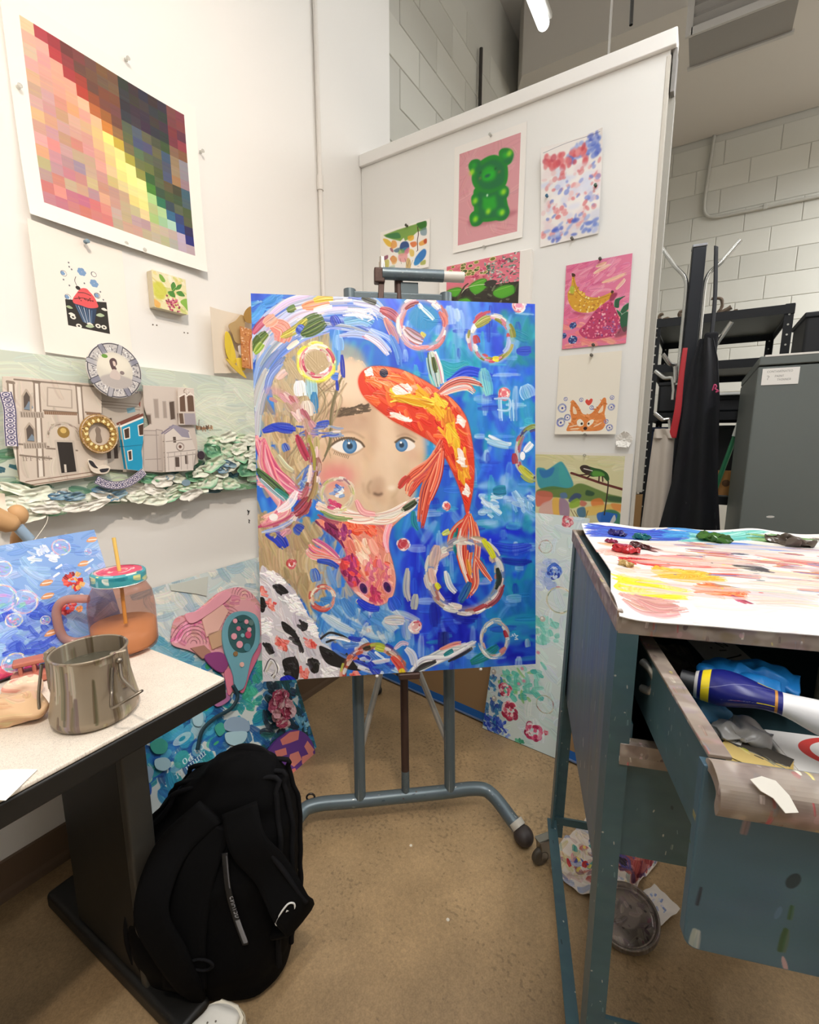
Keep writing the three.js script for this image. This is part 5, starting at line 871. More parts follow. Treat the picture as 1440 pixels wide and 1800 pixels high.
  B(['#3a5a1a', '#4a6a22', '#2f4a18', '#6a7a2a'], 70, [[160,126],[198,100],[247,75]]); B(['#a8a02a', '#c8c04a', '#8a8a2a'], 26, [[97,142],[141,118],[189,74]]); B(['#4a6a20', '#90a838', '#3a5018'], 30, [[2,189],[27,150],[54,124]]); B(['#7a9a2a', '#a8b858'], 24, [[8,198],[38,159]]); B(['#2a4020', '#4a6020'], 22, [[5,164],[28,137]]); B(['#7a8a3a', '#4a6a2a'], 24, [[120,53],[152,37]]); B(['#22261e', '#3a3a30'], 20, [[374,1],[404,11],[429,20]]);
  B(['#1f3ab0', '#2a48c0'], 34, [[272,67],[289,103]]); B(['#2a4cc0'], 36, [[151,108],[169,120]]); B(['#f0eef0', '#dcd8e4'], 16, [[209,48],[248,37],[277,32]]); B(['#b8c0e4', '#d8d4ec', '#8aa4e0'], 22, [[294,132],[343,126],[392,132],[431,147],[461,195]]); B(['#c0708a', '#e0b0c0'], 10, [[372,133],[411,147],[447,170]]); B(['#e4dcec', '#c8c4e4'], 20, [[382,129],[427,157],[466,201]]); B(['#6a90e0', '#a0b8ec'], 16, [[402,108],[471,145],[500,214]]); B(['#6a98d8', '#4a7cd0'], 24, [[471,126],[495,184],[506,243]]); B(['#e8dcc8', '#f0e8d0'], 18, [[117,180],[140,162],[159,151]]); B(['#d8b0a8', '#e8c8c0'], 26, [[80,282],[100,263],[115,253]]); B(['#86a0d8', '#6a88d0', '#c8d0e4'], 26, [[41,331],[58,273],[101,224]]);
  B(['#4a90c8', '#60a4d4', '#8ab8d8'], 50, [[311,83],[373,71],[416,92]], { a: 0.7 }); for (let k = 0; k < 14; k++) B(['#e4e4ee', '#c8d0e4'], 6, [[325,53],[374,55],[403,73]].map((p) => [p[0] + rr(-30, 40), p[1] + rr(-14, 16)]), { a: 0.7 });
  // soap bubbles
  const R = (p, r, w, cols, o = {}) => a.ring(p[0], p[1], r, w, cols, { a: 0.85, ...o });
  const one = (p) => p[0], pearl = ['#d8b0b4', '#b86a72', '#e8dcd8', '#a04a50', '#c8a8b8', '#f0eae6', '#d88a8a'];
  a.blob(...one([[213,227]]), 50, 56, '#b8a27e'); R(one([[213,227]]), 60, 20, ['#e8e24a', '#d8d838', '#f0eca0']); R(one([[213,225]]), 50, 20, ['#e8d8d4', '#b83a5a', '#f4ece8', '#d87a8a', '#c8b8a8']);
  R(one([[583,82]]), 84, 30, pearl, { sq: 1.03 }); a.blob(...one([[589,62]]), 54, 44, '#1a86c0', { blur: 4 }); B(['#c8a0b0', '#e0d0d8', '#8a5a5a'], 40, [[522,104],[552,127],[592,146]]); B(['#e8f0f4', '#b8d8e4'], 16, [[577,23],[610,52],[630,73]]); B(['#f0eeee'], 14, [[573,14],[585,33]]); B(['#d8c84a', '#c8b840'], 12, [[580,114],[597,129]]); B(['#b84a4a', '#c86a60'], 20, [[646,40],[665,71],[660,99]]);
  R(one([[837,128]]), 74, 30, ['#d8d4d0', '#b0a85a', '#c84a58', '#e8e0e0', '#c87a98', '#f0ece8', '#8a8a3a', '#a8a0c8'], { sq: 1.06 }); B(['#e8dc2a', '#f0e868'], 20, [[841,199],[867,202]]); B(['#c8c8ea', '#a8b8ec'], 16, [[899,122],[897,156],[875,181]]); B(['#c0303c', '#a82a38'], 24, [[774,120],[783,152]]); B(['#8a8a2a', '#a8a848'], 30, [[779,85],[810,64],[838,53]]);
  B(['#c8d4d0', '#5a7a5a', '#e0dcd8', '#3a4a2a', '#b8c8b0'], 50, [[612,181],[628,240],[640,310]]); B(['#2a3a20', '#5a6a2a'], 20, [[620,200],[632,260]]); B(['#e8e4e8', '#b86a88'], 14, [[629,180],[649,240],[657,296]]); B(['#58b8b8', '#a8dcd8'], 12, [[607,261],[628,311]]);
  // right-hand partial bubble and small pearls
  R(one([[994,537]]), 62, 26, ['#c8c0b8', '#a04a5a', '#e8e4e0', '#8a9a4a', '#3a3a70', '#d8c8d0'], { sq: 1.5 }); B(['#d8d838', '#b8b84a'], 26, [[940,589],[970,617],[997,638]]); B(['#a83848', '#8a2a3a'], 22, [[918,543],[922,585]]); B(['#f0eeee'], 24, [[959,533],[992,497]]);  a.blob(...one([[951,550]]), 10, 16, '#f0f0f4');
  for (const [p, r, c] of [[[[882,324]], 22, '#d86a74'], [[[663,729]], 15, '#d85a5a'], [[[504,864]], 22, '#b83848'], [[[109,920]], 16, '#b84840'], [[[544,1165]], 22, '#e0a8a8'], [[[938,7]], 24, '#d88aa8']]) { a.blob(...one(p), r, r, c); a.ring(...one(p), r * 0.8, r * 0.7, ['#f0d8d4', c, '#f4eceb', '#c04858'], { arcs: 8 }); }
  for (let k = 0; k < 5; k++) B(['#1a48d8', '#1230c0'], 22, [[673,284],[757,247],[841,272]].map((p) => [p[0] + rr(-8, 8), p[1] + rr(-10, 10)]), { a: 0.7 });
  B(['#78ccc8', '#5ab8c4', '#a8dcd8'], 50, [[803,236],[824,338]], { a: 0.6 }); B(['#b8d8ec', '#8ab8e4'], 60, [[959,294],[981,345]], { a: 0.5 }); B(['#2440c0'], 34, [[931,172],[992,166]], { a: 0.8 }); for (const x of [880, 884, 900, 906, 912]) B(['#b8d4f0', '#6a9cdc'], 8, [...[[854,347],[858,430]]].map((p) => [p[0] + (x - 876) * 2, p[1]]), { a: 0.7 }); B(['#c8e0f4', '#a0c4ec'], 10, [[845,343],[901,345],[899,382],[847,382]], { a: 0.7 }); B(['#e8f2f8'], 14, [[824,477],[883,506],[916,506]]); B(['#9ac8e4'], 26, [[819,498],[905,518]], { a: 0.6 });
  a.scumble([[797,689],[883,690],[861,773],[797,772]], 16, ['#a8ccec', '#d0e4f4', '#78b0e0'], 50, 20, 0.5, 0.7, { a: 0.6 }); a.scumble([[916,701],[992,691],[992,765],[927,764]], 14, ['#a8ccec', '#d0e4f4', '#78b0e0'], 50, 20, 0.8, 0.7, { a: 0.6 }); B('#0f7a9a', 40, [[840,679],[894,673]], { a: 0.7 });
  // orange koi
  const koi = [[354,290],[366,256],[400,236],[454,235],[514,247],[581,277],[636,310],[694,350],[739,410],[760,492],[768,585],[763,668],[746,751],[737,761],[725,709],[704,646],[671,574],[630,513],[568,473],[512,443],[467,419],[408,374],[369,335]];
  F('#c83018', koi, { blur: 3 }); a.within(koi, () => {
  F('#d83a20', koi); a.scumble(koi, 110, ['#d8301c', '#e84a24', '#c82818', '#f06a30', '#e05a3a'], 60, 22, 0.7, 0.5);
  a.scumble([[390,246],[530,263],[611,321],[529,342],[409,295]], 44, ['#f07030', '#f08a4a', '#e8602a', '#f4a070'], 60, 20, 0.5, 0.4);
  a.scumble([[469,323],[611,321],[693,380],[672,421],[570,372]], 40, ['#e8a820', '#f0b82a', '#d89018', '#f2d040'], 60, 18, 0.6, 0.4); a.scumble([[631,381],[693,401],[724,523],[692,544],[651,462]], 30, ['#e8a820', '#f0c030', '#e88a2a', '#d87a20'], 60, 18, 1.2, 0.4); a.scumble([[692,544],[745,543],[744,647],[717,646]], 22, ['#e8a020', '#f0b830', '#e8782a'], 50, 14, 1.3, 0.3);
  for (const q of [[[473,309],[509,293],[544,308],[533,326],[489,333]], [[464,393],[498,399],[538,422],[518,427],[472,409]], [[710,400],[735,421],[731,445],[706,425]], [[705,523],[726,533],[734,585],[717,581]], [[734,647],[750,667],[746,699],[733,684]], [[376,250],[404,246],[414,259],[386,266]]]) { F('#f4e4da', q); a.scumble(q, 9, ['#fbf4ee', '#f4d8cc', '#fff8f2'], 26, 8, 0.4, 0.8); }
  F('#e86a3a', [[410,242],[460,240],[470,264],[433,281],[410,265]]); a.blob(...one([[444,257]]), 15, 16, '#1c1c3a'); a.line([[425,281],[479,287],[529,322]], '#c82a18', 4, { a: 0.7 });
  for (let k = 0; k < 9; k++) B(['#f2d038', '#e8b020', '#d89818'], 12, [[479,343],[549,352],[621,371]].map((p) => [p[0] + rr(-16, 20), p[1] + rr(-12, 16)]), { a: 0.9 });
  a.line([[357,345],[408,380],[467,427],[512,453],[579,487],[640,544],[692,626]], '#a82414', 22, { blur: 9, a: 0.6 }); a.line([[410,242],[490,248],[581,285],[673,344],[735,421],[755,523]], '#f8b088', 10, { blur: 5, a: 0.6 });
  });
  // fins and tail
  const fin = (p, w, c) => B(c, w, p, { a: 0.9, taper: 0.35 }), red = ['#d84a34', '#c83a2c', '#e87050', '#b83028', '#f09a7a'];
  for (const q of [[[647,493],[609,564],[536,615],[493,665]], [[651,503],[619,595],[567,635],[521,696]], [[651,513],[612,605],[583,666],[561,809]], [[655,523],[625,605],[599,687],[569,814]], [[646,523],[577,605],[530,645],[517,690]], [[651,523],[633,625],[591,728]]]) fin(q, 26, red);
  fin([[491,661],[509,635],[536,615]], 22, ['#a82a24', '#c84038']); B(['#0f7a80', '#1a8a94'], 20, [[541,747],[544,789],[561,820]], { a: 0.6 });
  for (const q of [[[638,324],[673,296],[725,278],[788,289],[811,305]], [[648,330],[694,309],[746,302],[777,326]]]) fin(q, 26, ['#d86a5a', '#e8a898', '#f4d8cc', '#c04a40', '#f0c8bc']);
  for (const q of [[[746,751],[716,813],[702,875],[715,938],[748,1045],[744,1076]], [[746,761],[732,834],[728,897],[736,960],[753,1024],[727,1086]], [[750,761],[771,814],[779,877],[770,961],[770,1024],[731,1076]], [[746,771],[703,802],[680,833],[669,878]], [[750,761],[758,834],[745,939],[757,1003]], [[770,919],[796,962],[835,1016]], [[746,761],[715,833],[702,885]]]) fin(q, 22, ['#d8402c', '#e86a50', '#f0b8a0', '#c83024', '#e88a4a']);
  fin([[716,813],[707,885],[723,959],[744,1023]], 16, ['#f4dcd0', '#e8c0b0']); fin([[703,812],[690,864],[698,917]], 14, ['#0f7a80', '#188a8a']); B(['#e8982a', '#d8a030'], 10, [[740,928],[753,992]], {}); B(['#2a58c8', '#1a3cb8'], 26, [[751,855],[753,908]], { a: 0.8 }); B(['#2a6a98', '#1a5a90'], 30, [[748,1013],[727,1055],[705,1090]], { a: 0.8 });
  // bubble round the tail
  a.ring(...one([[732,985]]), 132, 40, ['#c8b8ac', '#d8b8b0', '#e0dcd4', '#a86a6a', '#c8ccc8', '#8a8a98', '#e4d4c8', '#b8a490'], { sq: 0.99, arcs: 26, a: 0.85 });
  B(['#d8dc28', '#c8cc20'], 22, [[799,856],[822,888],[844,931]]); B(['#dce060', '#b8c848'], 18, [[648,832],[680,818]]); B(['#d8d828'], 18, [[621,1009],[638,1036]]); B(['#12201c', '#1a2a22'], 18, [[852,964],[859,1006],[843,1048]]); B(['#e8e8e8', '#d0d4dc'], 24, [[657,968],[672,1021],[699,1053]]); B(['#a8304e', '#6a2030'], 18, [[878,1028],[850,1081],[795,1115]]); B(['#d0a890', '#e0b8a4'], 26, [[599,956],[615,1019]], {}); B(['#c8a898'], 40, [[627,873],[609,956]], { a: 0.7 }); B(['#f0ece8'], 12, [[769,1122],[813,1107]]); B(['#a83038', '#d88a88'], 14, [[763,1118],[817,1094]]);
  // pale bands on the blue
  B(['#b8b4b0', '#c8c0b8', '#9a9ca8'], 26, [[518,953],[513,1036],[525,1078]]); B(['#c0bcb4', '#a8a8a8'], 30, [[546,1048],[537,1110]]); B(['#c8c4c4', '#e0dcd8'], 40, [[433,1137],[478,1139],[509,1144]], { a: 0.8 }); B(['#c8bca8', '#e0d4c4'], 20, [[333,1060],[357,1075]]); B(['#d0ccc4'], 14, [[371,1165],[375,1179]]);
  // pink koi
  const pk = [[194,772],[282,768],[382,755],[463,756],[493,771],[462,807],[451,869],[465,931],[474,993],[459,1055],[413,1082],[367,1067],[317,1018],[279,956],[275,915],[300,895],[271,844]];
  F('#c86a60', pk, { blur: 3 }); a.within(pk, () => {
  F('#e08a78', pk); a.scumble(pk, 100, ['#e89080', '#e07a68', '#d86a70', '#f0a890', '#e88a70'], 60, 22, 1.0, 0.6);
  a.scumble([[280,895],[340,896],[348,1009],[298,997]], 40, ['#a82a6a', '#8a2058', '#c84a80', '#e84a44'], 40, 16, 0.9, 0.8); a.scumble([[203,792],[262,783],[290,865],[270,884]], 36, ['#8a2458', '#a03060', '#6a1a48'], 50, 16, 1.0, 0.4); a.scumble([[292,774],[402,766],[401,827],[301,814]], 30, ['#f05a3a', '#e8482e', '#f07858'], 40, 16, 0.6, 0.8); a.scumble([[281,804],[325,795],[330,845],[293,840]], 14, ['#8a2a6a', '#a83a78'], 30, 12, 0.8, 0.8);
  a.scumble([[331,835],[380,867],[399,970],[359,948]], 30, ['#f4c0a0', '#f0a888', '#f8d4bc'], 50, 14, 1.0, 0.4); a.scumble([[359,917],[461,920],[459,1013],[378,1020]], 40, ['#e87a80', '#f09a90', '#f4b0a0', '#d86a88', '#f06a5a'], 36, 14, 1.2, 0.8); B(['#e88aa0', '#f4c0c8'], 20, [[463,767],[441,838],[451,899]]);
  for (const q of [[[358,1018]], [[443,1017]]]) { a.blob(...one(q), 17, 26, '#d8889a', { rot: -0.4 }); a.blob(...one(q), 12, 20, '#4a1a5a', { rot: -0.4 }); a.blob(one(q)[0] + 3, one(q)[1] + 4, 6, 9, '#1e1048'); }
  a.scumble([[388,1021],[429,1022],[422,1074],[387,1072]], 16, ['#b83060', '#d0406a', '#a02858'], 24, 14, 0.9, 0.8); a.scumble([[321,1029],[367,1051],[377,1076],[337,1054]], 12, ['#f8d8d0', '#f0b8b0'], 30, 10, 0.5, 0.5); a.line([[367,1071],[413,1086],[459,1059]], '#a84a60', 5, { a: 0.7 });
  a.line([[465,869],[476,993],[459,1055],[413,1082],[367,1067],[317,1018]], '#f0b8b0', 14, { blur: 6, a: 0.7 }); a.line([[275,915],[279,956],[317,1022]], '#7a1e48', 14, { blur: 8, a: 0.6 });
  });
  for (const q of [[[275,925],[230,893],[186,872],[163,841]], [[279,915],[220,903],[177,892],[158,865]], [[272,905],[231,867],[179,832]]]) fin(q, 24, ['#e0708a', '#f4b8b0', '#b84a88', '#f08a78', '#f4d4cc']);
  B(['#1e3cb8', '#2a50c8'], 20, [[200,913],[240,920],[275,945]]); B(['#2448b8', '#5a88c8'], 36, [[184,942],[195,993]]); B(['#1a30b8', '#2a4cc8'], 44, [[29,809],[67,829],[94,870]], { a: 0.8 }); B(['#1a34b0', '#2a48b8'], 40, [[125,791],[154,811]], { a: 0.7 }); B(['#1a40c8', '#2050d0'], 50, [[459,1055],[479,1107]], { a: 0.6 }); B(['#1530c8'], 26, [[337,1060],[377,1088],[421,1094]]);
  // band of the mouth bubble, lips of cream
  for (let k = 0; k < 12; k++) B(['#e8d4c8', '#f0e4d8', '#d8a8a0', '#e0b8a8', '#f4ece0'], 16, [[208,722],[283,747],[362,769],[463,763],[535,727],[562,707]].map((p) => [p[0] + rr(-10, 10), p[1] + rr(-18, 16)]), { a: 0.85 });
  B(['#6a8a4a', '#8aa060', '#4a6a3a'], 18, [[214,738],[262,763],[332,768]]); B(['#e0d83a', '#c8c040'], 14, [[157,738],[175,742]]); B(['#d8d840', '#e8e070'], 18, [[283,733],[307,728]]); B(['#1a2418', '#4a5a40'], 22, [[500,743],[529,727],[558,707]]); B(['#f0ece4', '#d8d0c0'], 16, [[402,770],[463,756],[514,737]]); B(['#e8b0b0', '#d88a90'], 24, [[339,704],[362,745],[412,756]]); B(['#b85a70', '#a04a60'], 12, [[204,752],[243,773],[292,784]]);
  a.ring(...one([[272,683]]), 56, 20, ['#d8d0b8', '#b8b878', '#e8e4dc', '#a87a88', '#d8c0a8', '#c8b8a0'], { a: 0.8 }); a.scumble([[255,659],[288,655],[295,687],[260,695]], 14, ['#5a78c0', '#e8eef4', '#8aa4d4', '#3a58b0'], 26, 10, 0.4, 1); a.scumble([[244,703],[283,711],[279,739],[251,735]], 10, ['#c83a6a', '#d85a80'], 26, 12, 0.6, 0.6);
  // big pink bubble at the left edge
  a.ring(...one([[35,563]]), 165, 42, ['#c8909a', '#a85a66', '#e0ccc8', '#b89a88', '#d8b8b8', '#8a5a50', '#b0a070'], { sq: 1.45, a0: -1.45, a1: 1.5, arcs: 22, a: 0.9 });
  B(['#a02848', '#b83858', '#8a2040'], 26, [[140,475],[160,524],[179,567]]); B(['#8a2a3a', '#a84050', '#6a2030'], 40, [[176,692],[146,731],[117,751]]); B(['#a83a58', '#c86078'], 20, [[1,788],[68,770],[126,741]]); B(['#8aa8e0', '#c8d4ec'], 14, [[14,808],[68,795],[126,765]]); B(['#b8a850', '#a09840'], 14, [[180,485],[195,544],[195,603]]); B(['#9a7a50', '#8a6a48'], 14, [[199,603],[190,662],[166,712]]);
  for (let k = 0; k < 16; k++) B(['#d86a8a', '#c84a74', '#e898a8', '#f0c0c4', '#b83a68', '#e8a898'], 24, [[9,486],[35,563],[90,642],[143,672]].map((p) => [p[0] + rr(-10, 20), p[1] + rr(-10, 34)]), { a: 0.7 });
  for (let k = 0; k < 10; k++) B(['#e8a0a8', '#f4d0cc', '#d87a90', '#f0b8a8'], 20, [[5,631],[52,661],[88,721],[11,779]].map((p) => [p[0] + rr(-10, 16), p[1] + rr(-20, 20)]), { a: 0.7 });
  B(['#1a3a1e', '#2a5a2a', '#5a8a3a', '#14281a'], 28, [[1,592],[43,632],[90,677],[108,693]]); B(['#2a8a80', '#1a7a70'], 22, [[61,661],[108,697]]); B(['#8ab0c0', '#c0d4dc'], 12, [[6,618],[52,665],[98,705]]); B(['#e8e4e8', '#d8ccd4', '#f4f0f0'], 28, [[69,736],[108,711],[138,662]]); a.blob(...one([[53,756]]), 15, 13, '#f2eeec'); B(['#b0a880', '#c8d0b8'], 20, [[74,544],[101,583],[130,603]], { a: 0.8 });
  a.ring(...one([[213,1045]]), 40, 16, ['#d8a08a', '#c0504a', '#e0c8a8', '#d88a7a', '#e8d8c8'], { a: 0.9 }); B(['#c84a48', '#d86a5a'], 12, [[187,1080],[216,1090],[246,1079]]);
  // white koi at the lower left
  const wk = [[2,953],[35,948],[73,969],[120,1021],[157,1093],[185,1156],[214,1219],[252,1283],[271,1336],[0,1333]];
  F('#cfcbd2', wk); a.scumble(wk, 90, ['#d8d4da', '#c8c4cc', '#e0dce0', '#bcb8c4'], 60, 26, 0.9, 0.6, { a: 0.5 });
  for (const q of [[[3,947],[45,944],[92,990],[72,989],[25,961]], [[65,1039],[120,1031],[157,1103],[118,1102]], [[2,1107],[41,1102],[35,1169],[4,1167]], [[166,1124],[188,1146],[195,1187],[171,1175]], [[202,1290],[252,1293],[261,1335],[211,1336]]]) a.scumble(q, 30, ['#f8f6f6', '#ffffff', '#eeeaf0'], 24, 8, 0.2, 0.7, { thick: 1.2 });
  for (const q of [[[1,992],[33,1028],[61,1069],[45,1088],[23,1057]], [[42,1183],[87,1192],[92,1226],[57,1220]], [[151,1189],[178,1207],[184,1227],[159,1214]], [[124,1290],[157,1304],[152,1332],[125,1327]], [[316,1318],[340,1323],[336,1344],[312,1342]]]) a.scumble(q, 16, ['#e06a60', '#e88a80', '#d85048', '#f0a8a0'], 26, 12, 1.0, 0.8);
  for (const q of [[[51,998],[70,991],[97,1020],[73,1027],[56,1019]], [[0,1036],[15,1041],[14,1081],[1,1084]], [[69,1124],[88,1131],[117,1163],[143,1225],[135,1235],[108,1182],[78,1157]], [[137,1131],[158,1136],[156,1156],[138,1160]], [[11,1202],[29,1199],[41,1230],[26,1235]], [[72,1258],[111,1252],[126,1286],[117,1338],[86,1320],[71,1286]], [[156,1263],[193,1269],[192,1310],[168,1309]], [[198,1218],[253,1241],[353,1274],[402,1298],[353,1316],[296,1308],[223,1281]], [[369,1317],[394,1314],[410,1340],[377,1338]]]) { F('#1b1a1c', q); a.scumble(q, 8, ['#2a282a', '#121214', '#38363a'], 30, 10, 0.8, 0.6); }
  a.line([[204,1191],[235,1172],[274,1183],[304,1203],[274,1191],[224,1205]], '#26262a', 8); B(['#f4f2f4', '#d8d4d8'], 12, [[224,1188],[274,1195],[314,1210]]); for (let k = 0; k < 5; k++) B(['#1e1e22', '#f0eef0', '#c8c4b8'], 8, [[12,1299],[33,1260],[47,1291],[31,1325]].map((p) => [p[0] + rr(-6, 6), p[1] + rr(-6, 6)])); F('#1624b0', [[62,1323],[90,1316],[113,1336],[64,1337]]);
  // lower wave, two rings and the white fish at the bottom
  a.scumble([[314,1193],[477,1243],[517,1351],[393,1343],[273,1253]], 44, ['#3a78d0', '#c8d4e4', '#e8eaf0', '#5a8cd4', '#1a34b8'], 70, 22, 0.5, 0.6, { a: 0.7 });
  a.ring(...one([[389,1347]]), 112, 28, ['#c8604a', '#d8c8c0', '#b03a30', '#a8b048', '#e0d8d4', '#8a5a40', '#d89a80'], { sq: 1.05, a0: -3.14, a1: 0, arcs: 16 }); B(['#b8c83a', '#8a9a3a'], 24, [[399,1235],[436,1245]]); B(['#c82a28', '#e05a48'], 26, [[456,1274],[484,1307],[496,1346]]); B(['#e8d82a', '#d8c820'], 22, [[488,1320],[496,1346]]); B(['#2a2620'], 14, [[354,1237],[385,1230]]);
  for (let k = 0; k < 14; k++) B(['#e8e6e8', '#c8ccd4', '#f4f2f2', '#a8aab4'], 16, [[517,1341],[570,1301],[666,1264],[773,1238]].map((p) => [p[0] + rr(-8, 8), p[1] + rr(-12, 22)]), { a: 0.8 });
  for (let k = 0; k < 6; k++) B(['#2a2a2e', '#4a4a50'], 10, [[534,1335],[570,1316],[619,1298]].map((p) => [p[0] + rr(-6, 8), p[1] + rr(-6, 8)])); B(['#2a8a90', '#1a7a80'], 18, [[649,1278],[687,1259]]); B(['#2a2a2e'], 12, [[665,1303],[719,1278],[762,1254]]); B(['#e88a78', '#f0a898'], 14, [[634,1256],[687,1238],[719,1235]]); B(['#eceaec', '#d8dcec'], 26, [[508,1245],[529,1267],[543,1321]]); B(['#d8a8c0', '#e8dce4'], 16, [[467,1243],[494,1223],[523,1235]]); B(['#0f7a70', '#1a8a88'], 40, [[751,1312],[816,1283],[860,1253]], { a: 0.6 });
  a.ring(...one([[841,1228]]), 52, 18, ['#e0d4cc', '#d8a8a0', '#c8c4bc', '#e8e4e0', '#b8a890'], { sq: 1.25 }); B(['#b83044', '#a02a3a'], 16, [[878,1200],[891,1233]]); B(['#d88a88'], 16, [[882,1265],[856,1285]]); a.scumble([[882,1218],[931,1216],[931,1237],[887,1240]], 10, ['#c8dcf0', '#e4eef8'], 16, 5, 0.2, 0.8); B(['#7ab0d4', '#a8c8dc'], 22, [[966,1237],[971,1274]], { a: 0.7 });
}
{
  const yaw = 39.3 * Math.PI / 180, ln = 6.776 * Math.PI / 180, u = V(Math.cos(yaw), 0, -Math.sin(yaw)), n0 = V(Math.sin(yaw), 0, Math.cos(yaw)), v = V(0, Math.cos(ln), 0).addScaledVector(n0, -Math.sin(ln)), n = u.clone().cross(v);
  const W = 0.762, H = 1.016;
  const t = thing('large_canvas', 'large blue oil painting of a face with koi and soap bubbles on the easel', 'painting', { at: V(-0.638, 0.5505, -0.994).addScaledVector(u, -W / 2).toArray(), basis: [u, v, n] });
  part('painted_face', slab((a, b) => V(a * W, b * H, 0), 1, 1, 0.0015), MAIN.mat(0.4, 0.0018), t);
  part('canvas_edge', rbox(W, H, 0.02, 0.003, W / 2, H / 2, -0.0115), M(0xc9cfd8, 0.7), t);
  part('stretcher_back', join(box(W - 0.02, 0.04, 0.015, W / 2, 0.03, -0.027), box(W - 0.02, 0.04, 0.015, W / 2, H - 0.03, -0.027), box(0.04, H - 0.1, 0.015, 0.03, H / 2, -0.027), box(0.04, H - 0.1, 0.015, W - 0.03, H / 2, -0.027)), M(0xb89a72, 0.7), t);
  for (const x of [0.305, 0.6]) solo('pearl_pin', x < 0.5 ? 'tiny white bead stuck under the large canvas near its middle' : 'tiny silver bead stuck under the large canvas near its end', 'bead', new THREE.SphereGeometry(0.005, 14, 10), M(0xe8e4dc, 0.3), { at: V(-0.638, 0.5505, -0.994).addScaledVector(u, x - W / 2).addScaledVector(v, -0.006).addScaledVector(n, -0.004).toArray() });
}
// ---------- sheets pinned to the walls ----------
const LW = [V(0, 0, -1), V(0, 1, 0), V(1, 0, 0)];       // sheet frame on the near wall
const paperGeo = (w, h, f = () => 0, n = 16, th = 0.0006) => slab((u, v) => V(u * w, v * h, 0.0012 + f(u, v)), n, n, th);
const clear = new THREE.MeshPhysicalMaterial({ color: 0xe8e8e4, roughness: 0.1, transmission: 0.8, thickness: 0 });
function pin(label, at, normal, col = null) {
  const m = col === null ? clear : M(col, 0.35), q = new THREE.Quaternion().setFromUnitVectors(V(0, 1, 0), normal);
  const g = lathe([[0, 0], [0.0012, 0.0], [0.0012, 0.004], [0.0052, 0.0045], [0.0046, 0.0075], [0.0028, 0.009], [0.003, 0.013], [0.0052, 0.0155], [0.0055, 0.0175], [0, 0.018]], 18).applyQuaternion(q);
  solo('pushpin', label, 'pushpin', g, m, { at });
}
const XP = V(1, 0, 0), ZP = V(0, 0, 1);
{ // colour chart poster
  const a = new Art(1160, 1180, '#f0ece4', 0), N = 15, x0 = 84, y0 = 92, w = 985, h = 990;
  const mixc = (p, q, t) => p.map((v, i) => v + (q[i] - v) * t);
  // columns run from pink to blue-violet, rows from dark shade to pale tint around the diagonal pure hue
  const hues = ['#d86a6a', '#d84a5a', '#d8344a', '#d83a34', '#e0482a', '#e8702a', '#f0982a', '#f4c832', '#f4e04a', '#a8c044', '#4a9a2a', '#2f8a50', '#2a80a0', '#1f5ac0', '#1a24a0'].map(hexOf);
  for (let i = 0; i < N; i++) for (let j = 0; j < N; j++) {
    const d = j - i; // below the staircase: tints, above: shades
    let c;
    if (d < 0) c = mixc(hues[i], i < 8 ? mixc(hues[i], [96, 60, 52], 0.9) : [46, 36, 42], Math.min(1, (-d + 0.2) / (i < 8 ? 3.2 : 3.6)));
    else { const cross = hues[(i * 3 + j * 5) % N]; c = mixc(mixc(hues[i], [244, 236, 200], Math.max(0, 0.62 - d * 0.05)), j > 9 ? mixc([186, 160, 148], cross, 0.35) : mixc([226, 178, 150], cross, 0.3), Math.min(0.78, d * 0.12)); if (d > 2) c = mixc(c, pick([[196, 150, 140], [176, 150, 130], [188, 170, 160], [206, 160, 150], [170, 140, 150], [190, 176, 140]]), 0.55); if (j > 12) c = mixc(c, i < 6 ? [206, 90, 110] : [200, 160, 150], 0.45); if (i > 5 && i < 10 && d < 4) c = mixc(c, [248, 232, 130], 0.45); }
    if (i > 12 && j > 4 && j < 8) c = mixc(c, hexOf('#e08a80'), 0.7); if (i > 12 && j < 5) c = mixc(c, hexOf('#9a3a3a'), 0.4 + rnd() * 0.4);
    if (i > 7 && d < -2 && j > 3) c = mixc(c, hexOf(pick(['#5a8ab8', '#7a8a4a', '#4a6a30', '#8aa05a'])), 0.45);
    c = c.map((v) => v + rr(-12, 12));
    a.c.fillStyle = rgb(c); a.c.fillRect(x0 + i * w / N, y0 + j * h / N, w / N + 0.8, h / N + 0.8);
    for (let k = 0; k < 3; k++) { a.c.fillStyle = rgb(c.map((v) => v + rr(-10, 10)), 0.5); a.c.fillRect(x0 + i * w / N, y0 + (j + rnd() * 0.8) * h / N, w / N, 8); }
  }
  solo('colour_chart', 'large grid of painted colour swatches pinned high on the white wall', 'poster', paperGeo(0.476, 0.479, (u, v) => 0.004 + 0.018 * Math.pow(1 - v, 4) * (1 - 0.6 * u) + 0.012 * Math.pow(u, 6), 24), a.mat(0.6, 0), { at: [-1.44, 1.728, -0.54], basis: LW });
  pin('clear pushpin above the top edge of the colour chart', [[-1.440,2.223,-0.818]][0], XP); pin('clear pushpin on the chart edge nearest the table end', [[-1.440,2.009,-0.554]][0], XP); pin('clear pushpin beside the dark edge of the colour chart', [[-1.440,2.095,-1.034]][0], XP);
  pin('clear pushpin under the colour chart over the cupcake sheet', [[-1.440,1.736,-0.766]][0], XP); pin('second clear pushpin under the colour chart toward the berry canvas', [[-1.440,1.735,-0.817]][0], XP);
  pin('blue grey pushpin holding the cupcake print sheet', [[-1.440,1.706,-0.661]][0].map((v, i) => (i ? v : v + 0.008)), XP, 0x7d93a0);
}
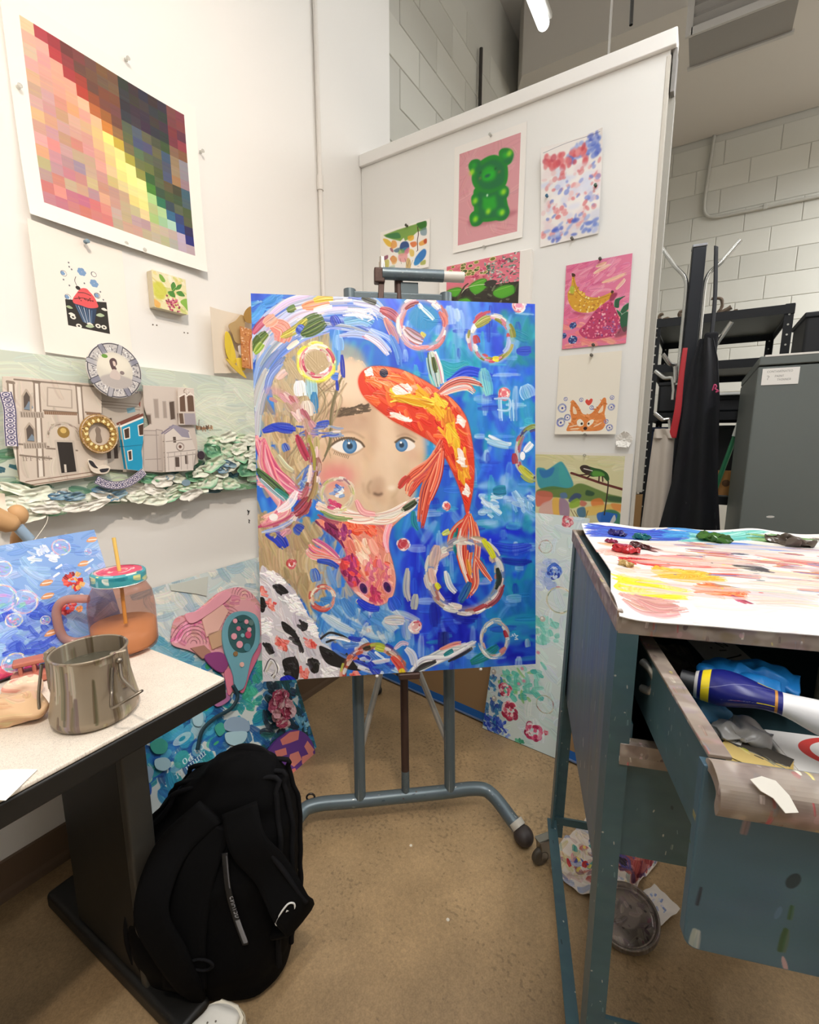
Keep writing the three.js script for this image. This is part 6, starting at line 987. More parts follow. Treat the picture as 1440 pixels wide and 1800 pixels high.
{ // cupcake print
  const a = new Art(700, 1000, '#f2eae0', 0), F = (c, p, o) => a.fill(p, c, o);
  F('#2a2620', [[203,540],[525,486],[525,759],[201,748]], { smooth: false });
  F('#2a3c58', [[267,556],[440,563],[406,693],[316,699]], { smooth: false }); for (let k = 0; k < 7; k++) a.line([[279,568],[329,697]].map((p, i) => [p[0] + k * (i ? 9 : 20), p[1] + k * (i ? 2 : 3)]), k % 2 ? '#b8c4d4' : '#5a7694', 6);
  F('#e0575a', [[261,525],[290,477],[331,423],[374,410],[402,433],[430,465],[448,509],[450,547],[380,569],[317,561],[267,556]]); a.line([[274,518],[343,496],[419,505]], '#2a2420', 5); a.line([[308,460],[355,451],[405,461]], '#2a2420', 5); for (let k = 0; k < 12; k++) { const p = [[301,489],[426,523]]; a.blob(rr(p[0][0], p[1][0]), rr(p[0][1], p[1][1]), 4, 6, '#6a2020'); }
  a.blob(...[[311,422]][0], 18, 16, '#2a2420'); a.line([[303,404],[293,369],[304,334]], '#2a2420', 4);
  const blob = (p, r) => { for (let k = 0; k < 6; k++) a.blob(p[0] + r * 0.6 * Math.cos(k), p[1] + r * 0.6 * Math.sin(k), r * 0.55, r * 0.5, '#7a9cc4'); };
  for (const p of [[354,281],[442,350]]) blob(p, 30); for (const p of [[209,334],[220,518],[452,447]]) { blob(p, 15); a.ring(p[0] + 6, p[1], 22, 3, ['#3a3a48'], { arcs: 4 }); } for (const p of [[447,274],[452,447]]) a.ring(p[0], p[1], 20, 4, ['#3a3a48'], { arcs: 4 });
  for (const p of [[262,236],[263,268],[279,284],[209,385],[248,420],[365,370],[485,408],[502,471]]) a.blob(p[0], p[1], 6, 7, '#6a6a70');
  for (const p of [[283,738],[246,673],[482,709],[435,707]]) { a.blob(p[0], p[1], 22, 18, '#f0e8dc'); a.blob(p[0], p[1], 9, 7, '#2a2620'); } for (const p of [[227,597],[239,651],[371,704],[501,552]]) a.fill([[p[0] - 24, p[1]], [p[0], p[1] - 12], [p[0] + 26, p[1] + 4], [p[0], p[1] + 12]], pick(['#f0e8dc', '#a8b890']));
  for (const p of [[463,611],[369,723]]) a.fill([[p[0] - 34, p[1] + 6], [p[0], p[1] - 18], [p[0] + 34, p[1] - 4], [p[0], p[1] + 14]], '#b4c4a0');
  solo('cupcake_print', 'white sheet with a red cupcake print on a black block', 'print', paperGeo(0.225, 0.31, (u, v) => 0.001 + 0.016 * Math.pow(1 - u, 3) + 0.006 * Math.pow(1 - v, 3), 20), a.mat(0.7, 0), { at: [-1.44, 1.407, -0.534], basis: LW });
}
{ // berry canvas
  const a = new Art(500, 500, '#e6dcae', 0.5), F = (c, p, o) => a.fill(p, c, o);
  a.scumble([[0, 0], [500, 0], [500, 500], [0, 500]], 60, ['#e0d080', '#ece0c0', '#d8d090', '#c8cc70', '#f0e8d0'], 140, 50, 0.6, 1, { a: 0.5 });
  F('#c8c838', [[9,181],[128,140],[193,256],[112,372],[12,345]], { blur: 12, a: 0.8 }); F('#7aa838', [[105,33],[151,44],[187,104],[145,128],[108,92]], {}); F('#8ab848', [[392,336],[503,275],[503,441],[459,406]], {}); F('#e8a84a', [[0,393],[84,432],[63,497],[1,484]], { blur: 5, a: 0.8 });
  for (const p of [[[279,215],[267,139],[312,83],[343,138],[313,208]], [[331,188],[370,117],[433,87],[402,157]], [[338,219],[418,186],[469,241],[379,258]], [[210,245],[295,219],[316,294],[240,293]]]) { F('#4a8a30', p); a.line(p.slice(0, 3), '#2a5a20', 4); a.line([p[0], p[3]], '#a8c868', 4); }
  for (let k = 0; k < 46; k++) { const q = [[157,302],[343,281],[402,474],[210,489]], s = rnd(), t = rnd(), x = q[0][0] + (q[1][0] - q[0][0]) * s + (q[3][0] - q[0][0]) * t, y = q[0][1] + (q[3][1] - q[0][1]) * t + rr(-6, 6); a.blob(x, y, 15, 14, pick(['#a82a4a', '#c84a68', '#8a2040', '#d87a90'])); a.blob(x - 3, y - 4, 4, 3, '#e8b0bc'); }
  const t = thing('berry_canvas', 'small thick canvas painted with raspberries and green leaves', 'painting', { at: [-1.44, 1.577, -0.824], basis: LW });
  part('painted_face', slab((u, v) => V(u * 0.106, v * 0.104, 0.031), 1, 1, 0.001), a.mat(0.5, 0.0008), t);
  part('canvas_edge', rbox(0.106, 0.104, 0.028, 0.003, 0.053, 0.052, 0.0155), M(0xd8ccb0, 0.7), t);
  for (const [p, l] of [[[[-1.440,1.532,-0.831]], 'pair of nail holes under the berry canvas'], [[[-1.440,1.527,-0.932]], 'pair of nail holes lower on the wall by the yellow collage']]) solo('nail_hole', l, 'mark', join(...[0, 0.012].map((d) => new THREE.CylinderGeometry(0.0022, 0.0022, 0.001, 10).rotateZ(Math.PI / 2).translate(0, d * 0.05, -d))), M(0x6a5f55, 0.9), { at: [-1.4396, p[0][1], p[0][2]] });
  solo('ink_mark', 'small black ink marks low on the white wall beside the large canvas', 'mark', join(tube([[0, 0.02, 0.006], [0, 0.012, -0.002], [0, 0.0, 0.004]], 0.002, 14, 6), tube([[0, 0.015, -0.006], [0, 0.011, 0.004]], 0.0018, 8, 6), tube([[0, -0.018, 0.003], [0, -0.022, -0.003], [0, -0.028, 0.001], [0, -0.032, -0.002]], 0.0018, 14, 6)), M(0x1c1a18, 0.8), { at: [[-1.440,0.899,-1.140]][0] });
}
{ // gummy bear print
  const a = new Art(600, 900, '#d99aa0', 0), F = (c, p, o = {}) => a.fill(p, c, o);
  a.scumble([[0, 0], [600, 0], [600, 900], [0, 900]], 40, ['#dba0a6', '#d6949a', '#dda4a8'], 200, 80, 0, 3, { a: 0.3 });
  F('#b46a74', [[108,671],[235,676],[550,691],[580,729],[385,761],[148,745]], { blur: 12, a: 0.8 });
  const parts = [[[97,147],[125,102],[191,109],[229,161],[214,232],[137,222]], [[399,124],[430,87],[503,113],[539,174],[511,247],[438,238]], [[133,264],[170,167],[267,119],[365,125],[459,203],[491,304],[476,429],[382,464],[254,444],[167,369]], [[168,380],[312,436],[459,430],[488,562],[506,697],[441,741],[267,726],[180,653],[162,514]], [[135,453],[182,426],[232,476],[246,533],[212,563],[151,538]], [[392,445],[448,427],[500,471],[498,544],[443,562],[390,518]], [[119,640],[166,596],[239,628],[266,704],[220,749],[148,734]], [[363,661],[412,613],[491,626],[518,705],[476,759],[396,742]]];
  for (const p of parts) F('#0f8a1c', p, { blur: 4 });
  for (const p of parts) { const c = p.reduce((s, q) => [s[0] + q[0] / p.length, s[1] + q[1] / p.length], [0, 0]); F('#0a6e3a', p.map((q) => [c[0] + (q[0] - c[0]) * 0.8 + 9, c[1] + (q[1] - c[1]) * 0.8 + 6]), { blur: 12, a: 0.95 }); F('#22b81a', p.map((q) => [c[0] + (q[0] - c[0]) * 0.42 - 12, c[1] + (q[1] - c[1]) * 0.42 - 10]), { blur: 14, a: 0.7 }); }
  for (const p of [[136,211],[500,153],[173,500],[457,492],[181,681],[450,685],[310,638]]) a.blob(p[0], p[1], 26, 30, '#a8e41e', { blur: 12, a: 0.9 });
  a.blob(...[[305,297]][0], 56, 36, '#1ab826', { blur: 12 }); a.blob(...[[293,294]][0], 30, 16, '#0a5a48', { blur: 8 }); for (const p of [[221,244],[371,252]]) a.blob(p[0], p[1], 12, 14, '#0a5a30', { blur: 6 }); for (const p of [[217,296],[407,292]]) a.blob(p[0], p[1], 16, 14, '#a87a3a', { blur: 10, a: 0.7 }); a.blob(...[[296,480]][0], 9, 14, '#d8f0d0', { blur: 5 });
  const b = new Art(700, 930, '#f3efe9', 0); b.c.drawImage(a.cv, 52, 70, 596, 800);
  solo('bear_print', 'print of a glossy green gummy bear on a pink ground with a white border', 'print', paperGeo(0.302, 0.402, (u, v) => 0.001 + 0.003 * Math.pow(1 - v, 3), 8), b.mat(0.55, 0), { at: [-0.955, 1.961, -1.88] });
  pin('clear pushpin above the green bear print', [[-0.796,2.357,-1.880]][0], ZP); pin('clear pushpin under the green bear print', [[-0.810,1.955,-1.880]][0], ZP);
}
{ // loose watercolour of red and blue petals
  const a = new Art(500, 750, '#f1ece8', 0);
  for (let k = 0; k < 60; k++) { const t = rnd(); a.blob(rr(230, 480), rr(20, 160), rr(12, 30), rr(10, 24), pick(['#4a62c8', '#6a84d8', '#8aa0e0', '#b0bce8']), { blur: 5, a: 0.7 }); }
  for (let k = 0; k < 46; k++) a.blob(30 + rr(0, 350), 110 + rr(-50, 60) + k % 7 * 4, rr(12, 30), rr(16, 34), pick(['#d85a62', '#e07a7e', '#e89a9a', '#c84a58']), { blur: 4, a: 0.75, rot: rr(-1, 1) });
  for (let k = 0; k < 60; k++) a.blob(rr(20, 480), rr(200, 720), rr(24, 60), rr(16, 44), pick(['#e8d4d8', '#d4d8ec', '#ecdcdc', '#dce0f0']), { blur: 10, a: 0.6 });
  for (let k = 0; k < 110; k++) a.blob(rr(20, 480), rr(200, 720), rr(10, 28), rr(8, 24), pick(['#d86a70', '#e08a8c', '#e8a8a8', '#8a98d8', '#b0b8e0', '#6a80d0', '#eac8c8']), { blur: 3, a: 0.65, rot: rr(-1, 1) });
  for (let k = 0; k < 30; k++) a.blob(rr(30, 480), rr(610, 730), rr(16, 40), rr(8, 20), pick(['#6a84d8', '#4a62c8', '#9ab0e4', '#b8c4ec']), { blur: 5, a: 0.7, rot: rr(-1, 0.4) });
  a.line([[20, 40], [230, 12], [480, 20]], '#5a5a6a', 4, { a: 0.5 });
  solo('petal_watercolour', 'curling white sheet with red and blue watercolour petals', 'painting', paperGeo(0.212, 0.333, (u, v) => 0.002 + 0.022 * Math.pow(1 - u, 2) * Math.pow(v, 2) + 0.014 * Math.pow(u, 4) * v + 0.008 * Math.sin(v * 6.3 + 0.4) * u, 28), a.mat(0.7, 0), { at: [-0.582, 1.911, -1.88], rot: [0, 0, 0.02] });
  pin('grey pushpin under the red and blue petal sheet', [[-0.462,1.915,-1.880]][0], ZP, 0x6a665e); pin('blue pushpin on the side of the red and blue petal sheet', [[-0.562,2.082,-1.880]][0], ZP, 0x3a6a8a); pin('green pushpin on the far side of the red and blue petal sheet', [[-0.390,2.073,-1.880]][0], ZP, 0x3a5a4a);
}
{ // small abstract watercolour
  const a = new Art(600, 480, '#f6f1ea', 0), F = (c, p, o = {}) => a.fill(p, c, { blur: 3, a: 0.85, ...o });
  F('#6a9a34', [[30,29],[212,14],[454,8],[561,8],[566,91],[458,91],[371,142],[308,152],[293,115],[251,141],[142,97],[68,60]], { smooth: false }); F('#3a7a4a', [[53,39],[213,42],[250,107],[142,86]]); F('#2a6a20', [[454,2],[561,3],[564,69],[491,65]]); F('#6a8a98', [[498,83],[564,69],[568,146],[508,135]], { a: 0.7 });
  F('#e8b830', [[24,69],[83,86],[143,144],[122,175],[69,142]]); F('#e8a050', [[142,115],[194,130],[203,190],[130,194]]); F('#e07038', [[373,187],[442,189],[451,230],[403,239]]); F('#e8a040', [[484,208],[564,190],[567,235],[499,245]]); F('#c04a30', [[538,196],[571,186],[573,231],[546,231]]); F('#e8b030', [[342,113],[411,116],[413,161],[358,162]]);
  F('#1a3a7a', [[246,187],[273,157],[330,162],[359,202],[354,241],[305,267],[247,233]]); F('#4a9ab0', [[276,227],[346,228],[335,284],[270,272]], { a: 0.7 }); F('#e08090', [[305,255],[361,231],[356,288],[307,302]]); F('#8aaa50', [[225,229],[297,242],[292,300],[234,289]], { a: 0.7 }); F('#e8a0a0', [[234,278],[335,296],[324,376],[236,349]]); F('#5a7a90', [[167,219],[239,209],[226,253],[182,245]]); F('#9a5a6a', [[115,186],[152,204],[160,241],[130,224]]); F('#8a4a60', [[35,266],[87,257],[88,293],[43,304]]); F('#d86a4a', [[118,305],[161,277],[207,332],[163,360]]); F('#e8b868', [[132,283],[206,308],[200,367],[149,370]], { a: 0.7 }); F('#c8c060', [[43,316],[103,314],[98,410],[53,427]]); F('#b8c8b0', [[90,396],[179,387],[166,445],[106,447]]); F('#e8c860', [[362,254],[418,276],[421,334],[379,327]]); F('#1a6ac0', [[436,371],[489,312],[542,287],[571,315],[560,370],[508,418],[439,430]]); F('#3a90d0', [[424,404],[478,367],[495,428],[440,442]]); F('#a8b050', [[508,418],[562,405],[564,451],[509,448]]); F('#c8a050', [[337,343],[380,373],[384,456],[327,459]], { a: 0.7 });
  a.line([[463,42],[473,117],[462,182],[467,285]], '#4a2620', 9); a.line([[467,285],[454,294]], '#241a18', 6); for (const p of [[[250,328],[267,390]], [[308,338],[340,425]], [[366,371],[347,439]], [[409,378],[383,433]]]) a.line(p, '#5a4a3a', 4, { a: 0.7 });
  a.text('2/3', 470, 462, 14, '#8a8a8a');
  const b = new Art(680, 540, '#f7f3ed', 0); b.c.drawImage(a.cv, 10, 10, 660, 520);
  solo('small_watercolour', 'small abstract watercolour with blue and green shapes pinned above the easel', 'painting', paperGeo(0.262, 0.196, (u, v) => 0.002 + 0.006 * Math.pow(1 - v, 3), 10), b.mat(0.7, 0), { at: [-1.331, 1.927, -1.88] });
  pin('dark pushpin above the small abstract watercolour', [[-1.184,2.118,-1.880]][0], ZP, 0x4a4a3a); pin('dark pushpin under the corner of the small abstract watercolour', [[-1.303,1.925,-1.880]][0], ZP, 0x4a4640);
}
{ // leaf canvas behind the easel head
  const a = new Art(800, 900, '#e2788a', 0.4);
  a.c.scale(1, 0.56); a.b.scale(1, 0.56);
  a.scumble([[0, 0], [800, 0], [800, 300], [0, 300]], 50, ['#e0707e', '#e88a90', '#d86474', '#f0a0a0'], 120, 40, 0.2, 0.8, { a: 0.5 });
  for (let k = 0; k < 26; k++) { const x = rr(20, 520), y = rr(10, 220), r = rr(14, 30); a.blob(x, y, r * 1.3, r * 1.2, '#e8d8a0'); a.blob(x, y, r, r * 0.9, pick(['#7a7a30', '#6a7030', '#8a9040', '#4a5a28'])); }
  a.scumble([[430, 60], [800, 0], [800, 560], [520, 520]], 150, ['#5a8a78', '#8aa89a', '#3a6a54', '#b8c8bc', '#6a8a84', '#d8e0d8', '#4a5a54'], 50, 18, 0.8, 1.4);
  for (const [x, y, r] of [[610, 110, 52], [560, 300, 48], [740, 250, 44], [420, 180, 44], [330, 280, 56], [440, 290, 30]]) for (let k = 0; k < 16; k++) { const q = k * 0.8; a.brush([[x + Math.cos(q) * r * 0.2, y + Math.sin(q) * r * 0.2], [x + Math.cos(q) * r, y + Math.sin(q) * r]], pick(['#c8486a', '#e08a9a', '#f4d8d8', '#d8607e', '#b83a5a']), 18); }
  a.fill([[0, 420], [800, 470], [800, 900], [0, 900]], '#2f2a22', { smooth: false }); a.scumble([[0, 420], [800, 480], [800, 900], [0, 900]], 60, ['#2a2420', '#4a4034', '#3a4a28', '#1e1c18', '#6a6a5a'], 90, 26, 1, 1);
  for (const p of [[[0, 420], [120, 390], [180, 440], [120, 540], [40, 500]], [[270, 400], [360, 330], [450, 340], [460, 460], [360, 560], [290, 500]], [[540, 560], [620, 500], [740, 520], [760, 640], [640, 700], [550, 640]], [[100, 640], [240, 600], [300, 720], [180, 800]]]) { a.fill(p, '#3f9a22', { blur: 2 }); a.fill(p.map((q) => [q[0] * 0.97 + 12, q[1] * 0.97 + 10]), '#62b82e', { blur: 14, a: 0.7 }); a.line([p[0], p[2]], '#a8d070', 5); a.line(p.slice(0, 4), '#20501a', 7, { a: 0.7 }); }
  a.blob(500, 420, 70, 52, '#3a3430'); a.line([[150, 560], [220, 440], [330, 410], [440, 420]], '#e8f0c8', 8); a.line([[130, 620], [200, 420], [250, 360]], '#4a4430', 22);
  const t = thing('leaf_canvas', 'canvas of green leaves and pink blossoms with white edges behind the easel head', 'painting', { at: [-1.005, 1.5, -1.88] });
  part('painted_face', slab((u, v) => V(0.037 + u * 0.318, 0.03 + v * 0.372, 0.0345), 1, 1, 0.001), a.mat(0.5, 0.0008), t);
  part('canvas_edge', rbox(0.4, 0.404, 0.032, 0.003, 0.2, 0.202, 0.017), M(0xefebe4, 0.7), t);
}
{ // banana and strawberry
  const a = new Art(700, 900, '#e27a9c', 0.4), F = (c, p, o = {}) => a.fill(p, c, o);
  a.scumble([[0, 0], [700, 0], [700, 560], [0, 560]], 110, ['#e07098', '#e88aa8', '#d8608c', '#e896b0', '#dc78a4', '#f0a8b8'], 160, 46, -0.5, 0.6, { a: 0.5 }); a.scumble([[0, 560], [700, 560], [700, 900], [0, 900]], 70, ['#ea8080', '#e87a8a', '#f09a88', '#e8708a', '#f0a890'], 150, 44, 0.1, 0.4, { a: 0.55 });
  for (const p of [[[311,133],[394,99],[498,64]], [[406,241],[553,216],[661,186]], [[558,332],[633,256],[642,229]], [[330,66],[402,54],[448,39]]]) a.brush(p, ['#f0c890', '#f4dcb8', '#f0b888', '#f8ece0'], 40, { a: 0.6 });
  F('#a83a58', [[31,444],[114,503],[310,549],[443,522],[373,562],[149,537]], { blur: 10, a: 0.8 });
  const bn = [[75,110],[96,119],[123,213],[174,292],[269,364],[388,385],[507,354],[536,352],[529,397],[455,447],[357,518],[245,530],[126,492],[53,398],[32,291],[66,235]];
  F('#d8a02a', bn); a.scumble(bn, 80, ['#e8b83a', '#f0cc60', '#d89a28', '#c8862a', '#f4e0a0', '#b87a2a', '#e8c24a'], 26, 22, 0.3, 0.8); a.line([[85,147],[150,307],[297,404],[491,381]], '#8a5a1a', 6, { a: 0.6 }); F('#4a2a14', [[67,91],[101,102],[109,127],[77,128]]); F('#4a2a14', [[511,337],[536,346],[526,368],[507,360]]); F('#a8c03a', [[59,228],[105,235],[98,306],[58,289]], { blur: 6, a: 0.8 });
  F('#8a1e48', [[514,372],[574,374],[544,434],[497,440]], { blur: 4, a: 0.8 });
  const sb = [[184,719],[255,652],[312,573],[380,497],[450,458],[522,455],[565,536],[610,629],[642,720],[613,794],[458,823],[268,807]];
  F('#c03a68', sb); a.scumble(sb, 130, ['#f0a0b0', '#e8788e', '#d84a70', '#f4c0c4', '#b82a54', '#e890a4', '#8a2450', '#9a5a90'], 22, 20, 0.3, 0.5, { taper: 0.1 }); a.scumble([[447,701],[639,691],[614,806],[426,814]], 26, ['#8a4a90', '#a878b0', '#6a3a80', '#b84a80'], 22, 16, 0.3, 0.5);
  for (const p of [[[551,505],[556,436],[614,420],[660,414],[605,453],[600,523]], [[616,571],[646,516],[696,488],[701,546],[653,587]], [[577,538],[629,584],[658,646],[607,605]], [[631,602],[699,580],[713,727],[671,782],[627,689]]]) { F('#1f5a3a', p); a.line(p.slice(0, 3), '#8ab89a', 5); }
  F('#7a3a48', [[621,748],[701,726],[708,803],[580,827]], { blur: 8, a: 0.7 });
  for (const [p, r] of [[[[113,650]], 34], [[[119,806]], 44], [[[9,753]], 30]]) { a.blob(p[0][0], p[0][1], r * 1.2, r, '#2a3a78'); a.scumble([[p[0][0] - r, p[0][1] - r], [p[0][0] + r, p[0][1] - r], [p[0][0] + r, p[0][1] + r], [p[0][0] - r, p[0][1] + r]], 12, ['#4a6ab0', '#8aa8d8', '#2a4a8a', '#c8d8ec'], 22, 12, 0.5, 1); }
  solo('fruit_painting', 'pink painting of a banana and a big mosaic-like strawberry', 'painting', paperGeo(0.225, 0.299, (u, v) => 0.003 + 0.003 * Math.pow(v, 4), 8), a.mat(0.5, 0.0006), { at: [-0.479, 1.527, -1.88] });
  pin('dark pushpin above the banana painting', [[-0.359,1.826,-1.880]][0], ZP, 0x4a453c); pin('dark pushpin under the banana painting', [[-0.364,1.531,-1.880]][0], ZP, 0x4a453c);
}
{ // fox
  const a = new Art(700, 900, '#efe8d8', 0), F = (c, p, o = {}) => a.fill(p, c, o);
  const fx = [[144,860],[153,802],[188,738],[166,622],[184,506],[254,571],[313,662],[378,675],[427,650],[496,562],[530,500],[561,501],[572,576],[561,676],[585,751],[565,826],[518,858],[417,865],[353,865],[236,859]];
  F('#df8440', fx); a.scumble(fx, 70, ['#e08a48', '#d8742e', '#e89a5a', '#c86a28', '#e8a468'], 50, 14, 0.2, 0.6); F('#f2d8b8', [[196,583],[223,597],[248,661],[208,661]]); F('#f2d8b8', [[535,576],[539,638],[504,663],[490,650]]); F('#f6ecd8', [[254,751],[291,725],[333,763],[323,802],[271,802]]); F('#f6ecd8', [[372,776],[408,738],[446,738],[436,776],[388,814]]); for (const p of [[[167,815],[283,789]], [[452,814],[548,764]], [[182,841],[299,834]]]) a.brush(p, ['#f4dcc0', '#f0c8a0'], 14);
  a.blob(...[[312,779]][0], 13, 15, '#2a1a10'); a.blob(...[[391,779]][0], 11, 13, '#2a1a10'); a.blob(...[[357,833]][0], 22, 20, '#3a1608'); F('#dc4a38', [[335,522],[353,503],[373,516],[397,497],[417,511],[407,548],[377,573],[343,547]]);
  const sw = (p, r) => { a.ring(p[0], p[1], r, r * 0.5, ['#8a90b8', '#5a62b8', '#a8b0d0', '#6a78a8'], { arcs: 6 }); a.blob(p[0], p[1], r * 0.3, r * 0.3, '#4a52a8'); };
  for (const p of [[71,595],[64,763]]) sw(p, 44); for (const p of [[139,705],[630,602],[627,826]]) sw(p, 32); for (const p of [[288,508],[411,599],[629,496],[585,757],[104,491]]) sw(p, 20);
  solo('fox_drawing', 'cream sheet with an orange fox head and a little red heart', 'drawing', paperGeo(0.224, 0.298, (u, v) => 0.002 + 0.01 * Math.pow(1 - v, 3) + 0.004 * Math.pow(u, 3), 16), a.mat(0.7, 0), { at: [-0.488, 1.204, -1.88] });
  pin('grey pushpin at the top of the fox sheet', [[-0.368,1.495,-1.880]][0], ZP, 0x6a655a); pin('grey pushpin between the fox sheet and the chameleon sheet', [[-0.373,1.203,-1.880]][0], ZP, 0x8a857a);
}
{ // chameleon
  const W = 0.46, H = 0.31, a = new Art(1000, 674, '#ddd7a8', 0), cx = (x, y) => [(x + 0.66) / W * 1000, (1.133 - y) / H * 674], T = (P) => P.map((p) => cx(p[0], p[1])), F = (c, p, o = {}) => a.fill(T(p), c, { blur: 3, a: 0.85, ...o });
  a.scumble([[0, 0], [1000, 0], [1000, 300], [0, 300]], 30, ['#e0dab0', '#d8d49c', '#e4deb8'], 200, 60, 0, 0.4, { a: 0.4 });
  F('#2a98b0', [[-0.556,1.060,-1.880],[-0.530,1.068,-1.880],[-0.514,1.061,-1.880],[-0.492,1.076,-1.880],[-0.464,1.095,-1.880],[-0.448,1.087,-1.880],[-0.423,1.045,-1.880],[-0.408,1.000,-1.880],[-0.458,0.986,-1.880],[-0.538,0.985,-1.880]]); F('#2a6ac0', [[-0.546,1.060,-1.880],[-0.518,1.059,-1.880],[-0.485,1.072,-1.880],[-0.495,1.039,-1.880],[-0.529,1.028,-1.880]], { a: 0.7 }); F('#4ab0a8', [[-0.463,1.088,-1.880],[-0.427,1.038,-1.880],[-0.416,1.000,-1.880],[-0.459,1.009,-1.880]], { a: 0.6 });
  F('#5a7a34', [[-0.550,0.975,-1.880],[-0.492,0.995,-1.880],[-0.425,0.992,-1.880],[-0.382,1.013,-1.880],[-0.318,0.994,-1.880],[-0.276,0.979,-1.880],[-0.225,0.968,-1.880],[-0.224,0.948,-1.880],[-0.294,0.947,-1.880],[-0.378,0.945,-1.880],[-0.456,0.951,-1.880],[-0.537,0.952,-1.880]]); F('#2a4a38', [[-0.355,0.988,-1.880],[-0.327,0.980,-1.880],[-0.333,0.967,-1.880],[-0.358,0.969,-1.880]]); F('#3a5a3a', [[-0.279,0.970,-1.880],[-0.225,0.968,-1.880],[-0.224,0.953,-1.880],[-0.270,0.953,-1.880]]);
  F('#d86a5a', [[-0.552,0.968,-1.880],[-0.496,0.972,-1.880],[-0.485,0.949,-1.880],[-0.512,0.923,-1.880],[-0.549,0.909,-1.880]]); F('#d8a8a0', [[-0.524,0.923,-1.880],[-0.455,0.940,-1.880],[-0.452,0.881,-1.880],[-0.533,0.874,-1.880]]); F('#e8b84a', [[-0.485,0.942,-1.880],[-0.456,0.944,-1.880],[-0.454,0.881,-1.880],[-0.477,0.879,-1.880]]); F('#9a7a9a', [[-0.456,0.951,-1.880],[-0.421,0.931,-1.880],[-0.418,0.873,-1.880],[-0.452,0.881,-1.880]]); F('#3a4a80', [[-0.422,0.942,-1.880],[-0.402,0.971,-1.880],[-0.380,0.972,-1.880],[-0.375,0.959,-1.880],[-0.404,0.934,-1.880]]); F('#8ab030', [[-0.417,0.933,-1.880],[-0.388,0.954,-1.880],[-0.377,0.927,-1.880],[-0.411,0.911,-1.880]]); F('#5a7ab0', [[-0.457,0.967,-1.880],[-0.435,0.973,-1.880],[-0.427,0.955,-1.880],[-0.449,0.949,-1.880]]); F('#c86a5a', [[-0.374,0.946,-1.880],[-0.352,0.938,-1.880],[-0.360,0.924,-1.880],[-0.377,0.927,-1.880]]); F('#e8803a', [[-0.336,0.948,-1.880],[-0.303,0.960,-1.880],[-0.289,0.934,-1.880],[-0.326,0.922,-1.880]]); F('#e8c060', [[-0.355,0.920,-1.880],[-0.233,0.943,-1.880],[-0.221,0.914,-1.880],[-0.312,0.894,-1.880],[-0.354,0.890,-1.880]]); F('#e8924a', [[-0.263,0.943,-1.880],[-0.223,0.940,-1.880],[-0.222,0.918,-1.880],[-0.252,0.920,-1.880]]); F('#3a6a90', [[-0.387,0.910,-1.880],[-0.360,0.920,-1.880],[-0.353,0.884,-1.880],[-0.379,0.881,-1.880]]); for (const p of [[[-0.411,0.906,-1.880],[-0.391,0.871,-1.880]], [[-0.346,0.907,-1.880],[-0.353,0.875,-1.880]], [[-0.398,0.903,-1.880],[-0.378,0.872,-1.880]]]) a.line(T(p), '#5a4020', 6, { a: 0.7 });
  F('#2a7a60', [[-0.292,0.907,-1.880],[-0.256,0.919,-1.880],[-0.227,0.902,-1.880],[-0.224,0.858,-1.880],[-0.288,0.852,-1.880]]); F('#1f62d0', [[-0.312,0.897,-1.880],[-0.288,0.908,-1.880],[-0.255,0.906,-1.880],[-0.238,0.901,-1.880],[-0.252,0.867,-1.880],[-0.299,0.866,-1.880]], { blur: 2 }); F('#e8e0d0', [[-0.250,0.900,-1.880],[-0.243,0.881,-1.880],[-0.256,0.862,-1.880],[-0.264,0.865,-1.880]], { blur: 1 });
  a.line(T([[-0.417,1.052,-1.880],[-0.362,1.036,-1.880],[-0.299,1.017,-1.880],[-0.222,0.998,-1.880]]), '#6a2f28', 20); a.line(T([[-0.282,1.040,-1.880],[-0.279,1.019,-1.880],[-0.280,0.975,-1.880],[-0.285,0.897,-1.880]]), '#3a2a22', 10);
  const ch = T([[-0.386,1.075,-1.880],[-0.374,1.085,-1.880],[-0.353,1.081,-1.880],[-0.331,1.075,-1.880],[-0.306,1.070,-1.880],[-0.285,1.057,-1.880],[-0.276,1.036,-1.880],[-0.283,1.027,-1.880],[-0.301,1.044,-1.880],[-0.321,1.043,-1.880],[-0.342,1.042,-1.880],[-0.363,1.054,-1.880],[-0.376,1.058,-1.880]]); a.fill(ch, '#2c5a28'); a.fill(T([[-0.335,1.064,-1.880],[-0.306,1.061,-1.880],[-0.293,1.048,-1.880],[-0.317,1.043,-1.880],[-0.338,1.046,-1.880]]), '#5a9a3a', { blur: 3 }); a.fill(T([[-0.386,1.075,-1.880],[-0.374,1.085,-1.880],[-0.353,1.081,-1.880],[-0.343,1.059,-1.880],[-0.359,1.050,-1.880],[-0.377,1.060,-1.880]]), '#3a2a24'); a.line(T([[-0.371,1.071,-1.880],[-0.356,1.068,-1.880],[-0.339,1.064,-1.880]]), '#f0e8e0', 7); for (const p of [[[-0.351,1.050,-1.880],[-0.397,1.044,-1.880]], [[-0.346,1.046,-1.880],[-0.358,1.036,-1.880]], [[-0.313,1.043,-1.880],[-0.313,1.021,-1.880]], [[-0.301,1.044,-1.880],[-0.299,1.026,-1.880]]]) a.line(T(p), '#4a2a20', 11);
  solo('chameleon_painting', 'watercolour of a dark green chameleon on a red branch over hills', 'painting', paperGeo(W, H, (u, v) => 0.003 + 0.006 * Math.pow(u, 5), 10), (() => { const b = new Art(1000, 674, '#ebe6dc', 0); b.c.drawImage(a.cv, 0, 22, 940, 640, 0, 20, 940, 640); return b.mat(0.7, 0); })(), { at: [-0.66, 0.823, -1.88] });
  pin('clear pushpin at the top of the chameleon sheet', [[-0.370,1.124,-1.880]][0], ZP);
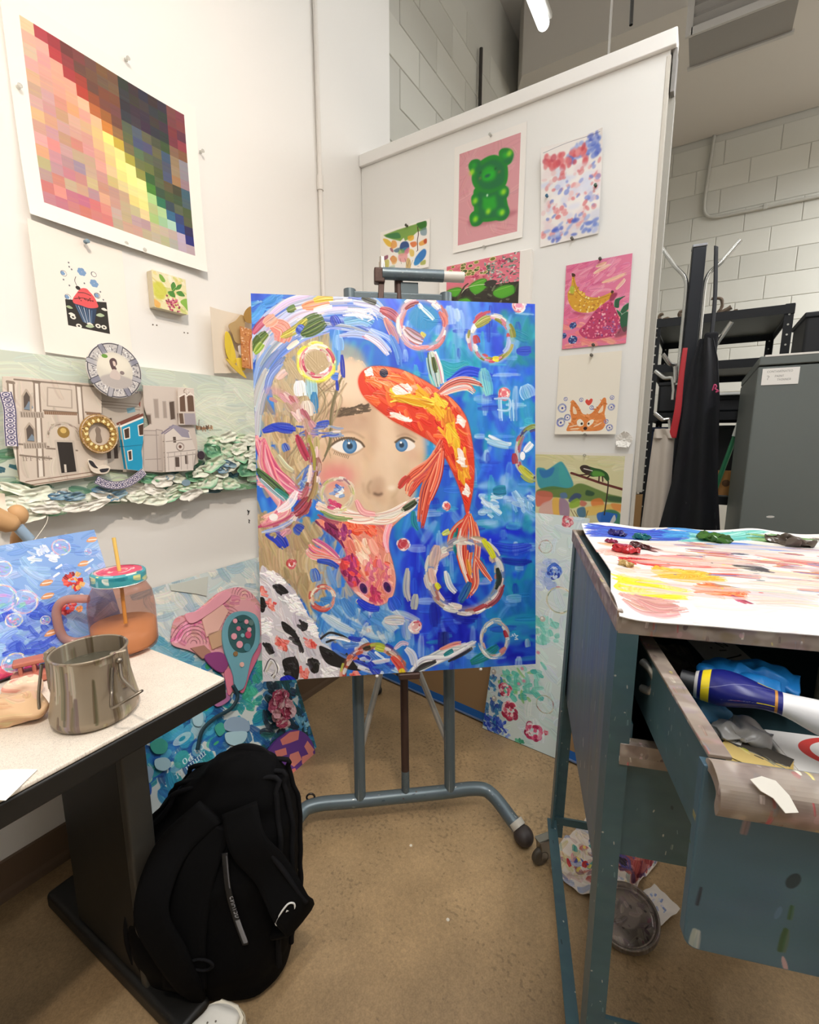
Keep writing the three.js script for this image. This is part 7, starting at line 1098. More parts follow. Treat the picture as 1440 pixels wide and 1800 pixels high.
  const f = thing('paper_flower', 'small crumpled white paper flower stuck on the partition beside the fox sheet', 'flower', { at: [-0.235, 1.184, -1.879] });
  const pm = M(0xf2efe8, 0.7); for (let k = 0; k < 5; k++) { const q = k * 1.2566 + 0.5, m = part('petal', crumple(slab((u, v) => V((u - 0.5) * 0.022 * (0.5 + v), v * 0.027, 0.004 + 0.01 * v + 0.008 * Math.abs(u - 0.5) * 2 * v), 8, 8, 0.0006), 0.002, 160, k), pm, f); m.rotation.z = q; }
  part('centre', new THREE.SphereGeometry(0.005, 14, 10).scale(1, 1, 0.6), pm, f, { at: [0, 0, 0.006] });
}
// torn, buckled piece of paper with an irregular outline
function torn(rx, ry, sd, lift = 0.012, spikes = 0.3) {
  return slab((u, v) => { const q = u * 6.2832, s = 0.05 + 0.95 * v, o = 1 + spikes * noise.noise(Math.cos(q) * 1.7 + sd, Math.sin(q) * 1.7, sd * 1.3) + 0.08 * noise.noise(Math.cos(q) * 9, Math.sin(q) * 9, sd); return V(Math.cos(q) * rx * s * o, Math.sin(q) * ry * s * o, lift * (0.5 + 0.6 * noise.noise(Math.cos(q) * s * 2 + sd, Math.sin(q) * s * 2, 3)) + lift * 0.7 * s * s * (0.4 + noise.noise(q, sd, 1))); }, 28, 5, 0.0005);
}
function washMat(cols, base) { const a = new Art(192, 192, base, 0); for (let k = 0; k < 16; k++) a.blob(rr(0, 192), rr(0, 192), rr(16, 60), rr(12, 40), pick(cols), { blur: 10, a: 0.7 }); return a.mat(0.75, 0); }
// flat cut-outs sharing one printed sheet: outline in sheet units, uv from the sheet
function cutout(poly, ox, oy, k, W, H, th, smooth = false) {
  const P = poly.map((p) => [p[0] * k, (H - p[1]) * k]), g = extrude(smooth ? smoothShape(P) : shapeOf(P), th, 0.0004, 1), p = g.attributes.position, uv = g.attributes.uv;
  for (let i = 0; i < p.count; i++) uv.setXY(i, p.getX(i) / (W * k), p.getY(i) / (H * k));
  return g;
}
{ // ---- Venice relief collage ----
  const k = 0.96 / 1700, W = 1700, H = 700, t = thing('venice_collage', 'long relief collage of white palace fronts over torn paper waves', 'collage', { at: [-1.44, 1.003, -0.37], basis: LW });
  const a = new Art(W, H, '#c9d2c4', 0.3);
  a.scumble([[0, 0], [W, 0], [W, 420], [0, 420]], 90, ['#c4cec4', '#cfd8c8', '#bccac4', '#d8dfcc', '#c8d4cc'], 260, 80, 0.1, 0.5, { a: 0.35, thick: 0.2 });
  a.scumble([[1000, 60], [W, 60], [W, 420], [1000, 420]], 40, ['#dfe4d0', '#e4e8d8', '#d4decc'], 240, 70, 0.2, 0.6, { a: 0.35, thick: 0.2 });
  a.scumble([[0, 430], [W, 400], [W, 700], [0, 700]], 150, ['#5a8a70', '#8aa890', '#3a6a7a', '#a8b8a8', '#2f5a6a', '#c8d4b8', '#6aa070'], 140, 40, 0.1, 0.4);
  for (let q = 0; q < 14; q++) { const p = [[981,308],[1147,305]]; a.c.fillStyle = pick(['#a87a5a', '#8a6a50', '#c8a888', '#6a5444']); a.c.fillRect(p[0][0] + q * 8, p[0][1] - rr(4, 22), 8, 24); } a.line([[999,307],[1006,261]], '#7a6a58', 4); a.line([[965,321],[1154,319]], '#9aa898', 4);
  part('painted_canvas', slab((u, v) => V(u * 0.96, v * 0.395, 0.0355), 1, 1, 0.001), a.mat(0.7, 0.0004), t);
  part('canvas_edge', rbox(0.96, 0.395, 0.033, 0.002, 0.48, 0.1975, 0.0175), M(0xcfd2c6, 0.7), t);
  // the printed cut-outs
  const b = new Art(W, H, '#d6c9bb', 0), F = (c, p, o = {}) => b.fill(p, c, { smooth: false, ...o }), Ln = (p, c, w, o) => b.line(p, c, w, { smooth: false, ...o });
  b.scumble([[0, 0], [W, 0], [W, H], [0, H]], 160, ['#dccfc2', '#cfc0b2', '#d8ccc0', '#c4b6a8'], 120, 30, 1.4, 0.4, { a: 0.3 });
  // palace front
  for (const p of [[[126,132],[145,134],[118,537],[99,531]], [[217,123],[235,124],[209,529],[187,532]], [[376,123],[397,124],[391,297],[370,297]]]) { F('#e8dfd4', p); Ln([p[0], p[3]], '#8a7a6c', 6); Ln([p[1], p[2]], '#8a7a6c', 6); Ln([p[0], p[1]], '#8a7a6c', 12); }
  for (const p of [[[150,120],[497,123]], [[120,386],[240,401]], [[240,243],[368,248]], [[231,408],[350,421]], [[134,435],[245,454]], [[404,244],[469,249]]]) Ln(p, '#7a6a5c', 7, { a: 0.85 });
  for (let q = 0; q < 16; q++) { const p = [[240,248],[367,253]]; b.c.fillStyle = '#8a6a52'; b.c.fillRect(p[0][0] + (p[1][0] - p[0][0]) * q / 16, p[0][1] - 2, 7, 14); const r = [[406,246],[467,249]]; if (q < 8) b.c.fillRect(r[0][0] + (r[1][0] - r[0][0]) * q / 8, r[0][1] - 2, 7, 12); }
  Ln([...[[264,143],[356,146],[349,228],[255,223]], [[264,143]][0]], '#b0a294', 5);
  for (const p of [[[170,187],[186,159],[199,187],[192,250],[165,246]], [[164,323],[181,299],[196,326],[194,382],[162,379]]]) { F('#5a4f48', p); F('#7a8a9a', p.map((q, i) => [q[0] + (i > 2 ? 0 : 4), q[1] + (i < 3 ? 46 : -6)])); Ln([...p, p[0]], '#b8a898', 7); const y = Math.max(...p.map((q) => q[1])); b.c.fillStyle = '#b8aa9c'; b.c.fillRect(p[4][0] - 12, y, 84, 26); for (let q = 0; q < 9; q++) { b.c.fillStyle = '#7a6c60'; b.c.fillRect(p[4][0] - 8 + q * 9, y + 4, 3, 20); } }
  F('#2c2622', [[269,376],[338,379],[341,522],[272,526]]); Ln([...[[269,376],[338,379],[341,522],[272,526]], [[269,376]][0]], '#c8bcae', 9); F('#d8d0c4', [[290,482],[299,483],[298,519],[289,519]]); b.ring(...[[304,358]][0], 62, 12, ['#b8aa9a', '#c8bcae', '#98887a'], { a0: -3.14, a1: 0 }); b.blob(...[[304,337]][0], 24, 26, '#9a7a3a'); b.blob(...[[304,330]][0], 12, 12, '#d8b86a');
  for (const y of [838, 843, 848]) Ln([[[360,-1396]][0], [[678,-1612]][0]].map((p, i) => [[...[[141,549],[462,519]]][i][0], [...[[141,549],[462,519]]][i][1] + (y - 838) * 3.4]), '#8a6f5c', 4);
  b.text('IFF NICI', [[139,460]][0][0], [[139,460]][0][1], 26, '#8a7c70', { font: 'serif' });
  // rear palace
  F('#c2b8ac', [[480,146],[698,130],[640,558],[468,517]]); for (const p of [[[488,268],[498,267],[497,298],[487,298]], [[514,267],[524,266],[524,297],[513,297]], [[484,408],[505,409],[502,465],[481,464]], [[519,392],[538,392],[536,466],[517,466]]]) F('#5a4c44', p); for (const y of [0, 14, 28]) Ln([[476,187],[686,194]].map((p) => [p[0], p[1] + y]), '#9a8e82', 4); F('#7aa8b8', [[599,216],[639,208],[642,231],[602,241]]); F('#5a4a44', [[478,517],[552,525],[550,548],[475,543]]); F('#3a3a30', [[468,514],[552,525],[545,545],[471,537]]); b.blob(...[[689,194]][0], 26, 22, '#8a4030'); for (const p of [[665,81],[671,109],[655,127],[683,131],[669,69]]) { b.ring(p[0], p[1], 9, 4, ['#5a5264'], { arcs: 4 }); }
  // blue house
  F('#1a9ac4', [[550,302],[664,248],[659,356],[637,432],[642,537],[558,520],[551,393]]); F('#7a4436', [[543,291],[662,239],[663,256],[547,305]]); Ln([[544,308],[666,256]], '#f0eae2', 9); for (const p of [[[558,322],[587,310],[584,364],[559,370]], [[630,301],[663,288],[660,350],[631,353]], [[567,430],[587,425],[585,474],[568,477]]]) { F('#4a3428', p); Ln([...p, p[0]], '#eee8e0', 5); } Ln([[547,407],[640,400]], '#14789c', 4);
  // church group
  F('#d2c6bc', [[681,97],[950,89],[956,514],[876,552],[630,536]]); for (const p of [[[728,163],[752,161],[749,260],[728,260]], [[776,172],[794,170],[793,258],[774,259]], [[813,169],[843,167],[840,266],[811,267]], [[679,241],[708,240],[706,293],[680,294]]]) { F('#a89a90', p); Ln([...p, p[0]], '#b8aca2', 4); } F('#5a4a40', [[813,175],[839,168],[838,260],[814,267]]); F('#6a5a50', [[681,247],[705,246],[704,291],[683,291]]);
  F('#dccfc4', [[859,96],[953,91],[952,221],[853,228]]); for (const p of [[[865,138],[895,130],[894,221],[861,222]], [[908,132],[946,130],[946,218],[908,220]]]) F('#6a5040', p); b.ring(...[[907,114]][0], 14, 8, ['#8a7668', '#f0e8e0'], { arcs: 6 }); for (const p of [[[864,142],[899,124],[905,136]], [[908,135],[930,118],[950,133]]]) Ln(p, '#efe6dc', 7); F('#6a5444', [[853,232],[876,231],[878,287],[855,287]]); F('#a8a0a8', [[883,230],[948,228],[950,292],[884,293]]);
  for (const p of [[[659,327],[728,326],[720,542],[642,537]], [[728,320],[761,326],[745,543],[717,542]]]) { F('#c8bcb4', p); Ln([...p, p[0]], '#988c86', 4); } for (const y of [765, 800, 818]) Ln([[...[[657,350]]][0], [...[[738,350]]][0]].map((p) => [p[0], p[1] + (y - 765) * 3.6]), '#a0948c', 4); F('#dcd2ca', [[757,341],[824,297],[895,325],[928,431],[904,547],[744,546]]); b.ring(...[[837,413]][0], 22, 6, ['#8a7c74'], { arcs: 6 }); b.blob(...[[837,413]][0], 9, 9, '#6a4a40'); Ln([[757,341],[824,297],[895,328]], '#8a8090', 8); F('#9a94a4', [[798,304],[831,294],[889,321],[898,366],[852,359]]); for (const p of [[[803,468],[826,469],[824,523],[801,522]], [[860,461],[877,462],[876,510],[859,509]], [[800,359],[816,359],[816,390],[800,390]]]) F('#5a4c44', p); for (const y of [0, 60, 84]) Ln([[759,384],[926,372]].map((p) => [p[0], p[1] + y]), '#a0948c', 4); for (const q of [0, 1, 2, 3, 4]) Ln([[766,445],[761,538]].map((p) => [p[0] + q * 36, p[1]]), '#b4a8a0', 4);
  const bm = b.mat(0.7, 0), cut = (poly, z, th, o = {}) => part('paper_building', cutout(poly, 0, 0, k, W, H, th, o.smooth), bm, t, { at: [0, 0, z] });
  cut([[480,146],[699,124],[644,549],[467,520]], 0.04, 0.002); cut([[113,112],[151,108],[236,109],[375,111],[486,111],[472,246],[475,439],[476,512],[460,539],[173,569],[121,545],[116,417],[106,175]], 0.05, 0.003);
  cut([[681,97],[950,89],[952,183],[950,292],[959,399],[957,507],[876,552],[738,549],[630,536],[650,327],[697,297],[677,198]], 0.052, 0.003); cut([[542,294],[662,239],[656,356],[634,432],[639,536],[555,522],[549,393]], 0.058, 0.003); cut([[859,96],[953,91],[952,221],[953,292],[848,294]], 0.062, 0.002); cut([[757,341],[824,297],[895,325],[928,431],[904,547],[744,546]], 0.068, 0.003);
  // round plates: outlines as ellipses in the collage plane
  const ell = (c, rx, ry, n = 40) => Array.from({ length: n }, (_, i) => [c[0] + Math.cos(i / n * 6.2832) * rx, c[1] + Math.sin(i / n * 6.2832) * ry]);
  { const c = [[531,45]][0], e = [[653,31],[543,-82]], rx = e[0][0] - c[0], ry = c[1] - e[1][1], pa = new Art(512, 512, '#d8d4d0', 0);
    pa.c.fillStyle = '#b4b0ae'; pa.blob(256, 256, 254, 254, '#4a4850'); pa.blob(256, 256, 244, 244, '#c8c4c2'); for (let q = 0; q < 420; q++) { const s = rr(0, 6.28), r = rr(172, 238); pa.blob(256 + Math.cos(s) * r, 256 + Math.sin(s) * r, rr(3, 10), rr(2, 7), pick(['#8a868a', '#f0eeec', '#6a6870', '#b8b4b4']), { rot: s }); }
    for (let q = 0; q < 8; q++) { const s = q * 0.785 + 0.3; pa.line([[256 + Math.cos(s) * 172, 256 + Math.sin(s) * 172], [256 + Math.cos(s) * 244, 256 + Math.sin(s) * 244]], '#3a3a44', 54); pa.line([[256 + Math.cos(s) * 174, 256 + Math.sin(s) * 174], [256 + Math.cos(s) * 242, 256 + Math.sin(s) * 242]], q % 2 ? '#8a8a98' : '#b0aeb4', 42); }
    pa.blob(256, 256, 170, 170, '#d8d2c4'); pa.blob(250, 190, 160, 84, '#e8e2d2', { blur: 20 }); pa.fill([[110, 330], [200, 290], [256, 270], [330, 300], [410, 330], [380, 400], [256, 425], [140, 390]], '#b8b0ac', { blur: 6 }); pa.fill([[210, 170], [240, 140], [272, 150], [280, 190], [262, 215], [270, 240], [240, 260], [220, 230]], '#5a4444'); pa.fill([[240, 170], [262, 172], [266, 205], [246, 212]], '#dcc8bc'); pa.fill([[200, 320], [230, 250], [270, 250], [300, 300], [280, 340]], '#cfc0b8'); pa.blob(320, 270, 22, 18, '#8a7a78'); pa.blob(170, 130, 28, 18, '#6a9a3a');
    const g = extrude(shapeOf(ell([0, 0], rx * k, ry * k)), 0.004, 0.001), p = g.attributes.position, uv = g.attributes.uv; for (let i = 0; i < p.count; i++) uv.setXY(i, 0.5 + p.getX(i) / (2 * rx * k), 0.5 + p.getY(i) / (2 * ry * k));
    part('printed_plate', g, pa.mat(0.5, 0), t, { at: [c[0] * k, (H - c[1]) * k, 0.075], label: 'black and white printed plate with a portrait' }); }
  { const c = [[440,345]][0], e = [[521,344],[449,255]], rx = (e[0][0] - c[0]) * k, ry = (c[1] - e[1][1]) * k, ga = new Art(256, 256, '#a07a3a', 0); for (let q = 0; q < 300; q++) { const s = rr(0, 6.28), r = rr(70, 128); ga.blob(128 + Math.cos(s) * r, 128 + Math.sin(s) * r, rr(2, 6), rr(2, 5), pick(['#c8a04a', '#6a4a20', '#e8d090', '#8a6430'])); } for (let q = 0; q < 16; q++) { const s = q * 0.3927; ga.blob(128 + Math.cos(s) * 92, 128 + Math.sin(s) * 92, 12, 9, '#f0e4a8', { rot: s }); } ga.ring(128, 128, 124, 6, ['#e8d8c8', '#b08878'], {});
    const s = shapeOf(ell([0, 0], rx, ry)); s.holes.push(new THREE.Path(ell([0, 0], rx * 0.62, ry * 0.62).map((p) => new THREE.Vector2(...p)))); const g = extrude(s, 0.004, 0.0015), p = g.attributes.position, uv = g.attributes.uv; for (let i = 0; i < p.count; i++) uv.setXY(i, 0.5 + p.getX(i) / (2 * rx), 0.5 + p.getY(i) / (2 * ry));
    part('gold_ring', g, ga.mat(0.4, 0), t, { at: [c[0] * k, (H - c[1]) * k, 0.066], label: 'round gold ornament frame' });
    part('niche_print', extrude(shapeOf(ell([0, 0], rx * 0.66, ry * 0.66)), 0.001), M(0xcfc0b0, 0.7), t, { at: [c[0] * k, (H - c[1]) * k, 0.06] }); part('statue', extrude(smoothShape([[-0.006, -0.02], [0.006, -0.02], [0.005, 0.002], [0.006, 0.012], [0, 0.019], [-0.005, 0.012], [-0.004, 0.0]]), 0.002, 0.0006), M(0x8a7a6c, 0.7), t, { at: [c[0] * k, (H - c[1]) * k, 0.061] }); }
  { const pc = (p) => p.map((q) => [q[0] * k, (H - q[1]) * k]), m = part('moth', extrude(smoothShape(pc([[383,463],[397,466],[410,489],[429,498],[449,493],[474,506],[464,528],[445,535],[423,533],[399,524],[386,501]])), 0.002, 0.0005), M(0xe8dccc, 0.7), t, { at: [0, 0, 0.062] });
    for (const q of [[[385,468],[399,472],[412,494],[420,506],[404,502],[390,488]], [[427,514],[450,510],[468,511],[456,525],[431,526]]]) part('wing_mark', extrude(smoothShape(pc(q)), 0.001), M(0x2c2a30, 0.6), m, { at: [0, 0, 0.0025] });
    const oa = new Art(512, 64, '#e6e0e4', 0); for (let q = 0; q < 10; q++) { oa.ring(26 + q * 51, 32, 18, 8, ['#3a3560', '#5a5480'], { arcs: 8 }); oa.blob(26 + q * 51, 32, 7, 7, '#3a3560'); oa.line([[q * 51, 4], [q * 51, 60]], '#3a3560', 5); } oa.line([[0, 4], [512, 4]], '#3a3560', 6); oa.line([[0, 60], [512, 60]], '#3a3560', 6); const om = oa.mat(0.5, 0);
    const arcBand = (pts, w) => { const c = new THREE.CatmullRomCurve3(pts.map((p) => V(p[0], p[1], 0))); return slab((u, v) => { const q = c.getPoint(u), d = c.getTangent(u); return V(q.x - d.y * (v - 0.5) * w, q.y + d.x * (v - 0.5) * w, 0); }, 30, 2, 0.002); };
    part('tile_arc', arcBand(pc([[407,560],[443,583],[494,596],[549,589],[599,563],[636,536]]), 0.022), om, t, { at: [0, 0, 0.066] }); part('tile_arc', arcBand(pc([[110,174],[117,244],[111,315],[107,396]]), 0.024), om, t, { at: [0, 0, 0.06] }); }
  // torn paper waves
  const greens = ['#b8d4a8', '#dde4c4', '#86b48a', '#eceedc', '#c0d8c0', '#6ab88a'], wm = [washMat(greens, '#d8e2c8'), washMat(['#ecefdc', '#d0dccc', '#b8d09a', '#f2f2e4'], '#e6ead8'), washMat(['#4a7a9a', '#7a9cb8', '#a8bcc4', '#5a8a80'], '#8aa4b4'), washMat(['#4a8a68', '#6aa87a', '#a8ccaa', '#3a7058'], '#7aac88'), washMat(['#e8e4d8', '#d8d8d0', '#f4f0e8'], '#e4e0d4')];
  const put = (q, rx, ry, z, mi) => { const m = part('torn_paper', torn(rx, ry, rnd() * 50), wm[mi], t, { at: [q[0] * k, (H - q[1]) * k, z] }); m.rotation.z = rr(-0.4, 0.4); };
  for (const p of [[1078,384],[1171,360],[1253,368],[1339,386],[1145,436],[1236,432],[1357,460],[1047,441],[1267,476],[1101,487],[1375,524],[1179,525],[1052,519],[981,559],[1115,567],[1304,569],[1383,611],[1014,619]]) put(p, rr(0.03, 0.05), rr(0.018, 0.03), 0.038 + rnd() * 0.014, pick([0, 1, 1, 0, 0, 3]));
  for (const p of [[665,575],[740,596],[838,594],[925,588],[689,638],[783,654],[868,643],[955,658],[1069,641],[1169,650],[612,667],[693,694],[796,687],[899,685],[117,581],[175,607],[248,626],[91,633],[158,662],[220,683],[300,667],[372,667],[77,676],[134,696],[449,648],[529,646],[582,616]]) put(p, rr(0.03, 0.046), rr(0.012, 0.021), 0.038 + rnd() * 0.012, pick([0, 1, 3, 0, 4, 1, 1]));
  for (const p of [[260,622],[315,633],[502,648],[440,613],[1158,524],[1115,557]]) put(p, rr(0.024, 0.034), rr(0.008, 0.014), 0.046, 2);
  for (const p of [[199,675],[322,683],[395,679]]) put(p, 0.036, 0.013, 0.054, 4);
  for (const p of [[[780,577]], [[870,617]]]) part('blue_disc', extrude(shapeOf(ell([0, 0], 0.014, 0.01)), 0.002, 0.0005), wm[2], t, { at: [p[0][0] * k, (H - p[0][1]) * k, 0.056] });
  part('dark_disc', extrude(shapeOf(ell([0, 0], 0.011, 0.013)), 0.003, 0.001), M(0x3a2c38, 0.5), t, { at: [[[971,465]][0][0] * k, (H - [[971,465]][0][1]) * k, 0.06] });
}
{ // ---- curling yellow collage on the wall beside the large canvas ----
  const t = thing('yellow_collage', 'small curling collage of yellow and orange cut papers hung beside the large canvas', 'collage', { at: [-1.44, 0, 0], basis: LW });
  const w2 = (P) => P.map((p) => [-p[2], p[1]]), oa = new Art(256, 384, '#c8844a', 0); for (let q = 0; q < 160; q++) oa.blob(rr(0, 256), rr(0, 384), rr(3, 12), rr(3, 10), pick(['#d89a5a', '#a85a2a', '#e8b88a', '#e8c8a8', '#b86a3a'])); oa.fill([[90, 384], [90, 150], [130, 60], [200, 40], [256, 80], [256, 384]], '#e8c4a4'); oa.line([[90, 384], [90, 150], [130, 60], [200, 40], [256, 60]], '#b8602a', 14); oa.fill([[140, 300], [220, 220], [256, 260], [256, 340], [180, 350]], '#6a3a30'); for (let q = 0; q < 12; q++) oa.line([[rr(110, 240), rr(120, 220)], [rr(110, 240), rr(120, 220)]], '#8a5a48', 3, { a: 0.6 });
  const sh = (P, m, z, name, curve = 0) => { const g = extrude(smoothShape(w2(P)), 0.0012, 0.0003, 1), p = g.attributes.position; if (curve) for (let i = 0; i < p.count; i++) p.setZ(i, p.getZ(i) + curve * Math.abs(p.getX(i) - 1.09) * 1.2); g.computeVertexNormals(); return part(name, g, m, t, { at: [0, 0, z] }); };
  part('backing_sheet', slab((u, v) => V(1.0 + u * 0.19, 1.415 + v * 0.2 - 0.05 * (1 - v) * (1 - u) * 0.2 + 0.015 * u, 0.006 + 0.04 * Math.pow(1 - u, 2)), 16, 12, 0.0006), M(0xeee0cc, 0.7), t);
  sh([[-1.440,1.550,-1.064],[-1.440,1.547,-1.077],[-1.440,1.511,-1.093],[-1.440,1.450,-1.098],[-1.440,1.452,-1.079],[-1.440,1.472,-1.062],[-1.440,1.511,-1.056]], M(0xe2c63a, 0.6), 0.03, 'yellow_paper', 0.12);
  sh([[-1.440,1.460,-1.052],[-1.440,1.448,-1.083],[-1.440,1.423,-1.119],[-1.440,1.403,-1.133],[-1.440,1.412,-1.109],[-1.440,1.437,-1.073]], M(0xd8b83a, 0.6), 0.04, 'yellow_paper');
  sh([[-1.440,1.571,-1.074],[-1.440,1.593,-1.104],[-1.440,1.617,-1.129],[-1.440,1.613,-1.143],[-1.440,1.563,-1.137],[-1.440,1.524,-1.127],[-1.440,1.520,-1.100],[-1.440,1.545,-1.088]], M(0xb89a68, 0.6), 0.036, 'brown_paper'); sh([[-1.440,1.619,-1.136],[-1.440,1.649,-1.160],[-1.440,1.657,-1.186],[-1.440,1.650,-1.208],[-1.440,1.614,-1.208],[-1.440,1.598,-1.176],[-1.440,1.597,-1.142]], M(0xa8803c, 0.6), 0.042, 'brown_paper');
  sh([[-1.440,1.510,-1.109],[-1.440,1.510,-1.136],[-1.440,1.479,-1.136],[-1.440,1.480,-1.114]], M(0xe8e2d8, 0.6), 0.038, 'pale_paper'); sh([[-1.440,1.466,-1.099],[-1.440,1.466,-1.132],[-1.440,1.430,-1.130],[-1.440,1.432,-1.106]], M(0xe8cc4a, 0.6), 0.037, 'yellow_paper');
  const g = slab((u, v) => V(1.112 + u * 0.1, 1.437 + v * 0.138 - u * 0.004, 0.05), 2, 2, 0.003); part('orange_panel', g, oa.mat(0.6, 0), t);
}
{ // ---- tall rose canvas leaning on the partition ----
  const a = new Art(600, 1800, '#d5e2df', 0.4), rose = (p, r, cols) => { for (let k = 0; k < 34; k++) { const s = rr(0, 6.28), q = r * Math.sqrt(rnd()) * 0.8; a.brush([[p[0] + Math.cos(s) * q, p[1] + Math.sin(s) * q], [p[0] + Math.cos(s + 0.5) * (q + 8), p[1] + Math.sin(s + 0.5) * (q + 8)], [p[0] + Math.cos(s + 1) * q, p[1] + Math.sin(s + 1) * q]], pick(cols), r * 0.34, { a: 0.8 }); } };
  a.scumble([[0, 0], [600, 0], [600, 1800], [0, 1800]], 200, ['#d8e6e2', '#c4dcd8', '#dce4ea', '#cfdde8', '#e6eeec', '#d0e8e0'], 140, 60, 0.6, 1.4, { a: 0.4 });
  a.scumble([[259,377],[433,349],[423,594],[286,577]], 30, ['#8aa4dc', '#a8bce8', '#c8d4f0'], 80, 40, 0.5, 1, { a: 0.5 }); a.scumble([[85,1313],[435,1162],[427,1425],[118,1531]], 50, ['#4ac0ac', '#6ad0b8', '#8ad8c8', '#3ab0a8', '#8ac878'], 90, 40, 0.5, 1, { a: 0.55 }); a.scumble([[323,839],[493,798],[495,971],[347,1011]], 30, ['#8ad8c8', '#a8e0d4', '#6ac8b8'], 80, 40, 0.5, 1, { a: 0.5 });
  a.scumble([[-4,1386],[138,1342],[134,1798],[9,1800]], 50, ['#1a5aa0', '#2a78b8', '#1f48a8', '#3a90c0'], 60, 30, 1, 1, { a: 0.6 }); a.scumble([[-8,1690],[189,1687],[253,1796],[36,1808]], 50, ['#1a38b8', '#2a50c8', '#4a70d8', '#8aa4e8'], 44, 22, 1, 1, { a: 0.75 }); a.scumble([[272,1767],[362,1753],[358,1820],[280,1821]], 14, ['#3a9a78', '#5ab890'], 40, 20, 1, 1);
  const red = ['#c83a5a', '#d8607a', '#a82448', '#e89aa8', '#f4d8d8'];
  rose([[448,40]][0], 46, ['#d06070', '#e0808a', '#b84858', '#f0b8b8']); rose([[143,1441]][0], 56, red); rose([[208,1590]][0], 74, red); rose([[405,1676]][0], 74, ['#c02858', '#d85a80', '#a81a48', '#e8a0b4', '#f4e0e4']); rose([[394,444]][0], 66, ['#2a50c8', '#4a78d8', '#1a38a8', '#8aa8e8', '#c8d8f4']); rose([[501,1647]][0], 14, red);
  const pearl = ['#c8c4bc', '#d87a88', '#e8e4dc', '#a8b8a8', '#9a8a80', '#f4f0ea'];
  a.ring(...[[306,261]][0], 50, 12, pearl); a.ring(...[[469,650]][0], 96, 14, ['#d8c890', '#c8d8c8', '#d88a98', '#5a7a6a', '#e8e4d8'], { arcs: 16 }); a.ring(...[[465,1447]][0], 64, 9, ['#a8a888', '#b84a60', '#d8d8c8', '#7aa898'], { sq: 1.0 });
  for (const p of [[361,821],[29,1334],[65,1540]]) { a.blob(p[0], p[1], 22, 22, '#c0bab0'); a.blob(p[0] - 5, p[1] - 5, 9, 9, '#f4f0ea'); } for (const p of [[362,1082],[256,1238],[283,1328],[246,1362]]) a.blob(p[0], p[1], 14, 12, '#d890a8', { blur: 3 });
  const b = { o: [-0.659, 0.002, -1.626] }, q = 4.4 * Math.PI / 180, ux = V(Math.cos(q), 0, Math.sin(q)), n0 = V(-Math.sin(q), 0, Math.cos(q)), l = 14.5 * Math.PI / 180, vy = V(0, Math.cos(l), 0).addScaledVector(n0, -Math.sin(l)), nn = ux.clone().cross(vy);
  const t = thing('rose_canvas', 'tall pale canvas of roses and bubbles leaning against the partition', 'painting', { at: b.o, basis: [ux, vy, nn] });
  part('painted_face', slab((u, v) => V(u * 0.31, v * 0.914, 0), 1, 1, 0.001), a.mat(0.5, 0.001), t); part('canvas_edge', rbox(0.31, 0.914, 0.018, 0.002, 0.155, 0.457, -0.0105), M(0xe8e8e4, 0.7), t); part('bottom_tape', box(0.308, 0.006, 0.018, 0.155, 0.001, -0.0095), M(0x2a2826, 0.7), t);
}
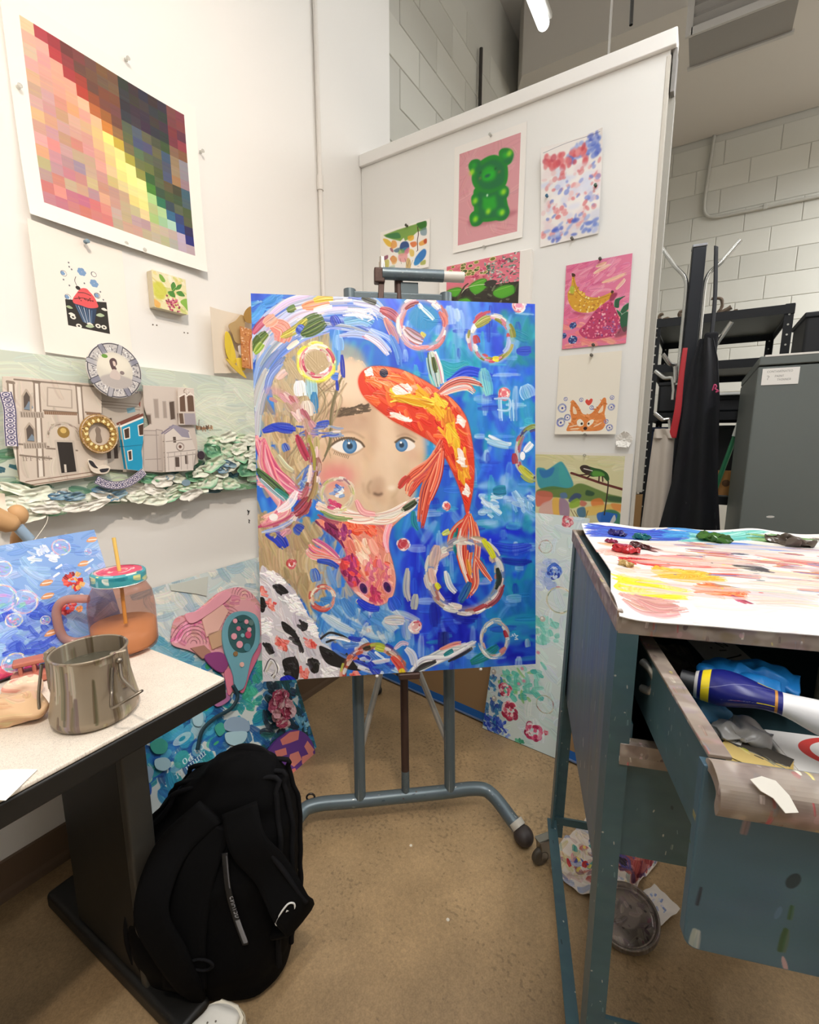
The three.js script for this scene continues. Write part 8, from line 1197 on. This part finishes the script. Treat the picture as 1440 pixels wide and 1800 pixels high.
{ // ---- blue bubble painting on the table ----
  const a = new Art(1000, 694, '#7fa4dc', 0.5);
  a.scumble([[0, 0], [1000, 0], [1000, 694], [0, 694]], 200, ['#8ab0e0', '#9ac0e8', '#78a0d8', '#a8b8e8', '#6a94d8', '#b0c8ec'], 130, 50, 0.3, 1, { a: 0.45 }); a.scumble([[458,313],[738,408],[635,682],[394,576]], 60, ['#3a5ad0', '#5a7adc', '#2a48c8', '#7a98e4'], 100, 40, 0.5, 1, { a: 0.5 }); a.scumble([[656,53],[770,61],[748,145],[609,127]], 16, ['#e4ecf8', '#f4f6fc', '#c8d8f4'], 60, 20, 0.5, 1, { a: 0.7 });
  a.scumble([[355,637],[498,671],[476,758],[335,720]], 50, ['#d8406a', '#e86a80', '#e89a90', '#c83a78'], 90, 30, 0.3, 0.6, { a: 0.7 });
  const pearl = ['#e8e8f0', '#c8a8d0', '#a8d8d8', '#e8e4a8', '#8aa8e0', '#e0a8b8'];
  for (const [p, r] of [[[[536,333]], 62], [[[471,415]], 36], [[[606,465]], 24], [[[436,281]], 74], [[[490,129]], 40], [[[792,73]], 46], [[[926,133]], 20], [[[417,634]], 48]]) { const c = p[0]; a.blob(c[0], c[1], r * 0.9, r * 0.9, '#9ab0e4', { a: 0.6, blur: 4 }); a.ring(c[0], c[1], r, r * 0.24, pearl); a.scumble([[c[0] - r * 0.6, c[1] - r * 0.3], [c[0] + r * 0.6, c[1] - r * 0.3], [c[0] + r * 0.5, c[1] + r * 0.6], [c[0] - r * 0.5, c[1] + r * 0.6]], 9, ['#b090d8', '#e090b0', '#70b0d8', '#8ac8b8'], r * 0.8, r * 0.3, 0.5, 1, { a: 0.6 }); a.blob(c[0] - r * 0.4, c[1] - r * 0.4, r * 0.16, r * 0.16, '#ffffff'); }
  const fl = (p, r, cols) => { for (let k = 0; k < 30; k++) { const s = rr(0, 6.28), q = r * Math.sqrt(rnd()); a.brush([[p[0] + Math.cos(s) * q * 0.5, p[1] + Math.sin(s) * q * 0.5], [p[0] + Math.cos(s) * q, p[1] + Math.sin(s) * q]], pick(cols), r * 0.4); } };
  fl([[801,292]][0], 70, ['#c01a24', '#d83a34', '#8a0e18', '#e85a4a', '#e8b060']); fl([[726,432]][0], 64, ['#c8242e', '#d84a48', '#a01420', '#e87a70']); fl([[809,403]][0], 36, ['#d84a78', '#f0e8f0', '#e890a8']); fl([[786,460]][0], 24, ['#f0a060', '#e88a4a']);
  for (const p of [[665,259],[651,334],[614,543],[882,197],[970,60]]) { a.fill([[p[0] - 36, p[1] + 8], [p[0] - 4, p[1] - 16], [p[0] + 34, p[1] - 4], [p[0] + 8, p[1] + 18]], '#d8986a'); a.line([[p[0] - 20, p[1]], [p[0] + 24, p[1] + 4]], '#f4ded0', 7); }
  for (const p of [[751,181],[927,190],[726,227],[897,238]]) a.brush([[p[0] - 20, p[1] + 10], [p[0] + 24, p[1] - 8]], ['#f4f4f8'], 12);
  const q0 = [-1.092, 0.748, -0.503], dd = V(0.09, 0, 1).normalize(), ux = dd.clone().negate(), n0 = V(dd.z, 0, -dd.x), l = 19 * Math.PI / 180, vy = V(0, Math.cos(l), 0).addScaledVector(n0, -Math.sin(l)), nn = ux.clone().cross(vy);
  const t = thing('bubble_painting', 'light blue painting of bubbles and red flowers leaning at the back of the table', 'painting', { at: V(...q0).addScaledVector(dd, 0.36).toArray(), basis: [ux, vy, nn] });
  part('painted_face', slab((u, v) => V(u * 0.36, v * 0.25, 0), 1, 1, 0.001), a.mat(0.5, 0.0012), t); part('canvas_edge', rbox(0.36, 0.25, 0.016, 0.002, 0.18, 0.125, -0.0095), M(0xd8dce6, 0.7), t); part('bottom_edge', box(0.358, 0.004, 0.016, 0.18, 0.0, -0.008), M(0x2a2a34, 0.7), t);
}
{ // ---- sea collage leaning under the table end ----
  const k = 0.00074, W = 1000, H = 1047, a = new Art(W, H, '#c9d3d2', 0.5), F = (c, p, o = {}) => a.fill(p, c, o);
  a.scumble([[384,-21],[1067,-28],[943,298],[335,228]], 120, ['#c8d4d4', '#dcdcd4', '#a8bcc4', '#b8ccd0', '#e4e0d4', '#9ab8c8'], 110, 44, 0.6, 1, { a: 0.5 }); a.scumble([[321,198],[451,251],[518,382],[310,312]], 30, ['#5aa0b8', '#8ab8c8', '#3a8ab0'], 90, 40, 0.6, 0.8, { a: 0.6 });
  a.scumble([[720,417],[1201,622],[1015,1046],[486,904],[59,757],[122,526],[428,491]], 260, ['#0a5a98', '#0f78a8', '#1a90b0', '#0a4080', '#1f6aa8', '#0f8a98'], 100, 40, 0.7, 0.9, { a: 0.6 }); a.scumble([[866,598],[1140,761],[1005,1070],[644,902]], 90, ['#0a3a48', '#0f4a50', '#062e3a', '#0f5a58', '#1a2a3a'], 80, 34, 1, 0.9, { a: 0.65 }); a.scumble([[708,496],[863,508],[758,690],[636,653]], 40, ['#2a9a80', '#3ab090', '#1f8a90'], 60, 30, 0.6, 1, { a: 0.6 }); a.scumble([[934,829],[998,879],[984,964],[915,924]], 20, ['#5aa8d0', '#8ac8e0', '#2a78b0'], 40, 18, 1, 1);
  for (let q = 0; q < 90; q++) { const p = [[142,560],[573,830]], x = rr(p[0][0] - 60, p[1][0]), y = p[0][1] + rr(-170, 160); a.blob(x, y, rr(16, 44), rr(14, 34), pick(['#2aa0c8', '#58b8d8', '#1a78c0', '#3ab0a0', '#8ac8d8', '#0f58b0', '#c8dce0']), { a: 0.7 }); if (rnd() < 0.4) a.blob(x, y, rr(6, 16), rr(6, 14), pick(['#3aa878', '#a8d8b8', '#e8f0e8', '#1a90b0'])); }
  { const p = [[436,684]][0]; a.text('ch Po', p[0], p[1], 40, '#d8e8f0', { rot: 3.0, font: 'serif' }); a.text('mmm', p[0], p[1] + 34, 34, '#d8e8f0', { rot: 3.0, font: 'serif' }); a.text('ot', p[0] - 110, p[1] + 44, 34, '#d8e8f0', { rot: 3.0, font: 'serif' }); }
  const r = [-1.159, 0.002, -1.172], d = V(0.045, 0, 1).normalize(), ux = d.clone().negate(), n0 = V(d.z, 0, -d.x), l = 19.5 * Math.PI / 180, vy = V(0, Math.cos(l), 0).addScaledVector(n0, -Math.sin(l)), nn = ux.clone().cross(vy);
  const t = thing('sea_collage', 'sea themed relief collage with a pink shell leaning on the wall under the table end', 'collage', { at: V(...r).addScaledVector(d, 0.74).toArray(), basis: [ux, vy, nn] });
  part('painted_canvas', slab((u, v) => V(u * 0.74, v * 0.775, 0), 1, 1, 0.001), a.mat(0.6, 0.001), t); part('canvas_edge', rbox(0.74, 0.775, 0.018, 0.002, 0.37, 0.3875, -0.0105), M(0xd8d8d0, 0.7), t);
  const xy = (P) => P.map((p) => [p[0] * k, (H - p[1]) * k]), cut = (name, P, z, th, m, smooth = true, o = {}) => part(name, extrude(smooth ? smoothShape(xy(P)) : shapeOf(xy(P)), th, Math.min(0.0012, th / 3), 1), m, t, { at: [0, 0, z], ...o });
  // pink shell: one sheet printed with growth rings
  const sa = new Art(W, H, '#dfa0a8', 0.4); sa.scumble([[474,6],[996,160],[825,608],[360,384]], 160, ['#e8a0b0', '#d88a90', '#e0b0a0', '#d07898', '#e8c0b0', '#c89088'], 60, 20, 0.6, 0.6, { a: 0.6 }); sa.scumble([[433,219],[562,159],[727,114],[747,149],[565,192],[451,251]], 40, ['#e878a8', '#f0a0c0', '#d86098'], 60, 18, -0.7, 0.4); for (const [p, n] of [[[[516,283]], 8], [[[835,171]], 6], [[[691,265]], 7]]) for (let q = 1; q < n; q++) sa.ring(p[0][0], p[0][1], q * 15, 4, ['#8a4a58', '#b87078', '#6a3a40'], { a0: -2.6, a1: 0.4, arcs: 6, a: 0.6 });
  const g1 = cutout([[433,219],[474,153],[560,155],[720,107],[846,130],[912,247],[877,361],[781,434],[752,468],[677,537],[623,554],[614,506],[601,457],[540,358],[491,303],[428,250]], 0, 0, k, W, H, 0.005, true); part('shell', g1, sa.mat(0.6, 0.001), t, { at: [0, 0, 0.003] });
  const pk = [M(0xe8a0b0, 0.6), M(0xd87890, 0.6), M(0xe4b4a8, 0.6), M(0xc86a88, 0.6)], teal = M(0x6aa4b4, 0.6), purple = M(0x8a3a78, 0.6), dteal = M(0x2a5a5e, 0.55);
  cut('shell_fold', [[514,152],[577,154],[734,111],[759,136],[610,186],[523,192]], 0.009, 0.005, pk[0]); cut('shell_fold', [[583,198],[697,156],[721,206],[641,274],[580,277]], 0.009, 0.003, pk[2], false); cut('shell_fold', [[590,267],[657,274],[637,340],[589,339]], 0.009, 0.003, M(0xc8a080, 0.6), false); cut('shell_fold', [[496,295],[556,307],[587,365],[531,357]], 0.009, 0.003, M(0xa87868, 0.6), false); cut('purple_fold', [[544,352],[624,370],[643,425],[605,453],[565,414]], 0.009, 0.004, purple); cut('pink_strand', [[617,454],[647,457],[621,550],[602,560],[606,503]], 0.009, 0.003, pk[1]); cut('pink_strand', [[660,567],[722,502],[812,427],[854,415],[830,449],[736,523],[673,584]], 0.007, 0.003, pk[3]); cut('purple_fold', [[521,544],[595,545],[605,577],[538,579]], 0.006, 0.003, M(0xa86a98, 0.6));
  cut('teal_petal', [[661,279],[710,230],[758,224],[833,253],[862,293],[827,407],[763,455],[674,563],[641,555],[646,486],[640,358]], 0.012, 0.005, teal); cut('petal_hollow', [[690,279],[733,247],[795,252],[833,303],[800,393],[752,419],[695,395],[674,342]], 0.0175, 0.001, dteal);
  const disc = new THREE.CylinderGeometry(1, 1.04, 1, 20).rotateX(Math.PI / 2);
  for (const [p, rd, m] of [[[[762,260]], 8, dteal], [[[732,260]], 6, pk[0]], [[[790,285]], 6, pk[0]], [[[813,299]], 8, M(0x5a7a78, 0.6)], [[[738,300]], 6, pk[1]], [[[767,302]], 6, dteal], [[[793,326]], 6, pk[0]], [[[703,325]], 8, pk[0]], [[[779,347]], 9, M(0xc04868, 0.6)], [[[719,371]], 9, pk[0]], [[[753,399]], 10, M(0x4a8a9a, 0.5)], [[[748,338]], 5, M(0x7ab8c0, 0.6)], [[[685,402]], 6, M(0x8a6a40, 0.6)], [[[700,461]], 6, pk[2]]]) { const m2 = part('paper_disc', disc, m, t, { at: [p[0][0] * k, (H - p[0][1]) * k, 0.02] }); m2.scale.set(rd * 0.00135, rd * 0.00135, 0.004); }
  cut('textured_paper', [[494,9],[680,20],[643,105],[601,81],[493,32]], 0.002, 0.0015, M(0xc4c8c0, 0.85), false);
  // dark ribbon tail
  part('dark_tail', ribbon(xy([[629,527],[635,582],[593,614],[504,613],[437,630],[394,689]]).map((p) => [p[0], p[1], 0.018]), xy([[629,527],[635,582],[593,614],[504,613],[437,630],[394,689]]).map(() => [0, 0, 1]), 0.012, 0.008, 40), M(0x0f3440, 0.5), t);
  // sea discs and petals of paper
  const gm = [M(0x8fa8c0, 0.65), M(0x2a88b8, 0.6), M(0x3aa090, 0.6), M(0xa8ccd8, 0.6), M(0x1a5ab0, 0.6)];
  for (const [P, mi] of [[[[546,662],[579,654],[639,687],[661,727],[651,754],[607,734],[543,687]], 0], [[[146,611],[164,609],[217,648],[223,670],[194,695],[144,648]], 0], [[[537,704],[586,722],[637,757],[615,782],[562,771],[532,737]], 3], [[[239,571],[276,570],[298,606],[281,629],[245,611]], 2], [[[134,555],[162,564],[177,591],[153,602],[134,581]], 3], [[[238,634],[279,651],[288,684],[263,691],[234,663]], 3], [[[431,548],[463,550],[466,592],[447,616],[421,596]], 3], [[[502,653],[537,652],[542,691],[510,698]], 2], [[[160,681],[198,698],[190,737],[159,728]], 4], [[[132,748],[161,751],[155,800],[129,802]], 1]]) cut('sea_paper', P, 0.003 + rnd() * 0.006, 0.0015, gm[mi]);
  // peony of folded petals
  { const c = [[850,757]][0]; for (let q = 0; q < 30; q++) { const s = rr(0, 6.28), rd = Math.sqrt(rnd()) * 52, m = part('peony_petal', crumple(torn(0.017, 0.025, q * 3.1, 0.008, 0.2), 0.002, 120, q), [M(0xd8a0a8, 0.6), M(0xc05a78, 0.6), M(0xe4c0c4, 0.6), M(0xa83a58, 0.6)][q % 4], t, { at: [(c[0] + Math.cos(s) * rd * 1.1) * k, (H - c[1] + Math.sin(s) * rd * 1.5) * k, 0.006 + 0.01 * rnd()] }); m.rotation.set(rr(-0.5, 0.5), rr(-0.5, 0.5), s); } }
  // patched dome at the lower corner
  const da = new Art(W, H, '#6a3a94', 0); const Dm = [[688,911],[760,874],[889,888],[960,978],[958,1066],[861,1085],[727,1079],[704,1019]]; da.fill(Dm, '#6a3a94'); for (const P of [[[787,879],[853,879],[911,904],[888,939],[834,924],[790,909]], [[740,907],[805,930],[800,962],[741,942]], [[910,988],[940,975],[965,1039],[925,1051]], [[816,971],[869,987],[874,1034],[817,1036],[793,998]], [[693,934],[747,963],[760,1005],[712,1035],[695,985]], [[744,1028],[815,1041],[872,1078],[792,1078],[736,1085]], [[879,1022],[954,1045],[910,1087],[859,1069]], [[735,994],[774,1008],[767,1044],[725,1056]]]) da.fill(P, pick(['#ee8a80', '#f09488', '#ea847c']), { smooth: false });
  part('patched_dome', cutout(Dm, 0, 0, k, W, H, 0.012, true), da.mat(0.6, 0), t, { at: [0, 0, 0.002] });
}
renderer.render(scene, camera);
